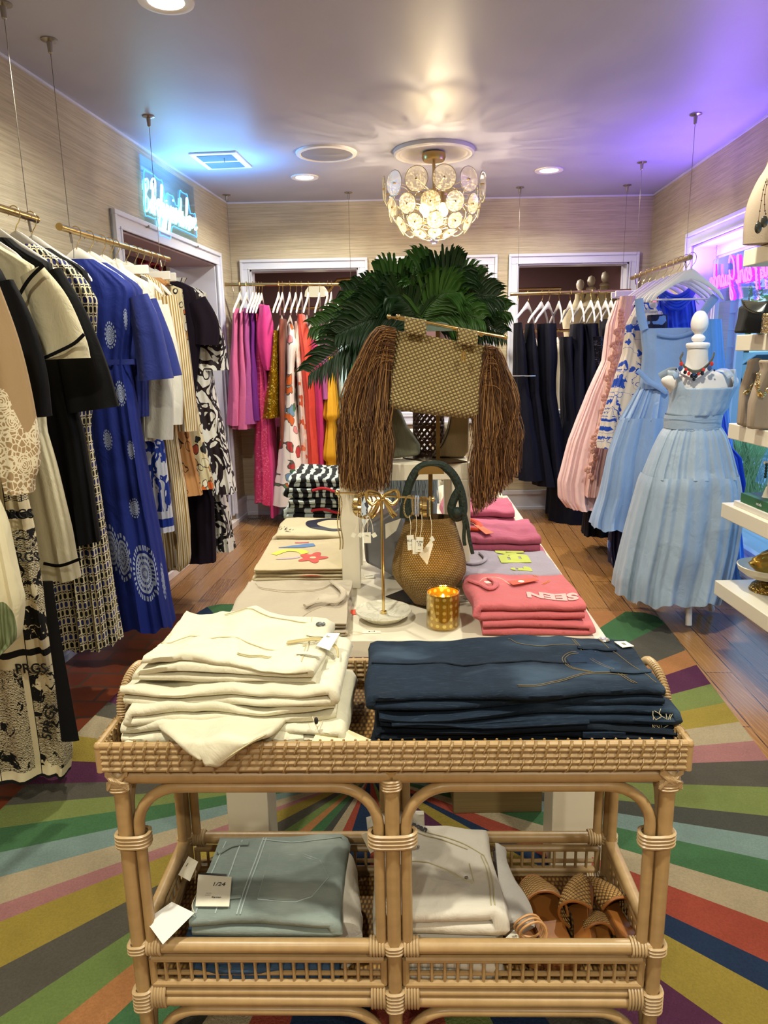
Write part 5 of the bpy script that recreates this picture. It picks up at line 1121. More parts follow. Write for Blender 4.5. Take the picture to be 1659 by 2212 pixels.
# left column
o = stack('folded_tshirt', 't-shirt', ['pale beige V-neck T-shirt folded beneath another at the front left of the table', 'pale beige T-shirt with wide curved neckline on top, front left of the table'], -.435, -.10, 1.80, 2.17, TZ+.001, [.02, .022], cream2, 2, -.02, .004)
t, tp, M = o[1]
b = MB(); b.M = M
for k, off in enumerate((0, .012)): seam(b, [(.03+off*.5, .335-off), (.06, .29-off), (.15, .265-off*1.3), (.23, .28-off), (.27, .33-off)], tp, .0016)
seam(b, [(.20, .02), (.23, .09), (.30, .15)], tp, .0014); seam(b, [(.21, .10), (.235, .15), (.24, .19)], tp, .0014)
b.build('neckline_seam', cream2, t)
b = MB(); b.M = M; b.tube([(p.x, p.y, tp(p.x, p.y)+.012) for p in catmull([(.21, .10, 0), (.25, .13, 0), (.30, .12, 0), (.315, .2, 0), (.29, .28, 0), (.27, .32, 0)], 5)], .009, 8, flat=.5, up=(0, 0, 1)); b.build('rolled_neck', cream2, t)
o = stack('folded_tshirt', 't-shirt', ['cream T-shirt at the bottom of the pile of three with the red flower', 'cream T-shirt in the middle of the pile with the red flower', 'cream T-shirt printed with a red flower, blue and yellow brush shapes, top of its pile'], -.425, -.115, 2.22, 2.56, TZ+.001, [.022, .022, .026], cream, 2, -.02, .005)
t, tp, M = o[2]
fl_ = [(.185+math.cos(a)*(.042+.012*math.cos(5*a)), .105+math.sin(a)*(.05+.014*math.cos(5*a))) for a in [i*2*PI/50 for i in range(50)]]
decal(fl_, tp, M, 'flower_print', ink('#c23524'), t); decal([(.186+math.cos(a)*.011, .105+math.sin(a)*.013) for a in [i*PI/8 for i in range(16)]], tp, M, 'flower_centre', cream, t, .0024)
strip([(.05, .235), (.09, .245), (.14, .255), (.175, .265)], [.006, .02, .05, .04], tp, M, 'blue_stroke', ink('#4a74a8'), t); strip([(.045, .15), (.085, .195), (.13, .19), (.155, .15)], .03, tp, M, 'yellow_arc', ink('#d6d23a'), t); strip([(.06, .1), (.11, .105), (.14, .12)], [.004, .016, .012], tp, M, 'lilac_stroke', ink('#b9a3b4'), t)
strip([(.1, .3), (.15, .305)], .012, tp, M, 'pink_stroke', ink('#c85068'), t)
decal([(.185+math.cos(a)*.045, -.0+math.sin(a)*.012) for a in [i*PI/8 for i in range(16)]], lambda x, y: o[1][1](x, y)-.004, o[1][2] @ Matrix.Translation((0, .006, 0)), 'flower_print', ink('#c23524'), o[1][0])
o = stack('folded_tshirt', 't-shirt', ['cream T-shirt under the one with the navy arc', 'cream T-shirt printed with a thick navy arc, below the black and white knits'], -.42, -.125, 2.62, 2.92, TZ+.001, [.034, .04], cream, 2, -.02, .006)
t, tp, M = o[1]; strip([(.28, .27), (.19, .265), (.13, .22), (.135, .14), (.2, .085), (.29, .08)], [.012, .03, .045, .045, .035, .03], tp, M, 'navy_arc', ink('#12142c'), t)
b = MB(); b.M = M; rn = random.Random(4)
for k in range(26):
    a = rn.uniform(-.2, 2.0); r_ = rn.uniform(.02, .05); x, y = .015+r_*math.cos(a), .05+r_*math.sin(a)*1.6; seam(b, [(x, y), (x+.008*math.cos(a), y+.012*math.sin(a))], tp, .0007, n=1)
b.build('sprig_print', ink('#1c1a22'), t)
def bwk(nm, sc, seed):
    s = SN(nm); o = s.tc('Object'); c = s.map(o, (1, 1, 1), loc=(seed, seed*2, 0)); w = s.wave(c, sc, 5, 1.2, 'X'); n = s.noise(c, 60, 2); k = s.f('GREATER_THAN', s.f('MULTIPLY_ADD', n, .2, w), .72)
    m = s.set(s.mix(k, '#0b0b0e', '#b8c2c0'), .95); s.bump(s.noise(o, 220, 2), .8, .006); return m
kn = ['black and white checkered knit sweater at the bottom of the knit pile', 'black and white zigzag knit sweater second from the bottom of the knit pile', 'black and white checkered knit sweater with red trim in the middle of the knit pile', 'black and white striped knit sweater near the top of the knit pile', 'black and white striped knit on top of the pile, below the yellow dress']
o = stack('folded_sweater', 'sweater', kn, -.415, -.10, 2.97, 3.36, TZ+.001, [.05, .05, .045, .04, .038], [bwk('zigzag_knit_a', 5, 1), bwk('zigzag_knit_b', 4, 2), bwk('zigzag_knit_c', 7, 3), bwk('zigzag_knit_d', 9, 4), bwk('zigzag_knit_e', 8, 5)], 2, -.04, .014, jit=.025)
for idx, zz in ((1, 0), (3, 0)):
    t, tp, M = o[idx]; b = MB(); b.M = M; b.tube([(x, -.004, tp(x, 0)-.006+.004*math.sin(x*50)) for x in [.12+k*.012 for k in range(15)]], .006, 8); b.build('red_trim', cloth('red_knit_trim', '#b02330', .9, .4), t)
b = MB(); b.ball((-.13, 3.25, TZ+.001+.236), .022, 12, (1, 1.2, 1.2)); tag(b.build('rolled_sock', whitej), 'small rolled white cloth on top of the black and white knits', 'cloth')
# right column
o = stack('folded_tshirt', 't-shirt', ['strawberry pink T-shirt folded beneath the one lettered SEEN', 'strawberry pink T-shirt lettered SEEN with an orange tag, front right of the table'], .245, .545, 1.785, 2.055, TZ+.001, [.04, .046], pinkj, 2, -.04, .009)
t, tp, M = o[1]
text_top('SEEN', .062, .215, .065, PI-.12, tp, M, ink('#e2a9a4'), t, bold=.003)
b = MB(); b.M = M
for off in (0, .006): seam(b, [(.205+off, .15), (.225+off, .175), (.235+off, .205)], tp, .001)
for off in (0, .007): seam(b, [(.2+off, .255), (.205+off, .235)], tp, .001)
b.build('orange_outline_print', ink('#d9803a'), t)
b = MB(); b.M = M; b.tube([(p.x, p.y, tp(p.x, p.y)+.006) for p in catmull([(.0, .2, 0), (.03, .15, 0), (.05, .1, 0), (.07, .13, 0), (.075, .18, 0), (.06, .21, 0)], 5)], .008, 8, flat=.6); b.build('crew_collar', pinkj, t)
def price_tag(par, name, pts, m, th=.0012, holes=None, string=None, txt=None, sz=.01, rot=0, tm=None, lm=None):
    """swing tag: four world corners"""
    b = MB(); b.slab(pts, th); tg = b.build(name, m, par, smooth=0)
    if string:
        b = MB(); b.tube(catmull(string, 5), .0008, 5); b.build('tag_string', mat('tag_string_cotton', '#d8cdb0', .8), tg)
    if txt:
        Q = [Vector(p) for p in pts]; c = sum(Q, Vector())/4; x = (Q[1]-Q[0]).normalized(); n = (Q[1]-Q[0]).cross(Q[2]-Q[1]).normalized(); y = n.cross(x)
        if rot: x, y = x*math.cos(rot)+y*math.sin(rot), y*math.cos(rot)-x*math.sin(rot)
        for k, (tx, dx, dy, s_) in enumerate(txt if isinstance(txt, list) else [(txt, 0, 0, sz)]):
            side = 1; off = n*(th+.0004) if n.y < 0 or n.z > .5 else n*-.0004
            if off.dot(n) < 0: xx = -x; 
            else: xx = x
            text_mesh(tx, s_, frame(c+off+x*dx+y*dy, xx, y), 'tag_lettering', tm or mat('tag_ink', '#2a2622', .7), tg, depth=.0002)
    return tg
def on(M, tp, x, y, l=.003): return M @ Vector((x, y, tp(x, y)+l))
def qd(M, tp, x, y, w, h, a, l=.004): c, s_ = math.cos(a), math.sin(a); return [on(M, tp, x+u*c-v*s_, y+u*s_+v*c, l) for u, v in ((-w/2, -h/2), (w/2, -h/2), (w/2, h/2), (-w/2, h/2))]
orange_card = mat('orange_card', '#cf4a2c', .6); wcard = mat('white_card', '#e6e0cc', .6)
tg = price_tag(t, 'price_tag', qd(M, tp, .155, .165, .085, .03, .35, .007), orange_card, string=[on(M, tp, .115, .15), on(M, tp, .09, .19, .008), on(M, tp, .05, .2, .008), on(M, tp, .03, .17, .01)])
b = MB(); q = on(M, tp, .148, .162, .0095); b.lathe([(.009, 0), (.009, .0006), (.0001, .0006)], q, 20); b.build('round_sticker', wcard, tg)
price_tag(t, 'neck_label', qd(M, tp, .05, .155, .014, .022, .2, .01), wcard)
o = stack('folded_tshirt', 't-shirt', ['heather grey T-shirt under the one with yellow block letters', 'heather grey T-shirt with yellow block letters beside the woven basket'], .25, .555, 2.10, 2.37, TZ+.001, [.034, .038], greyj, 2, -.04, .008)
t, tp, M = o[1]
for tx, x, y, sz in (('EM', .185, .19, .12), ('i.', .185, .055, .08)): text_top(tx, sz, x, y, PI/2, tp, M, ink('#b2bd3c'), t, bold=.008)
b = MB(); b.M = M; b.tube([(p.x, p.y, tp(p.x, p.y)+.005) for p in catmull([(.02, .24, 0), (.0, .18, 0), (.02, .10, 0), (.06, .09, 0), (.085, .15, 0), (.075, .22, 0)], 5)], .007, 8, flat=.6); b.build('crew_collar', greyj, t)
o = stack('folded_sweatshirt', 'sweatshirt', ['orchid pink sweatshirt beneath the one with the orange collar', 'orchid pink sweatshirt with an orange collar lining and orange tag'], .24, .56, 2.42, 2.72, TZ+.001, [.05, .055], pinks, 2, -.04, .012)
t, tp, M = o[1]; b = MB(); b.M = M; b.tube([(p.x, p.y, tp(p.x, p.y)+.008) for p in catmull([(.0, .06, 0), (.05, .07, 0), (.1, .08, 0), (.105, .14, 0), (.075, .22, 0), (.02, .27, 0), (.0, .2, 0), (.0, .12, 0)], 5)], .012, 8, flat=.6); b.build('orange_collar', cloth('orange_rib', '#cf4524', .9, .4), t)
price_tag(t, 'price_tag', qd(M, tp, .115, .06, .03, .10, .35, .012), mat('orange_tag_card', '#d2602f', .6), string=[on(M, tp, .1, .1), on(M, tp, .08, .14, .012), on(M, tp, .05, .12, .012)])
o = stack('folded_sweatshirt', 'sweatshirt', ['orchid pink sweatshirt third in the right column, lower of two', 'orchid pink sweatshirt with rounded hood fold, just in front of the white T-shirts'], .245, .535, 2.78, 3.07, TZ+.001, [.06, .065], pinks, 2, -.04, .014)
t, tp, M = o[1]; b = MB(); b.M = M; seam(b, [(.09, .14), (.13, .16), (.2, .2)], tp, .004); b.build('zip_pull_cord', cloth('red_cord', '#7a1a24', .8), t)
o = stack('folded_tshirt', 't-shirt', ['white T-shirt under the lettered white one behind the pink sweatshirts', 'white T-shirt lettered OUR with a yellow print behind the pink sweatshirts'], .26, .54, 3.12, 3.38, TZ+.001, [.055, .06], whitej, 2, -.04, .01)
t, tp, M = o[1]
text_top('S OUR', .05, .17, .05, 0, tp, M, ink('#26222a'), t); text_top('ST THI', .05, .17, .2, 0, tp, M, ink('#26222a'), t); strip([(.1, .12), (.15, .13), (.2, .12), (.26, .12)], [.01, .03, .03, .01], tp, M, 'yellow_print', ink('#d9c94a'), t)
o = stack('folded_tshirt', 't-shirt', ['white T-shirt lowest in the farthest pile on the right', 'white T-shirt in the middle of the farthest pile on the right', 'white T-shirt with small blue drawing on top of the farthest pile'], .27, .53, 3.42, 3.64, TZ+.001, [.05, .055, .05], whitej, 2, -.04, .01)
t, tp, M = o[2]; text_top('sid', .035, .19, .06, 0, tp, M, ink('#3a4a7a'), t); b = MB(); b.M = M
for k in range(5): seam(b, [(.10+.02*k, .12), (.115+.02*k, .16), (.13+.02*k, .12)], tp, .001)
b.build('blue_drawing', ink('#2f4a8a'), t)
# ================================================================= JEWELLERY STAND, CANDLE, BASKET
def marble():
    s = SN('white_marble'); o = s.tc('Object'); n = s.noise(o, 14, 6, .6, 1.2); k = s.step(s.f('ABSOLUTE', s.f('SUBTRACT', n, .5)), 0, .05); m = s.set(s.mix(k, '#c2bda9', '#d8d3bf'), .3); return m
M_marble = marble(); JY = 1.875; jb = Zp(829, 1338, TZ); jx, jy = jb.x, jb.y
t = thing('jewellery_stand', 'brass T-bar jewellery stand on a round white marble dish', 'jewellery stand', (jx, jy, TZ))
b = MB(); b.lathe([(.001, TZ), (.045, TZ), (.05, TZ+.003), (.081, TZ+.026), (.08, TZ+.031), (.04, TZ+.02), (.001, TZ+.018)], (jx, jy, 0), 56); b.build('marble_dish', M_marble, t)
jt = Yp(831, 1078, jy).z
b = MB(); b.bar((jx, jy, TZ+.018), (jx, jy, jt), .0042, 14); b.lathe([(.009, TZ+.018), (.009, TZ+.026), (.004, TZ+.028)], (jx, jy, 0), 20); b.build('post', M_gold, t)
pL, pR = Yp(728, 1064, jy), Yp(935, 1078, jy); b = MB(); b.bar(pL, pR, .0028, 10); b.ball(pL, .0072, 14); b.ball(pR, .0072, 14); b.build('cross_bar', M_gold, t)
b = MB(); c = Yp(826, 1073, jy-.004)
for sx in (-1, 1):
    b.tube(catmull([c, c+Vector((sx*.02, -.008, .014)), c+Vector((sx*.04, -.01, .017)), c+Vector((sx*.043, -.012, -.002)), c+Vector((sx*.028, -.016, -.018)), c+Vector((sx*.01, -.008, -.006)), c], 6), .0052, 8, flat=.5, up=(0, 1, 0))
    b.tube(catmull([c, c+Vector((sx*.012, -.006, -.02)), c+Vector((sx*.026, -.008, -.045)), c+Vector((sx*.034, -.005, -.056))], 5), [.004]+[.0045+.0003*k for k in range(15)], 8, flat=.35, up=(0, 1, 0))
b.ball(c+Vector((0, -.006, 0)), .008, 12, (1, .8, 1.1)); b.build('bow', M_gold, t)
def bangle(px, label, r, wd, kind, ang, gp=None):
    c = Yp(px, 1072, jy); f = (c.x-pL.x)/(pR.x-pL.x); c = pL.lerp(pR, f)+Vector((0, 0, -r+.0045)); t = thing('bracelet', label, 'bracelet', c, 0, gp); X = Vector((math.sin(ang), math.cos(ang), 0))
    b = MB()
    if kind == 'band': 
        prof = 24; ax = Vector((0, 0, 1)).cross(X); vs = []
        for k in range(36):
            a = k*PI/18; d = X*math.cos(a)+Vector((0, 0, 1))*math.sin(a)
            for (rr, w) in ((r, -wd), (r, wd), (r-.0018, wd), (r-.0018, -wd)): vs.append(c+d*rr+ax*w)
        b.add(vs, [(k*4+j, k*4+(j+1) % 4, ((k+1) % 36)*4+(j+1) % 4, ((k+1) % 36)*4+j) for k in range(36) for j in range(4)])
        b.build('band', M_gold, t)
    else:
        n = 40
        for k in range(n): a = k*2*PI/n; b.ball(c+X*r*math.cos(a)+Vector((0, 0, r*math.sin(a))), wd, 6)
        b.build('beads', M_gold if kind == 'bead' else mat('crystal_beads', '#d9dce8', .08, .7), t)
    return t, c
bl = [(772, 'wide studded gold bangle first from the left on the jewellery stand', .031, .005, 'band', .15), (783, 'twisted gold bangle second from the left on the jewellery stand', .034, .003, 'bead', .9), (791, 'braided gold bangle left of the bow', .036, .003, 'bead', 1.1), (797, 'plain gold bangle just left of the bow', .036, .003, 'band', 1.25),
      (883, 'slim twisted gold bangle just right of the bow', .03, .0025, 'bead', .5), (892, 'gold bead bracelet right of the bow', .026, .0022, 'bead', .1), (898, 'crystal bead bracelet on the right of the stand', .027, .0024, 'crystal', .1), (903, 'second crystal bead bracelet beside the first', .027, .0024, 'crystal', .05), (910, 'wide plain gold bangle on the right of the stand', .026, .003, 'band', .1), (918, 'wide engraved gold cuff on the right of the stand', .028, .0055, 'band', .1), (928, 'gold curb chain bracelet at the right end of the stand', .026, .0025, 'bead', .1)]
TT = []
for (px, lb, r, wd, kd, an) in bl: TT.append(bangle(px, lb, r, wd, kd, an))
def hangtag(par, top, bot, w, h, tilt=0, m=None, txt=None):
    top = Vector(top); bot = Vector(bot); c, s_ = math.cos(tilt), math.sin(tilt); R = lambda x, z: bot+Vector((x*c-z*s_, 0, x*s_+z*c))
    price_tag(par, 'price_tag', [R(-w/2, -h), R(w/2, -h), R(w/2, 0), R(-w/2, 0)], m or wcard, string=[top, top.lerp(bot, .5)+Vector((.003, 0, 0)), bot+Vector((0, -.001, -.002))], txt=txt)
for i, (px, py, w, h, tl, tx) in {0: (766, 1152, .011, .012, -.5, None), 1: (781, 1152, .011, .012, -.6, None), 2: (793, 1150, .02, .03, .0, [('No.', 0, .006, .006)]), 3: (806, 1152, .012, .012, .5, None), 4: (886, 1156, .019, .042, .06, [('ELLEN', 0, .006, .0075), ('------', 0, -.006, .005)]), 6: (896, 1166, .015, .04, .03, None), 8: (907, 1160, .02, .042, -.06, [('e pea', 0, .009, .008), ('75', 0, -.001, .01), ('-----', 0, -.014, .005)]), 10: (931, 1160, .011, .013, .5, None)}.items():
    q = TT[i][1]; bb = Yp(px, py, jy-.035-.002*i); hangtag(TT[i][0], q+Vector((0, -bl[i][2]*.7, -bl[i][2]*.7)), bb, w, h, tl, txt=tx)
b = MB(); q = [Yp(px, py, jy-.03) for px, py in ((905, 1198), (931, 1166), (936, 1176), (923, 1220))]; b.slab([q[1], q[2], q[3], q[0]], .001); b.build('price_tag', wcard, TT[9][0], smooth=0)
# chain necklace hanging from the left end of the bar
t = thing('chain_necklace', 'long fine gold chain necklace hanging from the left end of the jewellery stand', 'necklace', pL)
b = MB(); q0 = pL.lerp(pR, .02)
for k in range(46):
    z = q0.z-.003-k*.0035
    for dx in (-.0035, .0035): b.ball((q0.x+dx*min(1, k/4)+.003*math.sin(k*.2), q0.y+dx, z), .0021, 6)
b.build('chain', M_gold, t)
# candle
cb = Zp(957, 1353, TZ); cr = .0435; ch = .105; t = thing('candle_jar', 'gold glass candle jar with a cane lattice pattern', 'candle', (cb.x, cb.y, TZ))
def canegold():
    s = SN('gold_cane_pattern_glass'); U = uvs(s); u = s.f('MULTIPLY', U[0], 14); v = s.f('MULTIPLY', U[1], 5); fu = s.f('SUBTRACT', s.f('FRACT', u), .5); fv = s.f('SUBTRACT', s.f('FRACT', v), .5)
    d = s.f('SQRT', s.f('ADD', s.f('MULTIPLY', fu, fu), s.f('MULTIPLY', fv, fv))); hole = s.f('LESS_THAN', d, .26); line = s.f('GREATER_THAN', s.f('SINE', s.f('MULTIPLY', s.f('ADD', u, v), 25)), .2)
    line = s.f('MULTIPLY', line, s.f('GREATER_THAN', d, .33)); side = s.f('MULTIPLY', s.f('GREATER_THAN', U[0], .60), s.f('LESS_THAN', U[0], .88))
    c = s.mix(s.f('MULTIPLY', line, .4), '#b88a1c', '#5a3408'); c = s.mix(hole, c, '#e6bf5c')
    m = s.set(c, .15, .75, Emission_Color=s.mix(hole, '#c07a10', '#ffd070'), Emission_Strength=.1); return m
b = MB(); b.grid(lambda u, v: Vector((cb.x+cr*math.cos(2*PI*u), cb.y+cr*math.sin(2*PI*u), TZ+.006+v*(ch-.01))), 56, 6, cu=True, uvf=lambda u, v: (u, v)); b.build('patterned_sleeve', canegold(), t)
b = MB(); b.lathe([(.001, TZ), (cr+.002, TZ), (cr+.003, TZ+.006), (cr+.003, TZ+ch), (cr, TZ+ch+.002), (cr-.002, TZ+ch)], (cb.x, cb.y, 0), 48, cap=False); b.build('glass_jar', thin_glass('clear_jar_glass', '#fff2d0', .12), t)
b = MB(); b.lathe([(cr-.004, TZ+.006), (cr-.004, TZ+.07), (.001, TZ+.069)], (cb.x, cb.y, 0), 32); b.build('wax', glow('glowing_wax', '#e8962a', .5), t)
b = MB(); b.bar((cb.x, cb.y, TZ+.069), (cb.x, cb.y, TZ+.082), .0012, 6); b.build('wick', M_black, t); b = MB(); b.ball((cb.x, cb.y, TZ+.088), .004, 10, (1, 1, 2)); b.build('flame', glow('flame', '#ffb040', 30), t)
l = bpy.data.lights.new('candle_light', 'POINT'); l.energy = .5; l.color = (1, .6, .2); l.shadow_soft_size = .01; o_ = bpy.data.objects.new('candle_light', l); COL.objects.link(o_); o_.location = (cb.x, cb.y, TZ+.092)
# small tags lying on the table
def flat_tag(name, label, px, py, w, h, a, m, txt=None):
    q = Zp(px, py, TZ+.001); c, s_ = math.cos(a), math.sin(a); t = thing(name, label, 'tag', (q.x, q.y, TZ)); P4 = [q+Vector((u*c-v*s_, u*s_+v*c, 0)) for u, v in ((-w/2, -h/2), (w/2, -h/2), (w/2, h/2), (-w/2, h/2))]
    price_tag(t, 'card', P4, m, txt=txt, string=[P4[0]+Vector((0, 0, .002)), P4[0]+Vector((-.03, .01, .004)), P4[0]+Vector((-.05, -.005, .002)), P4[0]+Vector((-.02, -.01, .002)), P4[0]+Vector((0, 0, .002))])
flat_tag('price_tag', 'small white price tag lying in front of the marble dish', 803, 1365, .05, .018, .05, wcard, [('$118', 0, 0, .009)])
flat_tag('price_tag', 'orange price tag half hidden behind the marble dish', 770, 1322, .035, .04, .3, orange_card)
flat_tag('price_tag', 'white and red price tag behind the riser leg', 798, 1245, .035, .045, .2, wcard, [('SUNDRY', 0, 0, .007)])
flat_tag('price_tag', 'white card tag between the candle and the grey T-shirts', 1010, 1295, .06, .03, .3, wcard, [('DUAL-', 0, .006, .008), ('SPORT', 0, -.006, .008)])
# straw
def straw(nm, c1, c2, sc=1., diag=True, mode=0):
    s = SN(nm); o = s.tc('Object'); x, y, z = s.sep(o)[0:3]
    if mode == 0:      # diagonal crochet cells
        u = s.f('MULTIPLY', s.f('ADD', x, s.f('MULTIPLY', z, .45)), 88*sc); v = s.f('MULTIPLY', s.f('SUBTRACT', z, s.f('MULTIPLY', x, .35)), 95*sc)
        h = s.f('MULTIPLY', s.f('ABSOLUTE', s.f('SINE', s.f('MULTIPLY', u, PI))), s.f('ABSOLUTE', s.f('SINE', s.f('MULTIPLY', v, PI))))
    else:              # basket plait rows
        U = uvs(s); u = s.f('MULTIPLY', U[0], 84); v = s.f('MULTIPLY', U[1], 62); row = s.f('FLOOR', v); u2 = s.f('MULTIPLY_ADD', row, .5, u)
        h = s.f('MULTIPLY', s.f('ABSOLUTE', s.f('SINE', s.f('MULTIPLY', u2, PI))), s.f('POWER', s.f('ABSOLUTE', s.f('SINE', s.f('MULTIPLY', v, PI))), .6))
    n = s.noise(o, 60, 3); big = s.noise(o, 9, 3)
    c = s.mix(s.step(h, .05, .6), tuple(q*.35 for q in C4(c1)[:3]), s.mix(n, c1, c2)); c = s.mix(s.f('MULTIPLY', big, .3), c, '#6a4a1c')
    m = s.set(c, .7, 0., Sheen_Weight=.1); s.bump(h, .9, .006); return m
st1 = straw('crocheted_raffia', '#b39c62', '#d6c288'); st2 = straw('plaited_straw', '#a67c28', '#cda048', mode=1)
# basket bag with green handle hanging from a brass saddle stand
BYc = 2.04; bc = Yp(928, 1230, BYc)
t = thing('basket_bag', 'golden straw basket bag with a dark green wrapped rope handle', 'handbag', (bc.x, BYc, .79))
prof = [(1306, 26), (1292, 40), (1268, 60), (1240, 80), (1215, 81), (1190, 76), (1160, 66), (1130, 56), (1116, 52)]
pr = [((hw_*2)/2*BYc*1.02/FPX, Yp(928, py, BYc).z) for py, hw_ in prof]; pr = [(.001, pr[0][1]+.001)]+pr
prs = catmull([(r_, 0, z) for r_, z in pr], 4)
b = MB(); b.grid(lambda u, v: (lambda q: Vector((bc.x+q.x*math.cos(2*PI*u)+(q.z-.95)*.02, BYc+q.x*.55*math.sin(2*PI*u), q.z)))(prs[min(len(prs)-1, int(round(v*(len(prs)-1))))]), 72, len(prs)-1, cu=True, uvf=lambda u, v: (u, v)); b.build('basket_body', st2, t, smooth=60)
zt = prs[-1].z; b = MB(); b.grid(lambda u, v: Vector((bc.x+(pr[-1][0]-.003)*math.cos(2*PI*u), BYc+(pr[-1][0]-.003)*.55*math.sin(2*PI*u), lerp(zt-.08, zt-.001, v))), 48, 2, cu=True, cap=False); b.build('lining', mat('basket_inside', '#4a3515', .9), t)
gr = SN('dark_green_cord'); go = gr.tc('Object'); gw = gr.noise(go, 90, 2); gr.set(gr.mix(gw, '#07130c', '#12281a'), .7); gr.bump(gw, .9, .006)
hp = [(885, 1122), (880, 1100), (878, 1070), (889, 1035), (905, 1012), (928, 1004), (955, 1006), (978, 1025), (993, 1055), (1000, 1085), (999, 1110), (985, 1118), (975, 1100), (982, 1075), (992, 1058)]
b = MB(); b.tube(catmull([Yp(px, py, BYc-.02) for px, py in hp], 8), .0125, 10); b.ball(Yp(987, 1107, BYc-.03), .017, 12); b.tube(catmull([Yp(px, py, BYc-.02) for px, py in ((870, 1118), (872, 1095), (879, 1078))], 5), .010, 10)
b.build('rope_handle', gr.m, t)
b = MB()
for q in ([(995, 1095), (1003, 1130), (1002, 1160), (1004, 1178)], [(1000, 1095), (1010, 1135), (1014, 1165), (1021, 1196)]): b.tube(catmull([Yp(px, py, BYc-.03) for px, py in q], 5), .0055, 8)
b.build('rope_tassel', gr.m, t)
def saddle(name, label, px, ptop, w, y, zb, base, col):
    q = Yp(px, ptop, y); t = thing(name, label, 'display stand', (q.x, y+.03, zb)); r = w/2; b = MB(); pts = [(q.x+r*math.cos(a), y, q.z-r*.62+r*.62*math.sin(a)) for a in [k*PI/20 for k in range(21)]]
    b.slab(pts, .05, (0, 1, 0)); b.build('saddle', col, t, smooth=30); b = MB(); b.box((q.x-.006, y+.02, zb+.004), (q.x+.006, y+.032, q.z-r*.6)); b.build('post', mat('antique_bronze', '#6a5330', .3, .9), t, smooth=0)
    b = MB(); b.slab([(px_, py_, zb+.0005) for px_, py_ in base], .003, (0, 0, 1)); b.build('base_plate', mat('bronze_plate', '#3c2e20', .25, .7), t, smooth=0); return t
b0 = [Zp(px, py, TZ) for px, py in ((833, 1290), (880, 1272), (985, 1305), (925, 1318))]
saddle('bag_stand', 'low bronze bag stand holding the basket bag in front of the riser', 931, 1007, .075, BYc-.045, TZ, [(p.x, p.y) for p in b0], M_brass)
# crocheted raffia tote with brown fringes on the upper stand
YB = 2.16
b1 = [Zp(px, py, 1.157) for px, py in ((870, 990), (915, 977), (1010, 999), (950, 1004))]
saddle('bag_stand', 'tall bronze bag stand on top of the riser carrying the fringed tote', 947, 695, .085, YB+.02, 1.157, [(p.x, p.y) for p in b1], mat('metal_with_painted_blue_reflection', '#8fb0b8', .15, .9))  # saddle: blue reflection is put into the metal's base colour
t = thing('raffia_tote', 'crocheted raffia tote with long brown raffia fringes at both sides', 'handbag', Yp(945, 890, YB))
TL, TR, BR, BL = [Yp(*p, YB-.03) for p in ((853, 712), (1056, 748), (1041, 906), (838, 881))]
def tote(u, v):
    a = 2*PI*u; c, s_ = math.cos(a), math.sin(a); fx = .5+.5*math.copysign(abs(c)**.35, c); dy = math.copysign(abs(s_)**.8, s_)
    p = BL.lerp(BR, fx).lerp(TL.lerp(TR, fx), v); th = lerp(.05, .022, v)*(1 if v > .06 else .6+v*6)
    return p+Vector((0, .04+dy*th, (-.006*math.sin(PI*fx) if v < .05 else 0)+.003*nz(fx*8, v*8)))
b = MB(); b.grid(tote, 80, 28, cu=True, cap=True); b.build('bag_body', st1, t, smooth=60)
for (xa, xb, yt, yb_) in ((874, 921, 683, 722), (990, 1032, 707, 745)):
    b = MB(); A1, A2, A3, A4 = Yp(xa, yt+2, YB-.035), Yp(xb, yt+10, YB-.035), Yp(xb, yb_+4, YB-.035), Yp(xa, yb_-2, YB-.035)
    b.grid(lambda u, v: A4.lerp(A3, u).lerp(A1.lerp(A2, u), min(1, math.sin(v*PI)*1.25))+Vector((0, .05*(1-math.cos(v*PI))/2, 0)), 8, 14); b.build('handle_loop', st1, t, solid=.006)
for (pa, pb, yy) in (((860, 684), (1092, 729), YB-.012), ((840, 684), (1040, 722), YB+.028)):
    A1, A2 = Yp(*pa, yy), Yp(*pb, yy); b = MB(); b.bar(A1, A2, .0042, 12); b.ball(A1, .0075, 12); b.ball(A2, .0075, 12); b.build('metal_handle', M_gold, t)
b = MB(); q = Yp(1001, 768, YB-.055); b.tube([q+Vector((x, 0, z)) for x, z in ((-.005, -.018), (.005, -.018), (.006, .014), (-.004, .016))], .0018, 6, closed=True); b.bar(q+Vector((0, 0, -.014)), q+Vector((.001, 0, .012)), .0022, 8); b.build('zip_charm', M_gold, t)
f1, f2 = mat('brown_raffia_strand', '#55351d', .6), mat('pale_raffia_strand', '#ac7f4a', .6)
rn = random.Random(11)
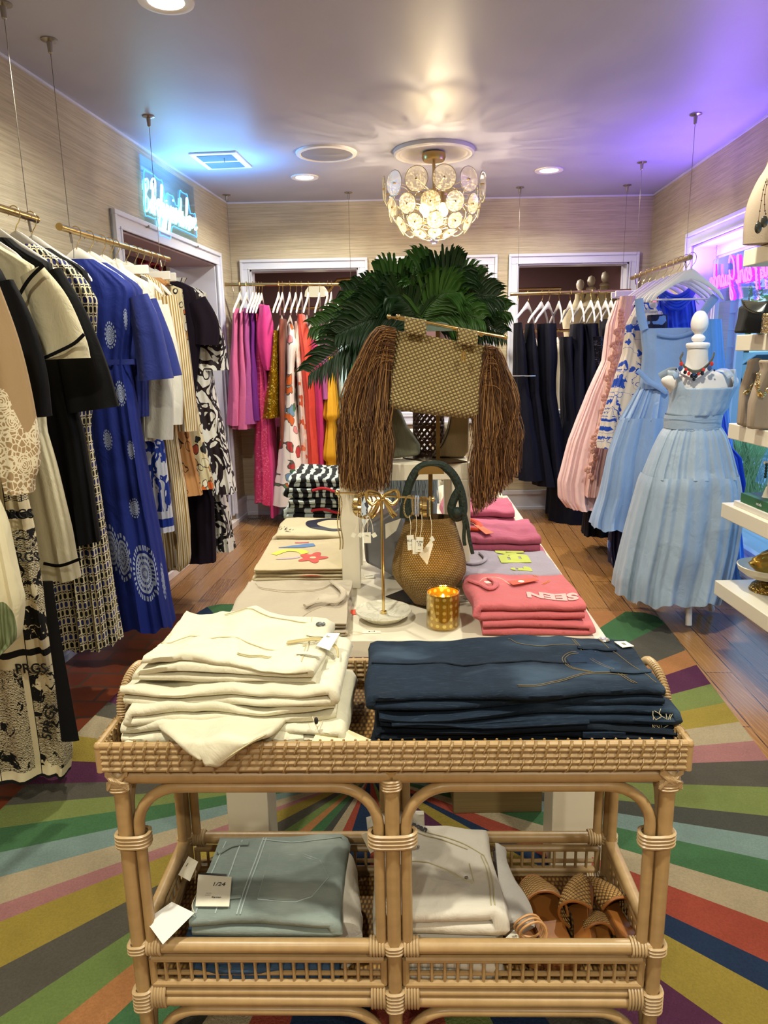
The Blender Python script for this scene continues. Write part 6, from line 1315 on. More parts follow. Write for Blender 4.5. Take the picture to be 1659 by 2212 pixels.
for side in (-1, 1):
    for mi, (mm, cnt) in enumerate(((f1, 800), (f2, 420))):
        b = MB()
        for k in range(cnt):
            v = rn.random()**.35; r_ = rn.random()
            if side < 0:
                st = BL.lerp(TL, lerp(.35, 1.02, v))+Vector((.004, rn.uniform(0, .08), 0)); ex = lerp(736, 842, r_); en = Yp(ex+rn.uniform(-3, 3), lerp(1030, 1066, 1-abs(r_-.5))+rn.uniform(-40, 8), YB+rn.uniform(-.03, .06)); apex = Vector((lerp(st.x-.005, en.x, .75), (st.y+en.y)/2, st.z-.0+.012*(1-r_)))
                mid = Vector((lerp(st.x, en.x, 1.02), en.y, lerp(st.z, en.z, .42)))
            else:
                st = BR.lerp(TR, lerp(.35, 1.0, v))+Vector((-.004, rn.uniform(0, .08), 0)); ex = lerp(1022, 1122, r_); en = Yp(ex+rn.uniform(-3, 3), lerp(1108, 1015, r_**1.4)+rn.uniform(-45, 8), YB+rn.uniform(-.03, .06)); apex = Vector((lerp(st.x+.005, en.x+.0, .7), (st.y+en.y)/2, st.z+.006))
                mid = Vector((en.x+lerp(.02, .0, r_), en.y, lerp(st.z, en.z, .42)))
            if rn.random() < .04: en = en+Vector((rn.uniform(-.02, .02), 0, rn.uniform(-.01, .03)))
            w = .0035*rn.uniform(-4, 4); dx = en.x-st.x; H__ = st.z-en.z
            p1 = Vector((st.x+dx*.30+(.006 if side > 0 else -.006), lerp(st.y, en.y, .3), st.z+.004-.01*r_)); p2 = Vector((st.x+dx*.62, lerp(st.y, en.y, .6), st.z-H__*.16)); p3 = Vector((st.x+dx*.90+w, en.y, st.z-H__*.45)); p4 = Vector((st.x+dx*.97-w*1.3, en.y+rn.uniform(-.008, .008), st.z-H__*.75))
            P_ = catmull([st, p1, p2, p3, p4, en], 3); b.tube(P_, .0009 if mi == 0 else .00065, 4, cap=False)
        b.build('fringe', mm, t, smooth=60, kind='stuff')
# bags on top of the riser
def wedge_bag(name, label, mt, px, y, th, z0, cat='handbag', parts=()):
    t = thing(name, label, cat, Yp(sum(p[0] for p in px)/len(px), px[0][1], y)); pts = [Yp(a, c, y) for a, c in px]; mz = min(p.z for p in pts); pts = [Vector((p.x, y, max(z0, p.z+(z0-mz)))) for p in pts]
    b = MB(); b.slab(pts, th, (0, 1, 0)); b.build('bag_body', mt, t, smooth=40, bevel=.012); return t, pts
R1 = 1.158
suede = cloth('sage_grey_leather', '#6a6a58', .5, .5, .1)
t, pt = wedge_bag('leather_tote', 'sage grey leather tote standing on the riser behind the fringed tote', suede, [(812, 990), (908, 978), (908, 955), (880, 915), (862, 872), (818, 872)], 2.26, .07, R1)
t = thing('cane_lantern', 'dark brown open cane basket on the riser between the leather tote and round bag', 'basket', Yp(928, 970, 2.38)); q = Yp(926, 972, 2.38); b = MB()
for k in range(16):
    a = 2*PI*k/16
    for dd in (-1, 1): b.tube([(q.x+.05*math.cos(a+dd*v*2.2), 2.38+.05*math.sin(a+dd*v*2.2), R1+.004+v*.14) for v in [i/10 for i in range(11)]], .003, 5)
for z in (0.004, .05, .1, .145): b.tube([(q.x+.05*math.cos(a), 2.38+.05*math.sin(a), R1+z) for a in [i*PI/12 for i in range(24)]], .004, 6, closed=True)
b.build('cane_lattice', mat('dark_cane', '#4a2c1c', .6), t)
lin_ = cloth('natural_linen_bag', '#9a8560', .8, .3, weave=160)
t = thing('linen_bag', 'natural linen bag with crescent cut-out on the right of the riser', 'handbag', Yp(980, 972, 2.30)); A = [Yp(px, py, 2.30) for px, py in ((933, 971), (1002, 973), (1012, 960), (1014, 880), (975, 880), (968, 915), (955, 945))]; b = MB(); mz = min(p.z for p in A); b.slab([Vector((p.x, 2.30, p.z+R1-mz)) for p in A], .06, (0, 1, 0)); b.build('bag_body', lin_, t, smooth=40, bevel=.006)
b = MB(); b.tube(catmull([Vector((p.x, 2.297, p.z+R1-mz)) for p in (A[0], A[6], A[5], A[4])], 6), .0018, 5); b.build('edge_piping', M_black, t)
t = thing('beaded_bag', 'cream and black small bag at the back of the riser', 'handbag', Yp(960, 940, 2.46)); b = MB(); q = Yp(957, 945, 2.45); b.ball((q.x, 2.45, R1+.052), .05, 20, (.9, .5, 1)); b.build('bag_body', whitej, t); b = MB(); b.slab([(q.x-.03, 2.415, R1+.02), (q.x+.03, 2.415, R1+.05), (q.x+.035, 2.42, R1+.08), (q.x-.01, 2.418, R1+.05)], .01, (0, -1, 0)); b.build('black_patch', M_black, t)
t = thing('black_bag', 'black slouchy bag behind the left brown fringe', 'handbag', (-.12, 2.35, R1)); b = MB(); q = Yp(740, 910, 2.35)
b.grid(lambda u, v: Vector((q.x+.04+.055*math.cos(2*PI*u)*math.sin(PI*(.12+.8*v))+.01*nz(u*5, v*4), 2.38+.05*math.sin(2*PI*u)*math.sin(PI*(.12+.8*v)), R1+v*.17)), 32, 14, cu=True, cap=True); b.build('bag_body', Mc['black'], t)
# silver grey bag and pale blue fringed clutch beneath the riser
gl = mat('silver_grey_leather', '#76767a', .35, .3, bump=.3, bs=12, bd=.02)
t, pt = wedge_bag('silver_bag', 'silver grey leather bag lying beneath the riser beside the basket bag', gl, [(790, 1222), (875, 1262), (880, 1150), (862, 1098), (800, 1138), (784, 1160)], 2.26, .12, TZ)
price_tag(t, 'price_tag', [Yp(px, py, 2.2) for px, py in ((833, 1164), (856, 1146), (866, 1120), (832, 1132))], wcard)
t = thing('fringed_clutch', 'pale blue fringed bag standing under the riser at the back', 'handbag', (.09, 2.6, TZ)); b = MB(); rn = random.Random(2)
b.box((.0, 2.6, TZ), (.2, 2.63, TZ+.33)); b.build('bag_body', mat('pale_blue_satin', '#8fa2b8', .5), t, bevel=.01); b = MB()
for k in range(170): x = rn.uniform(.0, .2); z = TZ+.03+rn.choice((.08, .17, .26, .31)); b.tube([(x, 2.595, z), (x+rn.uniform(-.006, .006), 2.588, z-.05), (x+rn.uniform(-.01, .01), 2.59, z-.095)], .0018, 4)
b.build('fringe', mat('pale_blue_fringe', '#a9bccc', .5), t, kind='stuff')
# ================================================================= PALM
pc = Vector((.13, 2.68, 0))
t = thing('palm_arrangement', 'large arrangement of dark green palm fronds behind the fringed tote', 'plant', (pc.x, pc.y, TZ))
b = MB(); b.lathe([(.001, TZ), (.06, TZ), (.075, TZ+.1), (.07, TZ+.3), (.045, TZ+.4), (.05, TZ+.46), (.04, TZ+.46)], pc, 32); b.build('vase', M_whitecool, t)
def leafm(nm, c1, c2):
    s = SN(nm); o = s.tc('Object'); n = s.noise(o, 10, 3); m = s.set(s.mix(n, c1, c2), .42, 0., Specular_IOR_Level=.4); return m
lm = [leafm('palm_leaf_dark', '#0c2410', '#21441c'), leafm('palm_leaf_mid', '#1f4a18', '#47722f')]
fr = [((668, 806), 2.50, .13), ((676, 705), 2.62, .11), ((742, 628), 2.72, .10), ((812, 592), 2.62, .12), ((868, 580), 2.8, .12), ((935, 566), 2.7, .13), ((1000, 578), 2.6, .13), ((1040, 606), 2.72, .13), ((1072, 640), 2.6, .13), ((1094, 672), 2.7, .12), ((1088, 722), 2.62, .10), ((900, 610), 2.55, .12), ((780, 660), 2.55, .12), ((985, 630), 2.5, .12), ((730, 720), 2.5, .12), ((1040, 690), 2.52, .10), ((840, 640), 2.5, .11)]
rn = random.Random(21)
for i, (tip, yy, ll) in enumerate(fr):
    T_ = Yp(*tip, yy); B0 = Vector((pc.x, pc.y, TZ+.45)); B1 = Yp(905, 715, (yy+pc.y)/2); mid = B1.lerp(T_, .5)+Vector((0, 0, .05 if i else .06)); R_ = catmull([B0, B1, mid, T_], 10); b = MB(); b.tube(R_, [lerp(.004, .0012, k/(len(R_)-1)) for k in range(len(R_))], 5)
    n0 = 12
    for k in range(n0, len(R_)-1):
        for rep in (0, .5):
            p = R_[k].lerp(R_[k+1], rep); T = (R_[k+1]-R_[k]).normalized(); S1 = T.cross(Vector((0, -1, .15))).normalized(); f = (k+rep-n0)/(len(R_)-n0)
            for sd in (-1, 1):
                L = ll*(.75+.5*math.sin(PI*min(1, .25+f*.8)))*rn.uniform(.85, 1.1)*(1-.45*f**2); d = (T*lerp(.55, 1.3, f)+S1*sd*1.0+Vector((0, rn.uniform(-.35, .1), rn.uniform(-.12, .05)))).normalized(); tipp = p+d*L+Vector((0, 0, -.18*L*(1-f)-.01)); m_ = p+d*L*.5+Vector((0, 0, .008)); wv = (d.cross(Vector((0, -1, 0)))).normalized()*.0056; q1 = p+d*L*.2
                fold = Vector((0, .004, 0)); b.add([p, q1+wv, m_+wv*1.1, p+d*L*.8+wv*.7, tipp, p+d*L*.8-wv*.7, m_-wv*1.1, q1-wv, q1+fold, m_+fold, p+d*L*.8+fold], [(0, 8, 1), (1, 8, 9, 2), (2, 9, 10, 3), (3, 10, 4), (0, 7, 8), (7, 6, 9, 8), (6, 5, 10, 9), (5, 4, 10)])
    b.build('frond', lm[i % 2], t, smooth=80)
# ================================================================= RATTAN CART
CM = Matrix.Translation((.004, 1.172, 0)) @ Matrix.Rotation(-.027, 4, 'Z')
def rattan(nm, c1, c2, sc=1.):
    s = SN(nm); o = s.tc('Object'); g = s.noise(s.map(o, (14, 60, 60)), 1, 4); n = s.noise(o, 6, 3); v = s.noise(s.map(o, (60, 60, 8)), 1, 4)
    c = s.mix(s.f('MULTIPLY', s.f('ADD', g, v), .5), c1, c2); c = s.mix(s.f('MULTIPLY', s.step(n, .55, .8), .4), c, '#7a5426')
    m = s.set(c, .38, 0., Specular_IOR_Level=.5, Coat_Weight=.15, Coat_Roughness=.25); s.bump(g, .15, .002); return m
RA1 = rattan('rattan_pole', '#8f7348', '#bf9f70'); RA2 = rattan('split_rattan_weave', '#a08560', '#c6ab80'); RA3 = rattan('rattan_binding', '#83683f', '#a98a5c')
def weavemat():
    s = SN('woven_rattan_mat'); o = s.tc('Object'); x, y, z = s.sep(o)[0:3]; u = s.f('MULTIPLY', x, 210); v = s.f('MULTIPLY', y, 210)
    h = s.f('MULTIPLY', s.f('ABSOLUTE', s.f('SINE', s.f('MULTIPLY', s.f('ADD', u, s.f('FLOOR', s.f('MULTIPLY', v, .32))), 1.57))), s.f('ABSOLUTE', s.f('SINE', v))); n = s.noise(o, 40, 2)
    m = s.set(s.mix(h, '#5a3a18', s.mix(n, '#a07434', '#c49a55')), .6); s.bump(h, .7, .004); return m
M_mat = weavemat()
t = thing('rattan_cart', 'two-tier natural rattan cart with woven tray top in the foreground', 'cart', (.004, 1.172, 0), -.027)
W2, D = .54, .36
LX = .514; FYc, BYc2 = .018, .342
def cb(name, fn, m=RA1, par=None): b = MB(); b.M = CM; fn(b); return b.build(name, m, par or t)
# tray floor and four woven walls
cb('tray_floor', lambda b: b.box((-W2+.01, .01, .742), (W2-.01, D-.01, .752)), M_mat)
rows = [.7535+.0122*k for k in range(4)]
def wall(p, q, nm):
    P_, Q_ = Vector(p), Vector(q); L = (Q_-P_).length; d = (Q_-P_).normalized(); nrm = Vector((d.y, -d.x, 0))
    def rods(b):
        for z in rows: b.bar(P_+Vector((0, 0, z)), Q_+Vector((0, 0, z)), .0063, 8)
    w = cb(nm, rods, RA2)
    def wv(b):
        n = int(L/.0215)
        for k in range(1, n):
            c = P_+d*(k*L/n)
            for (i0, i1) in ([(0, 1), (2, 3)] if k % 2 == 0 else [(1, 2), (3, 3)]):
                z0, z1 = rows[i0]-.007, rows[i1]+.006
                if i1 == 3: z1 = .806
                pts = [c+nrm*.003+Vector((0, 0, z0))-d*.004, c+nrm*.0085+Vector((0, 0, z0+.006))-d*.002, c+nrm*.0085+Vector((0, 0, z1-.005))+d*.004, c+nrm*.002+Vector((0, 0, z1+.001))+d*.006]
                b.tube(pts, .0026, 5, flat=.6)
            b.tube([c-nrm*.0085+Vector((0, 0, .75)), c-nrm*.0085+Vector((0, 0, .806))], .0024, 4)
            b.tube([c+nrm*.009+Vector((0, 0, .796)), c+nrm*.004+Vector((0, 0, .8075))+d*.003, c-nrm*.009+Vector((0, 0, .798))+d*.005], .0024, 4)
    b = MB(); b.M = CM; wv(b); b.build('binding_strands', RA3, w)
wall((-W2, 0, 0), (W2, 0, 0), 'tray_wall'); wall((W2, 0, 0), (W2, D, 0), 'tray_wall'); wall((W2, D, 0), (-W2, D, 0), 'tray_wall'); wall((-W2, D, 0), (-W2, 0, 0), 'tray_wall')
def rim_fn(b):
    for (p, q) in (((-W2, 0), (W2, 0)), ((W2, 0), (W2, D)), ((W2, D), (-W2, D)), ((-W2, D), (-W2, 0))): b.bar((p[0], p[1], .8005), (q[0], q[1], .8005), .0066, 10)
    for x in (-W2, W2):
        for y in (0, D): b.bar((x, y, .748), (x, y, .803), .0075, 10); b.ball((x, y, .8), .0085, 10)
cb('tray_rim', rim_fn, RA1)
# frame
def rails(b, z, r, x0=-LX, x1=LX):
    b.bar((x0, FYc, z), (x1, FYc, z), r, 14); b.bar((x0, BYc2, z), (x1, BYc2, z), r, 14); b.bar((-LX, FYc, z), (-LX, BYc2, z), r, 14); b.bar((LX, FYc, z), (LX, BYc2, z), r, 14)
for nm, z, r in (('top_rail', .727, .0145), ('shelf_rail', .346, .0142), ('lower_rail', .216, .013), ('thin_rail', .236, .0085)):
    for (p, q) in (((-LX, FYc), (LX, FYc)), ((-LX, BYc2), (LX, BYc2)), ((-LX, FYc), (-LX, BYc2)), ((LX, FYc), (LX, BYc2))):
        cb(nm, lambda b: b.bar((p[0], p[1], z), (q[0], q[1], z), r, 14))
for y in (FYc, BYc2):
    for x in (-LX, 0.0, LX): cb('leg', lambda b: b.tube([(x, y, .0145), (x, y, .35), (x, y, .74)], [.014, .0145, .0145], 14))
def arch(x0, x1, y, zt, zb, r, R, axis='x'):
    def f(b):
        pts = [(x0, zb), (x0, zt-R)]+[(x0+R-R*math.cos(a), zt-R+R*math.sin(a)) for a in [k*PI/16 for k in range(1, 9)]]+[(x1-R+R*math.sin(a), zt-R+R*math.cos(a)) for a in [k*PI/16 for k in range(0, 8)]]+[(x1, zt-R), (x1, zb)]
        b.tube([(p, y, z) if axis == 'x' else (y, p, z) for p, z in pts], r, 12, up=(0, 1, 0) if axis == 'x' else (1, 0, 0))
    cb('arched_brace', f)
for y in (FYc, BYc2):
    for x0, x1 in ((-LX+.027, -.026), (.026, LX-.027)):
        arch(x0, x1, y, .703, .355, .0108, .085); arch(x0, x1, y, .19, .02, .0108, .085)
for x in (-LX, LX): arch(FYc+.026, BYc2-.026, x, .703, .355, .0105, .07, 'y'); arch(FYc+.026, BYc2-.026, x, .19, .02, .0105, .07, 'y')
# bindings
def wrapb(x, y, z, w, h, n, dy=.0):
    def f(b):
        for k in range(n): zz = z-h/2+h*(k+.5)/n; b.tube([(x+(w/2)*math.copysign(abs(math.cos(a))**.6, math.cos(a)), y+.0175*math.copysign(abs(math.sin(a))**.8, math.sin(a)), zz+.0015*math.cos(a)) for a in [i*PI/10 for i in range(20)]], h/n*.52, 5, closed=True)
    cb('binding', f, RA2)
for y in (FYc, BYc2):
    wrapb(-LX+.0135, y, .593, .064, .03, 4); wrapb(LX-.0135, y, .593, .064, .03, 4); wrapb(0, y, .593, .089, .032, 4)
    for x in (-LX, 0, LX):
        wrapb(x, y, .712, .036, .024, 4); wrapb(x, y, .346, .036, .022, 3); wrapb(x, y, .222, .036, .05, 6)
        for dx in ((-.034, .034) if x == 0 else ((.034,) if x < 0 else (-.034,))):
            def f(b):
                for k in range(5): xx = x+dx-.0125+k*.006; b.tube([(xx, y+.017*math.cos(a), .346+.0165*math.sin(a)) for a in [i*PI/7 for i in range(14)]], .0031, 5, closed=True)
            cb('binding', f, RA2)
            def f(b):
                for k in range(5): xx = x+dx-.0125+k*.006; b.tube([(xx, y+.0165*math.cos(a), .226+.026*math.sin(a)) for a in [i*PI/7 for i in range(14)]], .0031, 5, closed=True)
            cb('binding', f, RA2)
def cross(b, x):
    if True:
        for k in range(5):
            o = -.016+k*.008
            b.tube([(x-.02, FYc-.013, .712+o*.4), (x+o*.6, FYc-.0185, .727+o*.2), (x+.02, FYc-.013, .742+o*.3)], .0034, 5); b.tube([(x+.02, FYc-.014, .712+o*.4), (x+o*.6, FYc-.0205, .727-o*.2), (x-.02, FYc-.014, .742+o*.3)], .0034, 5)
        b.ball((x, FYc, .727), .0195, 14)
for x_ in (-LX, LX): cb('corner_wrap', lambda b: cross(b, x_), RA2)
# shelf and galleries
cb('shelf_floor', lambda b: b.box((-LX+.01, FYc+.01, .238), (LX-.01, BYc2-.01, .246)), M_mat)
def gal(p0, p1, axis, c):
    def P3(u, z, o=0): return (u, c+o, z) if axis == 'x' else (c+o, u, z)
    def f(b):
        b.bar(P3(p0, .316), P3(p1, .316), .0085, 10); b.bar(P3(p0, .256), P3(p1, .256), .0085, 10); b.bar(P3(p0, .316), P3(p0, .256), .0075, 8); b.bar(P3(p1, .316), P3(p1, .256), .0075, 8); b.bar(P3(p0, .276, .005), P3(p1, .276, .005), .005, 8)
    g = cb('gallery', f)
    n = int((p1-p0)/.0248)
    for k in range(1, n):
        u = p0+(p1-p0)*k/n; b = MB(); b.M = CM; b.tube([P3(u, .318), P3(u, .254)], .0052, 6, flat=.7); b.build('spindle', RA1, g)
for y in (FYc, BYc2):
    gal(-LX+.024, -.022, 'x', y); gal(.022, LX-.024, 'x', y)
for x in (-LX, LX): gal(FYc+.02, BYc2-.02, 'y', x)
for x in (-.533, .533):
    def f(b):
        pts = catmull([(x, .10, .79), (x*1.012, .115, .83), (x*1.01, .16, .86), (x*1.01, .22, .86), (x*1.012, .265, .83), (x, .28, .79)], 8); b.tube(pts, .0058, 8)
    h = cb('handle', f, RA1); b = MB(); b.M = CM
    pts = catmull([(x, .10, .79), (x*1.012, .115, .83), (x*1.01, .16, .86), (x*1.01, .22, .86), (x*1.012, .265, .83), (x, .28, .79)], 9)
    for i in range(1, len(pts)-1):
        T = (pts[i+1]-pts[i-1]).normalized(); N = Vector((1, 0, 0)); B2 = T.cross(N); b.tube([pts[i]+(N*math.cos(a)+B2*math.sin(a))*.0072 for a in [k*PI/5 for k in range(10)]], .0022, 4, closed=True)
    b.build('handle_wrap', RA2, h)
# ================================================================= JEANS ON THE TRAY
def denim(nm, c1, c2, fade, wr=.35):
    s = SN(nm); o = s.tc('Object'); x, y, z = s.sep(o)[0:3]; tw = s.f('SINE', s.f('MULTIPLY', s.f('ADD', x, s.f('MULTIPLY', y, 1.0)), 2600)); n = s.noise(o, 11, 5, .65); fn_ = s.noise(s.map(o, (4, 9, 4)), 1, 3); sl = s.noise(s.map(o, (40, 700, 200)), 1, 2)
    c = s.mix(n, c1, c2); c = s.mix(s.f('MULTIPLY', s.step(fn_, .5, .72), .5), c, fade); c = s.mix(s.f('MULTIPLY', s.step(sl, .55, .75), .22), c, fade)
    m = s.set(c, .85, 0., Specular_IOR_Level=.2); s.bump(s.f('ADD', s.f('MULTIPLY', n, 2), s.f('MULTIPLY', sl, .3)), wr, .01); return m
dk = denim('dark_indigo_denim', '#0a111b', '#1a2a3c', '#4a5d70'); dk2 = denim('deep_indigo_denim', '#05090f', '#0e1824', '#243444'); lt = denim('light_washed_denim', '#67736f', '#8a9690', '#b2bab2', .2); md = denim('mid_blue_denim', '#283a52', '#3d5570', '#6a8296')
wd = cloth('ecru_white_denim', '#cfc9b0', .85, .35, .1); wd2 = cloth('cool_white_denim', '#c9c2b4', .85, .35, .1); th_t = mat('tan_stitching', '#6a5a3a', .7); th_b = mat('pale_blue_stitching', '#a9b6b4', .7); th_w = mat('ecru_stitching', '#b8ae86', .8); metalb = mat('pewter_button', '#9a9a94', .3, .9)
def onpx(M, px, py, z): return M.inverted() @ Zp(px, py, z)
def tag_px(par, name, tp, M, quad, z, m, lift=.006, **k):
    """card lying on a folded stack, corners given by where they lie in the photograph"""
    L = [onpx(M, px, py, z) for px, py in quad]; return price_tag(par, name, [M @ Vector((p.x, p.y, tp(p.x, p.y)+lift)) for p in L], m, **k)
def button(tp, M, x, y, par, m=metalb, r=.0085, l=.002):
    q = M @ Vector((x, y, tp(x, y)+l)); b = MB(); b.lathe([(r*1.1, 0), (r, .002), (r*.8, .003), (r*.62, .0022), (r*.3, .0026), (.0001, .003)], q, 20); return b.build('button', m, par)
def loop_(tp, M, pts, par, m, w=.006):
    b = MB(); b.M = M; P_ = catmull([(a, c, 0) for a, c in pts], 5); b.tube([(p.x, p.y, tp(p.x, p.y)+.0035) for p in P_], w, 8, flat=.35, up=(0, 0, 1)); return b.build('belt_loop', m, par)
labs = ['dark indigo jeans at the bottom of the dark stack in the tray', 'dark indigo jeans second from the bottom of the dark stack', 'dark indigo jeans third in the dark stack, with a frayed belt loop', 'faded dark blue jeans with silver button on top of the dark stack in the tray']
x0, y0 = -.03, 1.225
o = stack('folded_jeans', 'jeans', labs, x0, .535, y0, 1.475, .7525, [.022, .026, .030, .040], [dk2, dk2, dk, dk], 2, -.027, .010, jit=.012, seed=2)
t, tp, M = o[3]; Wd = .565
def seams_on(t, tp, M, lines, m, r=.0008, nm='stitching'):
    b = MB(); b.M = M
    for ln in lines: seam(b, ln, tp, r)
    return b.build(nm, m, t)
seams_on(t, tp, M, [[(.44, .235), (.45, .16), (.47, .09), (.5, .015)], [(.445, .235), (.456, .16), (.476, .09), (.506, .015)], [(.30, .235), (.33, .20), (.44, .205)], [(.50, .235), (.515, .16), (.53, .09), (.545, .02)],
 [(.475, .18), (.42, .165), (.395, .14), (.40, .10), (.43, .065)], [(.475, .175), (.425, .16), (.40, .138), (.405, .10), (.436, .066)], [(.28, .015), (.36, .03), (.43, .055), (.5, .05)], [(.28, .022), (.36, .036), (.43, .062), (.5, .058)]], th_t)
seams_on(t, tp, M, [[(.0, .12), (.1, .125), (.25, .11), (.44, .12)]], dk2, .002, 'side_seam')
decal([(.478, .182), (.43, .172), (.403, .145), (.404, .10), (.44, .062), (.49, .06), (.505, .1), (.49, .15)], tp, M, 'front_pocket', denim('pocket_denim', '#0a1422', '#182c44', '#446078'), t, .0012)
button(tp, M, .51, .232, t, mat('silver_button', '#cfcabc', .25, .9), .011)
for pts in ([(.44, .19), (.47, .185), (.52, .178)], [(.47, .062), (.51, .058), (.55, .065)]): loop_(tp, M, pts, t, dk)
lb = price_tag(t, 'size_label', qd(M, tp, .545, .205, .026, .04, .1, .004), wcard, txt=[('XSST', 0, 0, .008)], rot=PI/2)
b = MB(); b.M = M; rn = random.Random(8); tp3, M3 = o[2][1], o[2][2]; b.M = M3
for k in range(14):
    x, z = .54+rn.uniform(-.02, .02), .7525+.088-rn.uniform(0, .03); b.tube(catmull([(x, -.002, z), (x+rn.uniform(-.01, .012), -.008, z-.008), (x+rn.uniform(-.01, .012), -.006, z-.02)], 3), .0006, 4)
b.build('frayed_threads', mat('frayed_cotton', '#b8ad8a', .9), o[2][0])
b = MB(); b.M = o[1][2]; b.box((.39, -.006, .7525+.03), (.47, -.002, .7525+.042)); b.build('belt_loop', dk, o[1][0], bevel=.001)
b = MB(); b.M = o[2][2]; b.tube(catmull([(.03, -.002, .815), (.1, -.005, .818), (.2, -.004, .808), (.3, -.005, .812), (.4, -.004, .815)], 4), .008, 8, flat=.7); b.build('rolled_hem', dk, o[2][0])
# white jeans, slumped pile of five
wl = ['ecru jeans at the bottom of the white pile in the tray, spread widest', 'ecru jeans second from the bottom, one leg hanging over the tray front', 'crumpled ecru jeans in the middle of the white pile', 'ecru jeans second from the top of the white pile', 'ecru white jeans with button and cord tie on top of the white pile']
specs = [(-.50, 1.195, .40, .27, 0, .028, -.02), (-.515, 1.225, .43, .25, .0, .034, -.05), (-.49, 1.218, .40, .25, 0, .034, .05), (-.512, 1.245, .415, .25, 0, .040, -.06), (-.49, 1.262, .365, .235, 0, .046, -.09)]
z = .7525; WJ = []
for i, (xa, ya, w, d, _, h, rz) in enumerate(specs):
    M = Matrix.Translation((xa, ya, 0)) @ Matrix.Rotation(rz, 4, 'Z'); t = thing('folded_jeans', wl[i], 'jeans', M @ Vector((w/2, d/2, z)), rz); b = MB(); tp = folded(b, w, d, z, h, 2 if i < 4 else 3, .024, 40+i*5, M=M, flip=i % 2 == 0, th=.84, wav=1., taper=.0 if i < 4 else .12)
    b.build('folded_cloth', wd, t, smooth=70); WJ.append((t, tp, M)); z += h+.0005
t, tp, M = WJ[4]
seams_on(t, tp, M, [[(.31, .225), (.318, .15), (.322, .09), (.325, .03)], [(.12, .21), (.2, .215), (.31, .2)], [(.02, .1), (.12, .11), (.22, .10), (.32, .11)], [(.2, .03), (.25, .06), (.31, .085)], [(.2, .035), (.25, .066), (.305, .092)]], th_w, .0012)
button(tp, M, .335, .19, t, mat('dark_pewter_button', '#6f706c', .35, .8), .0095)
loop_(tp, M, [(.31, .165), (.33, .16), (.36, .155)], t, wd); loop_(tp, M, [(.31, .06), (.34, .058), (.36, .06)], t, wd)
b = MB(); b.M = M
for dx in (0, .006, -.005): b.tube(catmull([(.275, .13+dx, tp(.275, .13)+.004), (.31, .125+dx, tp(.31, .125)+.008), (.34, .14+dx, tp(.34, .14)+.008), (.375, .13+dx, tp(.37, .13)), (.385, .10, tp(.37, .1)-.01)], 5), .0018, 6)
b.build('cord_tie', mat('ecru_cord', '#b8a878', .9), t)
price_tag(t, 'size_label', qd(M, tp, .36, .135, .03, .05, -.3, .002), wcard, txt=[('PISTO', 0, .008, .007)])
t, tp, M = WJ[1]     # leg spilling over the tray front
rowsP = [[(350, 1545, 1.27), (440, 1520, 1.28), (540, 1515, 1.28), (640, 1520, 1.27)], [(345, 1572, 1.22), (430, 1560, 1.225), (530, 1555, 1.225), (615, 1562, 1.22)], [(378, 1598, 1.165), (440, 1597, 1.160), (510, 1592, 1.160), (585, 1588, 1.165)], [(402, 1618, 1.150), (440, 1617, 1.146), (490, 1615, 1.146), (540, 1612, 1.150)], [(432, 1642, 1.144), (446, 1648, 1.142), (462, 1652, 1.142), (482, 1648, 1.144)]]
G_ = [[Yp(a, c, e) for a, c, e in r_] for r_ in rowsP]; cols = [catmull([G_[j][i] for j in range(5)], 6) for i in range(4)]
def leg(u, v):
    j = int(round(v*(len(cols[0])-1))); P_ = catmull([cols[i][j] for i in range(4)], 6); p = P_[int(round(u*(len(P_)-1)))]
    return p+Vector((0, -.003*math.sin(u*9+v*3), .003*math.sin(u*14)+.004*nz(u*3, v*4)))
b = MB(); b.grid(leg, 18, 24); b.build('trouser_leg', wd, t, solid=.011)
b = MB(); b.tube([leg(.93, k/12)+Vector((0, -.008, .0035)) for k in range(3, 13)], .0014, 5); b.build('hem_stitching', th_w, t)
# rolled side bulges of the pile
for i, (px, py, yy, r_) in enumerate(((640, 1590, 1.2, .022),)):
    t = WJ[0][0]; b = MB(); q = Yp(560, 1590, 1.225); b.tube(catmull([Yp(500, 1590, 1.22), Yp(560, 1583, 1.215), Yp(610, 1592, 1.215), Yp(655, 1590, 1.22)], 6), [.014]*4+[.019]*10+[.013]*5, 10, flat=.7); b.build('rolled_cuff', wd, t)
t = WJ[2][0]; q = [Yp(*p, yy) for p, yy in (((672, 1604), 1.19), ((700, 1553), 1.24), ((802, 1598), 1.22), ((790, 1606), 1.19))]
price_tag(t, 'card_tag', q, mat('ivory_card', '#ddd3a8', .6), string=[q[1], Yp(685, 1570, 1.2), Yp(678, 1556, 1.21), Yp(672, 1540, 1.24)])
b = MB(); b.ball(Yp(683, 1557, 1.20), .006, 8, (.7, .5, 1.3)); b.build('cord_toggle', M_black, t)
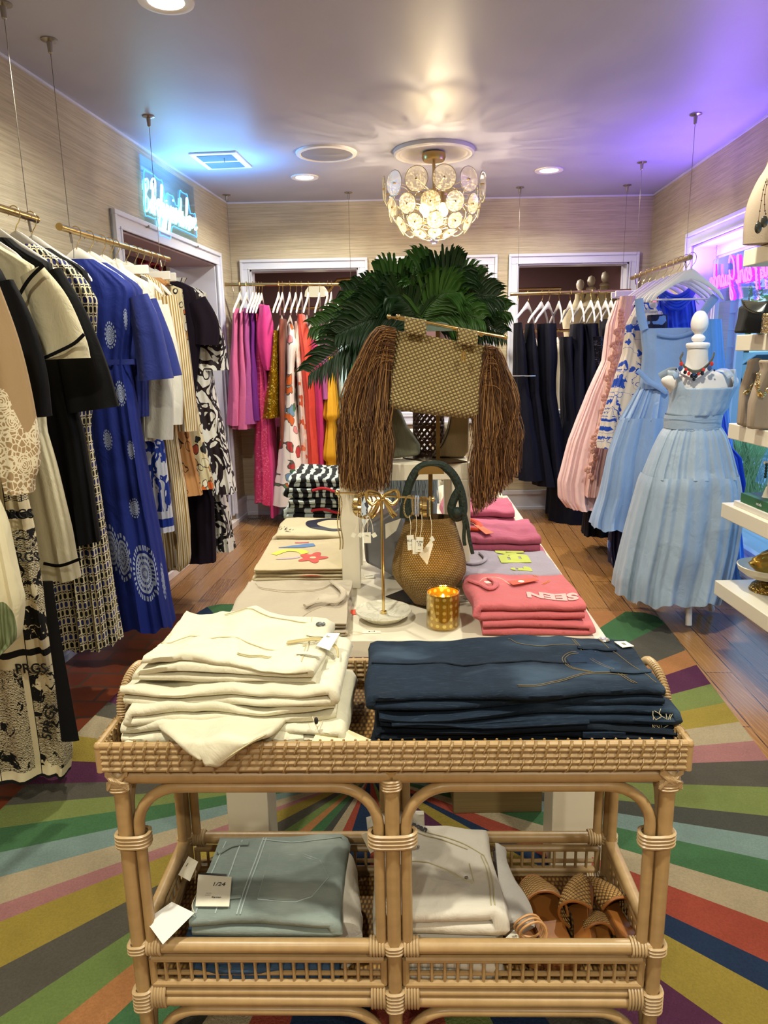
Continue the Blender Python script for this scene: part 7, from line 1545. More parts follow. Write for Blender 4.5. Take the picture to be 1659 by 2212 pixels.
# ================================================================= LOWER SHELF
SZ = .2475
o = stack('folded_jeans', 'jeans', ['mid blue jeans at the bottom of the denim on the lower shelf', 'dark blue jeans peeking out at the back of the lower shelf denim', 'light washed jeans with a large back pocket on the lower shelf'], -.42, -.115, 1.215, 1.465, SZ, [.045, .05, .05], [md, md, lt], 2, -.03, .006, jit=.006, seed=6)
t, tp, M = o[2]; t2 = o[1][0]; b = MB(); b.M = o[1][2]; b.box((.05, .235, SZ+.06), (.30, .262, SZ+.125)); b.build('waistband', md, t2, bevel=.01)
pk = [(.14, .045), (.14, .185), (.205, .19), (.255, .165), (.28, .115), (.25, .055), (.22, .04)]
decal(pk, tp, M, 'back_pocket', lt, t, .0022)
ln = [[a, c] for a, c in zip(pk, pk[1:]+pk[:1])]
seams_on(t, tp, M, [[(a[0], a[1]), (c[0], c[1])] for a, c in ln]+[[(a[0]*.93+.014, a[1]*.92+.009), (c[0]*.93+.014, c[1]*.92+.009)] for a, c in ln], th_b, .0011)
seams_on(t, tp, M, [[(.105, .005), (.108, .12), (.115, .24)], [(.112, .005), (.115, .12), (.122, .24)], [(.02, .01), (.022, .12), (.028, .235)], [(.06, .01), (.062, .12), (.066, .235)], [(.115, .235), (.2, .225), (.30, .24)]], th_b, .0016)
for pts in ([(.02, .05), (.06, .045), (.105, .05)], [(.02, .19), (.05, .215), (.085, .22)]): loop_(tp, M, pts, t, lt)
zt_ = SZ+.147
tag_px(t, 'black_tag', tp, M, ((432, 1912), (490, 1914), (490, 1892), (433, 1891)), zt_, M_black, .004)
tg = tag_px(t, 'size_tag', tp, M, ((423, 1967), (496, 1969), (501, 1902), (429, 1898)), zt_, wcard, .007, txt=[('1/24', .006, .018, .016), ('------', -.008, -.008, .006), ('------', -.008, -.014, .006), ('Kancan', .012, -.02, .007)])
q = [Yp(px, py, yy) for px, py, yy in ((314, 1988, 1.20), (352, 2040, 1.175), (420, 1972, 1.215), (371, 1948, 1.245))]
price_tag(o[0][0], 'envelope_tag', q, mat('bright_white_card', '#e6e3dc', .6), string=[q[2], Yp(415, 1955, 1.24), Yp(425, 1930, 1.28)])
q = [Yp(px, py, yy) for px, py, yy in ((385, 1890, 1.35), (410, 1904, 1.34), (428, 1862, 1.38), (407, 1850, 1.4))]; price_tag(o[1][0], 'size_tag', q, wcard, txt=[('1/25', 0, .004, .012)])
# rolled white jeans + folded white jeans
t = thing('rolled_jeans', 'rolled white jeans standing between the light denim and the folded white jeans', 'jeans', Yp(735, 2040, 1.25)); b = MB()
A1, A2 = Yp(738, 2035, 1.235), Yp(742, 1840, 1.43); A1.z = SZ+.062; A2.z = SZ+.085
def roll(u, v):
    p = A1.lerp(A2, v); a = 2*PI*u; r_ = lerp(.042, .03, v)*(1+.08*math.sin(3*a+v*4)) ; return p+Vector((r_*math.cos(a), 0, r_*1.35*math.sin(a)))+Vector((.004*nz(u*4, v*6), 0, 0))
b.grid(roll, 28, 20, cu=True, cap=True); b.build('rolled_cloth', wd2, t, smooth=60)
o = stack('folded_jeans', 'jeans', ['white jeans beneath the buttoned pair on the lower shelf', 'white jeans in the middle of the lower shelf pile', 'white jeans with front button and coin pocket, top of the lower shelf pile'], -.035, .215, 1.205, 1.47, SZ, [.05, .05, .06], wd2, 2, -.05, .012, jit=.01, seed=12)
t, tp, M = o[2]
seams_on(t, tp, M, [[(.05, .26), (.12, .235), (.2, .2), (.235, .17)], [(.06, .245), (.13, .22), (.2, .187)], [(.235, .17), (.245, .1), (.24, .02)], [(.228, .17), (.238, .1), (.233, .02)], [(.02, .10), (.07, .14), (.14, .13), (.2, .085)], [(.2, .14), (.205, .09)]], th_w, .0012)
button(tp, M, .045, .24, t, mat('dark_pewter_button', '#6f706c', .35, .8), .008); button(tp, M, .09, .19, t, metalb, .003); button(tp, M, .19, .1, t, metalb, .0035)
loop_(tp, M, [(.07, .245), (.075, .215), (.08, .185)], t, wd2, .008); text_top('Kancan', .02, .085, .255, -.4, tp, M, mat('dark_label_ink', '#26242c', .7), t)
t = thing('folded_jeans', 'cool white jeans standing upright at the back of the lower shelf', 'jeans', (.06, 1.49, SZ)); b = MB(); Mx = Matrix.Translation((-.02, 1.475, 0)) @ Matrix.Rotation(.03, 4, 'Z'); folded(b, .13, .035, SZ, .185, 3, .006, 9, M=Mx); b.build('folded_cloth', wd2, t, smooth=70)
t = thing('folded_trousers', 'pale grey trousers folded behind the white jeans, beside the sandals', 'trousers', (.2, 1.4, SZ)); b = MB(); Mx = Matrix.Translation((.21, 1.26, 0)) @ Matrix.Rotation(-.1, 4, 'Z'); folded(b, .035, .2, SZ, .12, 3, .004, 3, M=Mx); b.build('folded_cloth', cloth('pale_grey_cotton', '#b5b0a8', .9, .35), t, smooth=70)
q = [Yp(px, py, yy) for px, py, yy in ((1065, 2052, 1.175), (1138, 2055, 1.175), (1112, 2008, 1.23), (1100, 2020, 1.225))]; price_tag(o[0][0], 'card_tag', q, wcard)
q = [Yp(px, py, 1.42) for px, py in ((800, 1843), (826, 1826), (815, 1790), (780, 1802))]; price_tag(bpy.data.objects['rolled_jeans'], 'card_tag', q, wcard)
# sandals
tan = mat('tan_leather', '#a0642c', .45, var=.08, bump=.15, bs=60); tan2 = mat('tan_leather_edge', '#7a4a22', .5)
def wov():
    s = SN('woven_raffia_upper'); U = uvs(s); u = s.f('MULTIPLY', U[0], 11); v = s.f('MULTIPLY', U[1], 9); h = s.f('MULTIPLY', s.f('ABSOLUTE', s.f('SINE', s.f('MULTIPLY', s.f('ADD', u, v), PI))), s.f('ABSOLUTE', s.f('SINE', s.f('MULTIPLY', s.f('SUBTRACT', u, v), PI))))
    m = s.set(s.mix(s.step(h, .02, .35), '#4a3014', '#c09452'), .6); s.bump(h, .8, .006); return m
wv_ = wov()
def sandal(label, heel, toe, wd_=.042, roll=0., z=SZ+.02, up_h=.045, closed=False):
    H_, T_ = Vector((heel[0], heel[1], z)), Vector((toe[0], toe[1], z)); d = (T_-H_); L = d.length; d.normalize(); n = Vector((d.y, -d.x, 0)); upv = Vector((0, 0, 1)); R = Matrix.Rotation(roll, 3, d); n = R @ n; upv = R @ upv
    t = thing('woven_sandal', label, 'sandal', H_.lerp(T_, .5)); ol = [(0, 0), (.03, .6), (.1, .8), (.3, .72), (.5, .75), (.7, 1.0), (.85, .98), (.95, .7), (1, 0), (.95, -.7), (.85, -.98), (.7, -.95), (.5, -.62), (.3, -.66), (.1, -.8), (.03, -.6)]
    P_ = catmull([(a, c, 0) for a, c in ol], 4, True); b = MB(); b.slab([H_+d*p.x*L+n*p.y*wd_ for p in P_], .011, -upv); b.build('sole', tan2, t, smooth=30)
    b = MB(); b.slab([H_+d*(.02+p.x*.96)*L+n*p.y*wd_*.94+upv*.0005 for p in P_], .003, upv); b.build('footbed', tan, t, smooth=30)
    b = MB(); x0, x1 = (.58, .93) if not closed else (.45, 1.0)
    def f(u, v):
        a = PI*u; x = lerp(x0, x1, v)+(.10*math.sin(a) if not closed else -.02*math.sin(a)); wl_ = wd_*(1.0 if x < .85 else (1-(x-.85)*2.6)); hh = up_h*(1-.5*v if not closed else 1-.75*v**1.5); return H_+d*x*L*1.0+n*math.cos(a)*wl_*1.02+upv*(math.sin(a)**.8*hh+.002)
    b.grid(f, 24, 12, uvf=lambda u, v: (u, v)); up_ = b.build('woven_band', wv_, t, solid=.004)
    b = MB(); b.tube([f(k/24, 0) for k in range(25)], .0032, 6)
    if not closed: b.tube([f(k/24, 1) for k in range(25)], .0032, 6)
    b.build('leather_binding', tan, t); return t
def zp2(px, py, z=.29): q = Zp(px, py, z); return (q.x, q.y)
sandal('tan leather slide with wide woven band, largest and leftmost sandal on the lower shelf', zp2(1225, 2062, .31), zp2(1150, 1900, .30), .050, .0, SZ+.03, .05)
t = sandal('woven tan mule second from the left on the lower shelf', zp2(1262, 2058, .3), zp2(1248, 1900, .3), .034, -.9, SZ+.05, .05, True)
sandal('small woven tan mule in front, third from the left', zp2(1318, 2060, .3), zp2(1276, 1965, .3), .03, -.35, SZ+.035, .045, True)
sandal('woven tan mule at the right end of the lower shelf', zp2(1372, 2030, .3), zp2(1284, 1895, .3), .036, .5, SZ+.04, .045, True)
t = sandal('flat tan sandal with looped ankle strap, tucked behind the white jeans', zp2(1165, 2055, .3), zp2(1118, 1930, .3), .03, .3, SZ+.018, .02)
b = MB()
for k in range(3): q = Yp(1140+k*6, 2000+k*8, 1.215-.01*k); b.tube([q+Vector((.027*math.cos(a), .004*math.sin(2*a), .026*math.sin(a))) for a in [i*PI/10 for i in range(20)]], .0026, 6, closed=True)
b.build('ankle_strap', mat('pale_tan_strap', '#b98a58', .5), t)
# ================================================================= MANNEQUIN AND DRESS
my = 3.75; mx = Yp(1504, 900, my).x
fz = lambda py: Yp(1504, py, my).z
t = thing('dress_form', 'white dress form with round finial beside the window, wearing the pale blue dress', 'mannequin', (mx, my, 0))
b = MB(); fx = Yp(1511, 700, my).x
b.lathe([(max(.0005, p.x), p.z) for p in catmull([(r_, 0, fz(py)) for r_, py in ((.0005, 671), (.018, 673), (.034, 682), (.042, 696), (.038, 710), (.022, 720), (.021, 723), (.033, 729), (.031, 735), (.022, 739), (.053, 741), (.058, 746), (.054, 752))], 5)], (fx, my, 0), 40); b.build('finial', M_whitecool, t)
prof = [(745, .049, .049), (775, .052, .05), (795, .066, .052), (805, .105, .056), (811, .165, .06), (818, .196, .064), (830, .196, .07), (845, .165, .08), (860, .152, .088), (885, .146, .088), (905, .132, .086), (985, .125, .085), (1030, .14, .09), (1080, .15, .1), (1130, .15, .1)]
pr = catmull([(w, d_, fz(py)) for py, w, d_ in prof], 4)
b = MB(); N = len(pr)-1
torx = lambda z_: interp([(fz(905), mx), (fz(880), Yp(1507, 880, my).x), (fz(838), tx), (fz(795), fx+.004), (fz(750), fx)], z_)[0]
tx = Yp(1516, 830, my).x
b.grid(lambda u, v: (lambda q: Vector((torx(q.z) + q.x*math.copysign(abs(math.cos(2*PI*u))**.9, math.cos(2*PI*u)), my+q.y*math.sin(2*PI*u), q.z)))(pr[int(round(v*N))]), 56, N, cu=True, cap=True); b.build('torso', cloth('white_jersey_form', '#d9d3cc', .9, .1), t, smooth=60)
b = MB(); b.bar((mx, my, .28), (mx, my, fz(1130)), .018, 12); b.build('pole', M_whitecool, t)
for (px, py) in ((1487, 1358), (1378, 1312), (1515, 1318), (1600, 1330)):
    q = Zp(px, py, .0) if px < 1600 else Vector((mx+.22, my+.1, 0)); b = MB(); c = Vector((mx, my, .32)); m_ = Vector((lerp(mx, q.x, .75), lerp(my, q.y, .75), .2)); P_ = catmull([c, Vector((lerp(mx, q.x, .35), lerp(my, q.y, .35), .30)), m_, Vector((q.x, q.y, .02))], 6); b.tube(P_, [.016]*6+[.02]*7+[.017]*6, 8, flat=.8, up=(0, 0, 1)); b.build('leg', M_whitecool, t)
pale = cloth('pale_blue_faille', '#98a9bb', .38, .35, .3)
t = thing('tiered_dress', 'pale blue square-neck tiered midi dress with belt worn by the dress form', 'dress', (mx, my, .1))
def rr(rows, d0, d1, a0, a1):
    R = []
    for i, (py, xl, xr) in enumerate(rows):
        tt = i/max(1, len(rows)-1); dd = lerp(d0, d1, tt); a, c = Yp(xl, py, my), Yp(xr, py, my); z_ = Yp((xl+xr)/2, py, my-dd*.9).z; R.append((z_, (c.x-a.x)/2, dd, lerp(a0, a1, tt), (a.x+c.x)/2-mx))
    return R
b = MB(); b.M = Matrix.Translation((mx, my, 0)); nkz = [(836, 1446, 1592)]
bod = rr([(838, 1447, 1588), (860, 1450, 1576), (885, 1447, 1568), (900, 1443, 1555)], .102, .098, 0, .002)
R = sorted(bod, key=lambda r: r[0]); z0, z1 = R[0][0], R[-1][0]
def bodf(u, v):     # front neckline scooped low, straps added after
    th = 2*PI*u; c, s_ = math.cos(th), math.sin(th); dip = 0
    zt = z1+.088*max(0, min(1, (abs(c)-.70)/.2))**.8; z = lerp(zt, z0, v); w, d_, a, xo = interp(R, min(z, z1)); w *= 1.02
    if z > z1: xo -= .012*(z-z1)/.09; w = lerp(w, .172, (z-z1)/.09); d_ *= 1-.28*(z-z1)/.09
    return Vector((xo+c*w, s_*d_*1.08+.002*math.sin(18*th), z+.002*nz(u*20, v*5)))
b.grid(bodf, 96, 14, cu=True); b.build('bodice', pale, t, smooth=60, solid=.003)
for (a, c) in (((1455, 815), (1464, 803)), ((1579, 815), (1566, 803))):
    b = MB(); A1, A2 = Yp(*a, my-.09), Yp(*c, my-.045); A3 = Vector((A2.x, my+.045, A2.z-.0)); A4 = Vector((A1.x, my+.095, A1.z)); b.tube(catmull([A1, A1.lerp(A2, .5)+Vector((0, -.014, .0)), A2+Vector((0, 0, .006)), A3+Vector((0, 0, .004)), A4], 6), .017, 8, flat=.22, up=(0, 1, .2)); b.build('strap', pale, t)
b = MB(); b.M = Matrix.Translation((mx, my, 0)); body_mesh(b, rr([(898, 1440, 1554), (911, 1438, 1553), (927, 1437, 1552)], .108, .108, 0, .0), 9, 0, dz=.01); b.build('belt', pale, t, smooth=60)
for py in (902, 923):
    b = MB(); q0 = rr([(py, 1438, 1553)], .111, .111, 0, 0)[0] if False else None; za = Yp(1500, py, my).z; a, c = Yp(1438, py, my), Yp(1553, py, my); w = (c.x-a.x)/2; xo = (c.x+a.x)/2; b.tube([(xo+w*1.005*math.copysign(abs(math.cos(q))**.8, math.cos(q)), my+.111*math.copysign(abs(math.sin(q))**.75, math.sin(q)), za) for q in [k*PI/30 for k in range(60)]], .0012, 4, closed=True); b.build('belt_stitching', mat('pale_blue_thread', '#7f9ab8', .7), t)
b = MB(); b.M = Matrix.Translation((mx, my, 0)); body_mesh(b, rr([(926, 1440, 1551), (945, 1428, 1562), (980, 1412, 1572), (1020, 1397, 1582), (1038, 1392, 1585)], .105, .17, .004, .014), 15, 1., dz=.018, nu=192); b.build('skirt_tier', pale, t, smooth=70)
b = MB(); b.M = Matrix.Translation((mx, my, 0)); body_mesh(b, rr([(1034, 1391, 1586), (1050, 1385, 1588), (1120, 1368, 1592), (1200, 1350, 1580), (1270, 1335, 1560), (1308, 1332, 1545)], .175, .235, .008, .034), 11, 2.2, hem=.016, nu=192); b.build('lower_tier', pale, t, smooth=70)
t = thing('statement_necklace', 'crystal statement necklace with red, blue and black stones on the dress form', 'necklace', Yp(1500, 800, my-.07))
ch_ = mat('crystal_chain', '#8f8c78', .2, .8); npt = catmull([Yp(px, py, yy) for px, py, yy in ((1475, 762, my-.02), (1470, 775, my-.06), (1478, 790, my-.075), (1492, 799, my-.085), (1500, 801, my-.09), (1512, 799, my-.085), (1528, 788, my-.075), (1538, 775, my-.06), (1543, 762, my-.03))], 6)
b = MB()
for p in npt: b.ball(p, .0052, 6); b.ball(p+Vector((0, -.002, -.008)), .0042, 6)
b.build('chain', ch_, t)
st_ = dict(r=mat('red_stone', '#c8352a', .15), b=mat('blue_stone', '#3a4a78', .15), k=mat('black_stone', '#141416', .15))
for (px, py, k, r_) in ((1472, 786, 'r', .010), (1538, 786, 'r', .010), (1470, 796, 'b', .012), (1533, 795, 'b', .013), (1482, 799, 'r', .009), (1480, 804, 'k', .010), (1520, 799, 'r', .009), (1488, 807, 'r', .009), (1509, 807, 'r', .009), (1517, 806, 'k', .011), (1495, 812, 'k', .011), (1503, 812, 'k', .011), (1499, 808, 'b', .011), (1499, 819, 'k', .009), (1461, 798, 'k', .005), (1543, 800, 'k', .005)):
    b = MB(); b.ball(Yp(px, py, my-.088), r_, 8, (1, .5, 1.15)); b.build('stone', st_[k], t)
# ================================================================= SHELF UNIT ON THE RIGHT
SX0, SX1, SY0, SY1 = 1.6, 1.93, 1.75, 3.285
LV = [1.905, 1.545, 1.15, .775, .39]     # top surfaces
t = thing('shelf_unit', 'white shelf unit with five thick shelves at the right edge', 'shelf unit', ((SX0+SX1)/2, 2.5, 0))
for z in LV: bx('shelf', M_white, t, (SX0, SY0+.04, z-.07), (SX1, SY1, z), None, .004)
bx('side_panel', M_white, t, (SX0, SY0, 0), (SX1, SY0+.04, 2.1))
bx('rear_post', M_white, t, (SX1-.05, SY0+.04, 0), (SX1, SY0+.09, 2.1))
def Xs(px, py, x): return Xp(px, py, x)
# top: necklace bust with two pendants
def ovoid_bust(name, label, c, z0, h, w, m): pass
linenb = mat('beige_linen_display', '#978672', .8, bump=.3, bs=300)
t = thing('necklace_bust', 'beige necklace bust with two long pendant chains on the top shelf', 'jewellery display', (1.72, 3.12, LV[0]))
q = Yp(1655, 470, 3.08); b = MB(); hz = [(0, .115, .05), (.08, .118, .05), (.16, .11, .05), (.24, .08, .045), (.30, .045, .04), (.36, .034, .034), (.42, .036, .036), (.45, .034, .034)]
hs = catmull([(a, c, d_) for a, c, d_ in hz], 4); b.grid(lambda u, v: (lambda r_: Vector((q.x+.04+r_.y*math.cos(2*PI*u), 3.1+r_.z*math.sin(2*PI*u), LV[0]+.001+r_.x)))(hs[int(round(v*(len(hs)-1)))]), 32, len(hs)-1, cu=True, cap=True); b.build('bust', linenb, t, smooth=60)
for i, (pts, pend) in enumerate(((((1657, 385), (1649, 410), (1643, 445), (1638, 478)), (1638, 492)), (((1659, 388), (1652, 420), (1652, 450), (1654, 462)), (1651, 479)))):
    n_ = thing('pendant_necklace', ['dark beaded chain with large oval pendant hanging lower on the bust', 'dark beaded chain with smaller oval pendant hanging beside it'][i], 'necklace', Yp(*pend, 3.03)); b = MB(); P_ = catmull([Yp(a, c, 3.035) for a, c in pts], 6); b.tube(P_, .0012, 5)
    for k in range(2, len(P_), 4): b.ball(P_[k], .0035, 6)
    b.build('chain', mat('bronze_chain', '#4a3428', .4, .7), n_); b = MB(); b.ball(Yp(*pend, 3.03), .019, 14, (.8, .35, 1.2)); b.build('pendant', mat('smoky_stone', '#3a3a34', .15, .4), n_)
# second shelf: black clutch with shell flap, gold bottle
t = thing('suede_clutch', 'black suede clutch with silver shell-fan flap on the second shelf', 'handbag', (1.68, 3.1, LV[1])); pts = [Yp(px, py, 3.08) for px, py in ((1593, 722), (1640, 722), (1700, 722), (1700, 640), (1662, 652), (1634, 655), (1604, 664), (1601, 690))]; mz = min(p.z for p in pts)
b = MB(); b.slab([Vector((p.x, 3.05, p.z-mz+LV[1]+.001)) for p in pts], .07, (0, 1, 0)); b.build('bag_body', mat('black_suede', '#1d1c1c', .95, bump=.3, bs=200), t, bevel=.01)
c = Yp(1655, 658, 3.04)+Vector((0, 0, LV[1]+.001-mz)); b = MB()
for k in range(16):
    a = math.radians(172+k*5.2); L = .098-.0035*k; b.tube([c, c+Vector((L*math.cos(a), -.004, L*math.sin(a)*.75))], [.002, .0055], 5)
b.tube(catmull([c+Vector(((.102-.0035*k)*math.cos(math.radians(172+k*5.2)), -.002, (.102-.0035*k)*math.sin(math.radians(172+k*5.2))*.75)) for k in range(-1, 17)], 3), .003, 5)
b.build('shell_flap', mat('dark_silver_pleats', '#6a675f', .3, .7), t)
t = thing('glitter_bottle', 'small gold and silver textured cylinder beside the black clutch', 'ornament', (1.76, 3.0, LV[1])); q = Yp(1655, 700, 3.0); b = MB(); b.lathe([(.022, LV[1]), (.022, LV[1]+.075), (.018, LV[1]+.08), (.001, LV[1]+.08)], (q.x+.004, 3.0, 0), 24); s = SN('hammered_gold_grid'); o_ = s.tc('Object'); v_ = s.vor(o_, 160); s.set(s.mix(v_, '#d9b660', '#8f8f98'), .2, .9); s.bump(v_, .8, .004); b.build('body', s.m, t)
# third shelf: two suede busts with gold chains
for i, (pc_, lab, nl) in enumerate(((( (1600, 928), (1625, 928), (1640, 928), (1648, 780), (1624, 784), (1622, 800), (1606, 850)), 'taupe suede necklace bust farther along the third shelf', 'gold curb chain on the farther taupe bust'), (((1622, 935), (1690, 935), (1690, 785), (1648, 785), (1652, 805), (1634, 850), (1625, 880)), 'taupe suede necklace bust nearer the right edge of the third shelf', 'chunky gold rope chain on the nearer taupe bust'))):
    y = (3.12, 2.98)[i]; pts = [Yp(a, c, y) for a, c in pc_]; mz = min(p.z for p in pts); pts = [Vector((p.x, y, p.z-mz+LV[2]+.001)) for p in pts]
    t = thing('necklace_bust', lab, 'jewellery display', pts[0]); b = MB(); b.slab(pts, .05, (0, 1, 0)); b.build('bust', linenb, t, bevel=.012, smooth=40)
    cp = ((1646, 810), (1636, 826), (1622, 846), (1610, 856)) if i == 0 else ((1638, 815), (1636, 845), (1646, 862), (1668, 835), (1685, 815)); dz = LV[2]-mz
    n_ = thing('gold_chain', nl, 'necklace', Yp(*cp[1], y-.01)); P_ = catmull([Yp(a, c, y-.012)+Vector((0, 0, dz)) for a, c in cp], 7); b = MB()
    for k, p in enumerate(P_): a = k*.9; b.tube([p+Vector((.008*math.cos(q_), .004*math.sin(q_+a), .0055*math.sin(q_))) for q_ in [j*PI/4 for j in range(8)]], .0022, 5, closed=True)
    b.build('links', M_gold, n_)
# fourth shelf: books, earrings, green disc vase, trays
def book(name, label, x0, x1, y0, y1, z, th, m, spine_t=None, rz=0):
    t = thing(name, label, 'book', ((x0+x1)/2, (y0+y1)/2, z)); M = Matrix.Translation(((x0+x1)/2, (y0+y1)/2, 0)) @ Matrix.Rotation(rz, 4, 'Z'); w, d_ = (x1-x0)/2, (y1-y0)/2
    b = MB(); b.M = M; b.box((-w, -d_, z), (w, d_, z+.003)); b.box((-w, -d_, z+th-.003), (w, d_, z+th)); b.box((-w, -d_, z+.003), (-w+.004, d_, z+th-.003)); b.build('cover', m, t, smooth=0)
    b = MB(); b.M = M; b.box((-w+.004, -d_+.004, z+.003), (w-.004, d_-.004, z+th-.003)); b.build('pages', mat('book_pages', '#cfc8b6', .9), t, smooth=0); return t, M, w
z4 = LV[3]+.001
book('art_book', 'slim white book beneath the green book on the fourth shelf', 1.625, 1.83, 2.86, 3.22, z4, .022, mat('white_book_cover', '#cfc9bd', .5))
t, M, w = book('art_book', 'green cloth-covered book under the earring stands', 1.64, 1.85, 2.87, 3.19, z4+.022, .042, mat('green_book_cloth', '#1f5a34', .6))
text_mesh('VOGUE'[:2]+'G', .06, Matrix.Translation((1.745, 3.06, z4+.0645)) @ Matrix.Rotation(0, 4, 'Z'), 'cover_lettering', mat('white_cover_ink', '#d8e0dc', .6), t, bold=.001)
text_mesh('mode', .02, frame((1.6395, 3.03, z4+.043), (0, -1, 0), (0, 0, 1)), 'spine_lettering', mat('white_cover_ink', '#d8e0dc', .6), t)
ze = z4+.064
for i, (x, y, h_, lab) in enumerate(((1.70, 3.08, .155, 'white cone earring stand with dark green drop earrings, behind'), (1.715, 2.99, .115, 'white cone earring stand with gold disc earrings, in front'), (1.765, 2.93, .12, 'white cone earring stand at the right edge'))):
    t = thing('earring_stand', lab, 'jewellery display', (x, y, ze)); b = MB(); b.lathe([(.022, ze), (.02, ze+.004), (.009, ze+.045), (.004, ze+.05), (.003, ze+h_)], (x, y, 0), 24); b.bar((x-.028, y, ze+h_), (x+.028, y, ze+h_), .006, 8); b.build('stand', linenb if i else M_white, t)
    for sx in (-.022, .022):
        e = thing('drop_earring', ['dark green stone drop earring on the rear stand', 'gold disc drop earring on the front stand', 'gold drop earring on the right stand'][i], 'earring', (x+sx, y-.008, ze+h_), 0, ['earrings on the rear stand', 'earrings on the front stand', 'earrings on the right stand'][i]); b = MB()
        for k in range(4 if i else 5): b.ball((x+sx, y-.01, ze+h_-.008-k*(.02 if i else .013)), .0075+(.003 if k == 3 and i else 0), 10, (1, .4, 1))
        b.build('drops', M_gold if i else mat('dark_green_stone', '#123a2c', .15), e)
t = thing('green_disc_vase', 'round green glass disc standing behind the earrings', 'ornament', (1.82, 3.08, ze)); b = MB(); b.lathe([(.001, -.012), (.07, -.01), (.078, 0), (.07, .01), (.001, .012)], (0, 0, 0), 40); R = Matrix.Translation((1.80, 3.1, ze+.08)) @ Matrix.Rotation(PI/2, 4, 'X'); b.v = [R @ p for p in b.v]; b.build('disc', mat('olive_green_glass', '#4f6f34', .15), t)
t = thing('trinket_tray', 'small black and white rimmed tray with jewellery at the right edge of the fourth shelf', 'tray', (1.70, 2.75, z4)); b = MB(); b.box((1.625, 2.66, z4), (1.80, 2.80, z4+.006)); b.build('base', M_black, t, bevel=.002); b = MB(); b.tube([(1.625, 2.66, z4+.008), (1.8, 2.66, z4+.008), (1.8, 2.8, z4+.008), (1.625, 2.8, z4+.008)], .004, 8, closed=True); b.build('rim', M_whitecool, t)
b = MB(); b.lathe([(.02, z4+.006), (.018, z4+.01), (.006, z4+.05), (.005, z4+.15)], (1.645, 2.76, 0), 20); tag(b.build('earring_cone', linenb), 'beige cone earring stand standing on the black tray', 'jewellery display')
# bottom shelf: footed bowl with gold clutch, shoes
z5 = LV[4]+.001; c = Vector((1.775, 3.12, 0))
t = thing('pedestal_bowl', 'cream shallow bowl on a hammered brass foot on the lowest shelf', 'bowl', (c.x, c.y, z5))
b = MB(); b.lathe([(.085, z5), (.085, z5+.004), (.075, z5+.025), (.05, z5+.045), (.02, z5+.055), (.001, z5+.056)], c, 40); s = SN('hammered_brass'); o_ = s.tc('Object'); v_ = s.vor(o_, 70); s.set('#8a6f36', .25, 1.0); s.bump(v_, .9, .01); b.build('foot', s.m, t)
b = MB(); b.lathe([(.001, z5+.056), (.05, z5+.058), (.105, z5+.07), (.138, z5+.095), (.145, z5+.118), (.14, z5+.12), (.132, z5+.1), (.1, z5+.078), (.001, z5+.07)], c, 56); b.build('bowl', M_white, t)
t = thing('gold_clutch', 'crumpled metallic gold leather clutch resting in the cream bowl', 'handbag', (c.x, c.y, z5+.08)); b = MB()
def clutch(u, v):
    a = 2*PI*u; r_ = math.sin(PI*(.08+.84*v))**.55; x = .10*math.copysign(abs(math.cos(a))**.7, math.cos(a))*r_; y = .05*math.copysign(abs(math.sin(a))**.8, math.sin(a))*r_*(1-.55*v); k = .008*nz(x*22, v*5, 3)-.009*abs(nz(x*30, v*7, 7))
    return Vector((c.x-.005+x+k, c.y-.02+y-k, z5+.085+v*.12+.03*x/.1*0+.018*math.cos(a*1)*v))
b.grid(clutch, 64, 28, cu=True, cap=True); b.build('bag_body', mat('gold_foil_leather', '#c9a04a', .22, 1.0), t, smooth=80)
b = MB(); b.tube([clutch(k/30, .93)+Vector((0, -.003, .002)) for k in range(16, 30)], .003, 6); b.build('zip_edge', mat('pale_gold_edge', '#e8d9a8', .3, .8), t)
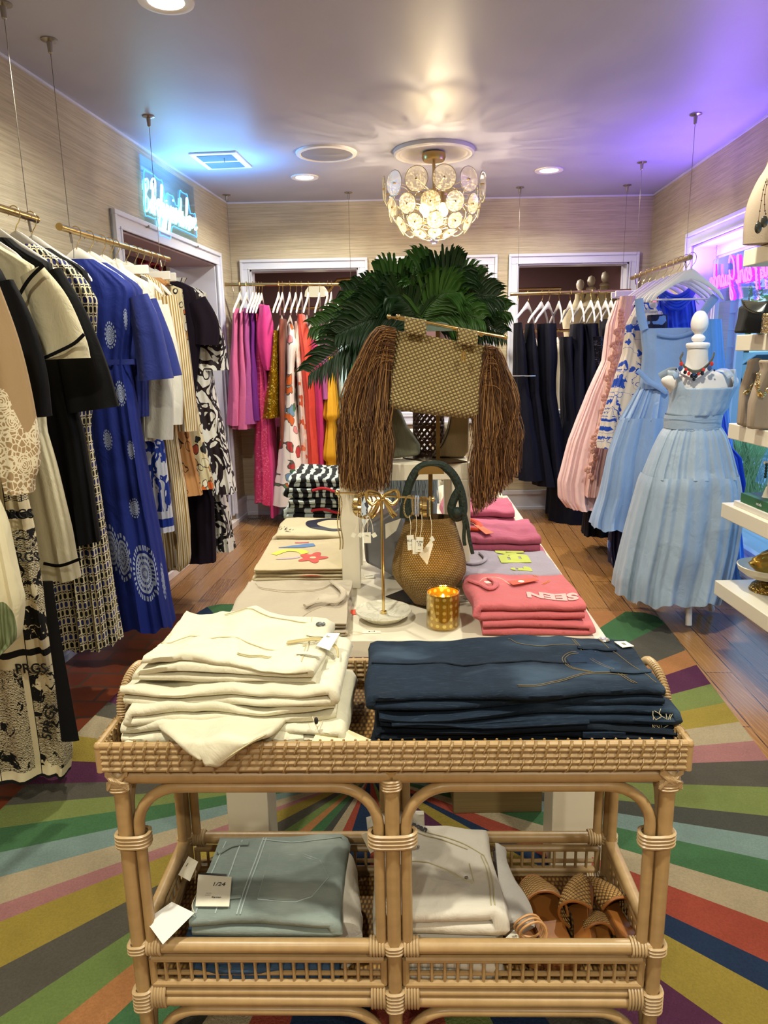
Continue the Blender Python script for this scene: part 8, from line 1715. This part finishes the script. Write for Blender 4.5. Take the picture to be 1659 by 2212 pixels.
def loafer(label, heel, toe, col, w=.036, band=None):
    H_, T_ = Vector(heel), Vector(toe); d = T_-H_; L = d.length; d.normalize(); n = Vector((d.y, -d.x, 0)); t = thing('loafer_shoe', label, 'shoe', H_.lerp(T_, .5)); b = MB()
    def f(u, v):
        a = PI*u; x = v; wl_ = w*(.75+.35*math.sin(PI*min(1, x*.8)))*(1 if x < .85 else math.sqrt(max(0, 1-((x-.85)/.15)**2))+.02)*(1 if x > .06 else .6+x*6.6); hh = (.06 if x < .45 else lerp(.06, .022, (x-.45)/.55)); return H_+d*x*L+n*math.cos(a)*wl_+Vector((0, 0, .004+math.sin(a)**.7*hh))
    b.grid(f, 20, 24); b.build('upper', col, t, solid=.003); b = MB(); b.slab([H_+d*v*L+n*s_*w*(.75+.35*math.sin(PI*min(1, v*.8)))*(1 if v < .85 else math.sqrt(max(0, 1-((v-.85)/.15)**2))+.02) for s_, vs_ in ((1, [k/16 for k in range(17)]), (-1, [k/16 for k in range(16, -1, -1)])) for v in vs_], .005, (0, 0, 1)); b.build('sole', mat('shoe_sole', '#b49a88', .6), t, smooth=0)
    if band: b = MB(); b.grid(lambda u, v: f(.15+.7*u, .5+.18*v)+Vector((0, 0, .004)), 12, 6); b.build('woven_band', band, t, solid=.002)
ob_ = SN('orange_woven_raffia'); oo = ob_.tc('Object'); vv_ = ob_.vor(oo, 260); ob_.set(ob_.mix(vv_, '#e08a28', '#8a4a10'), .6); ob_.bump(vv_, .8, .003)
loafer('brown suede mule with orange woven band at the right edge of the lowest shelf', (1.86, 3.0, z5), (1.68, 2.83, z5), mat('brown_suede', '#6a3c18', .9), .038, ob_.m)
loafer('dark grey suede shoe in front of the brown mule', (1.84, 2.86, z5), (1.665, 2.72, z5), mat('charcoal_suede', '#26282c', .9), .036)
t = thing('teal_pouch', 'teal corner of a pouch at the right edge of the lowest shelf', 'pouch', (1.66, 2.62, z5)); b = MB(); b.ball((1.665, 2.60, z5+.022), .03, 16, (1, 1.4, .7)); b.build('pouch_body', mat('teal_satin', '#0f6a68', .4), t)
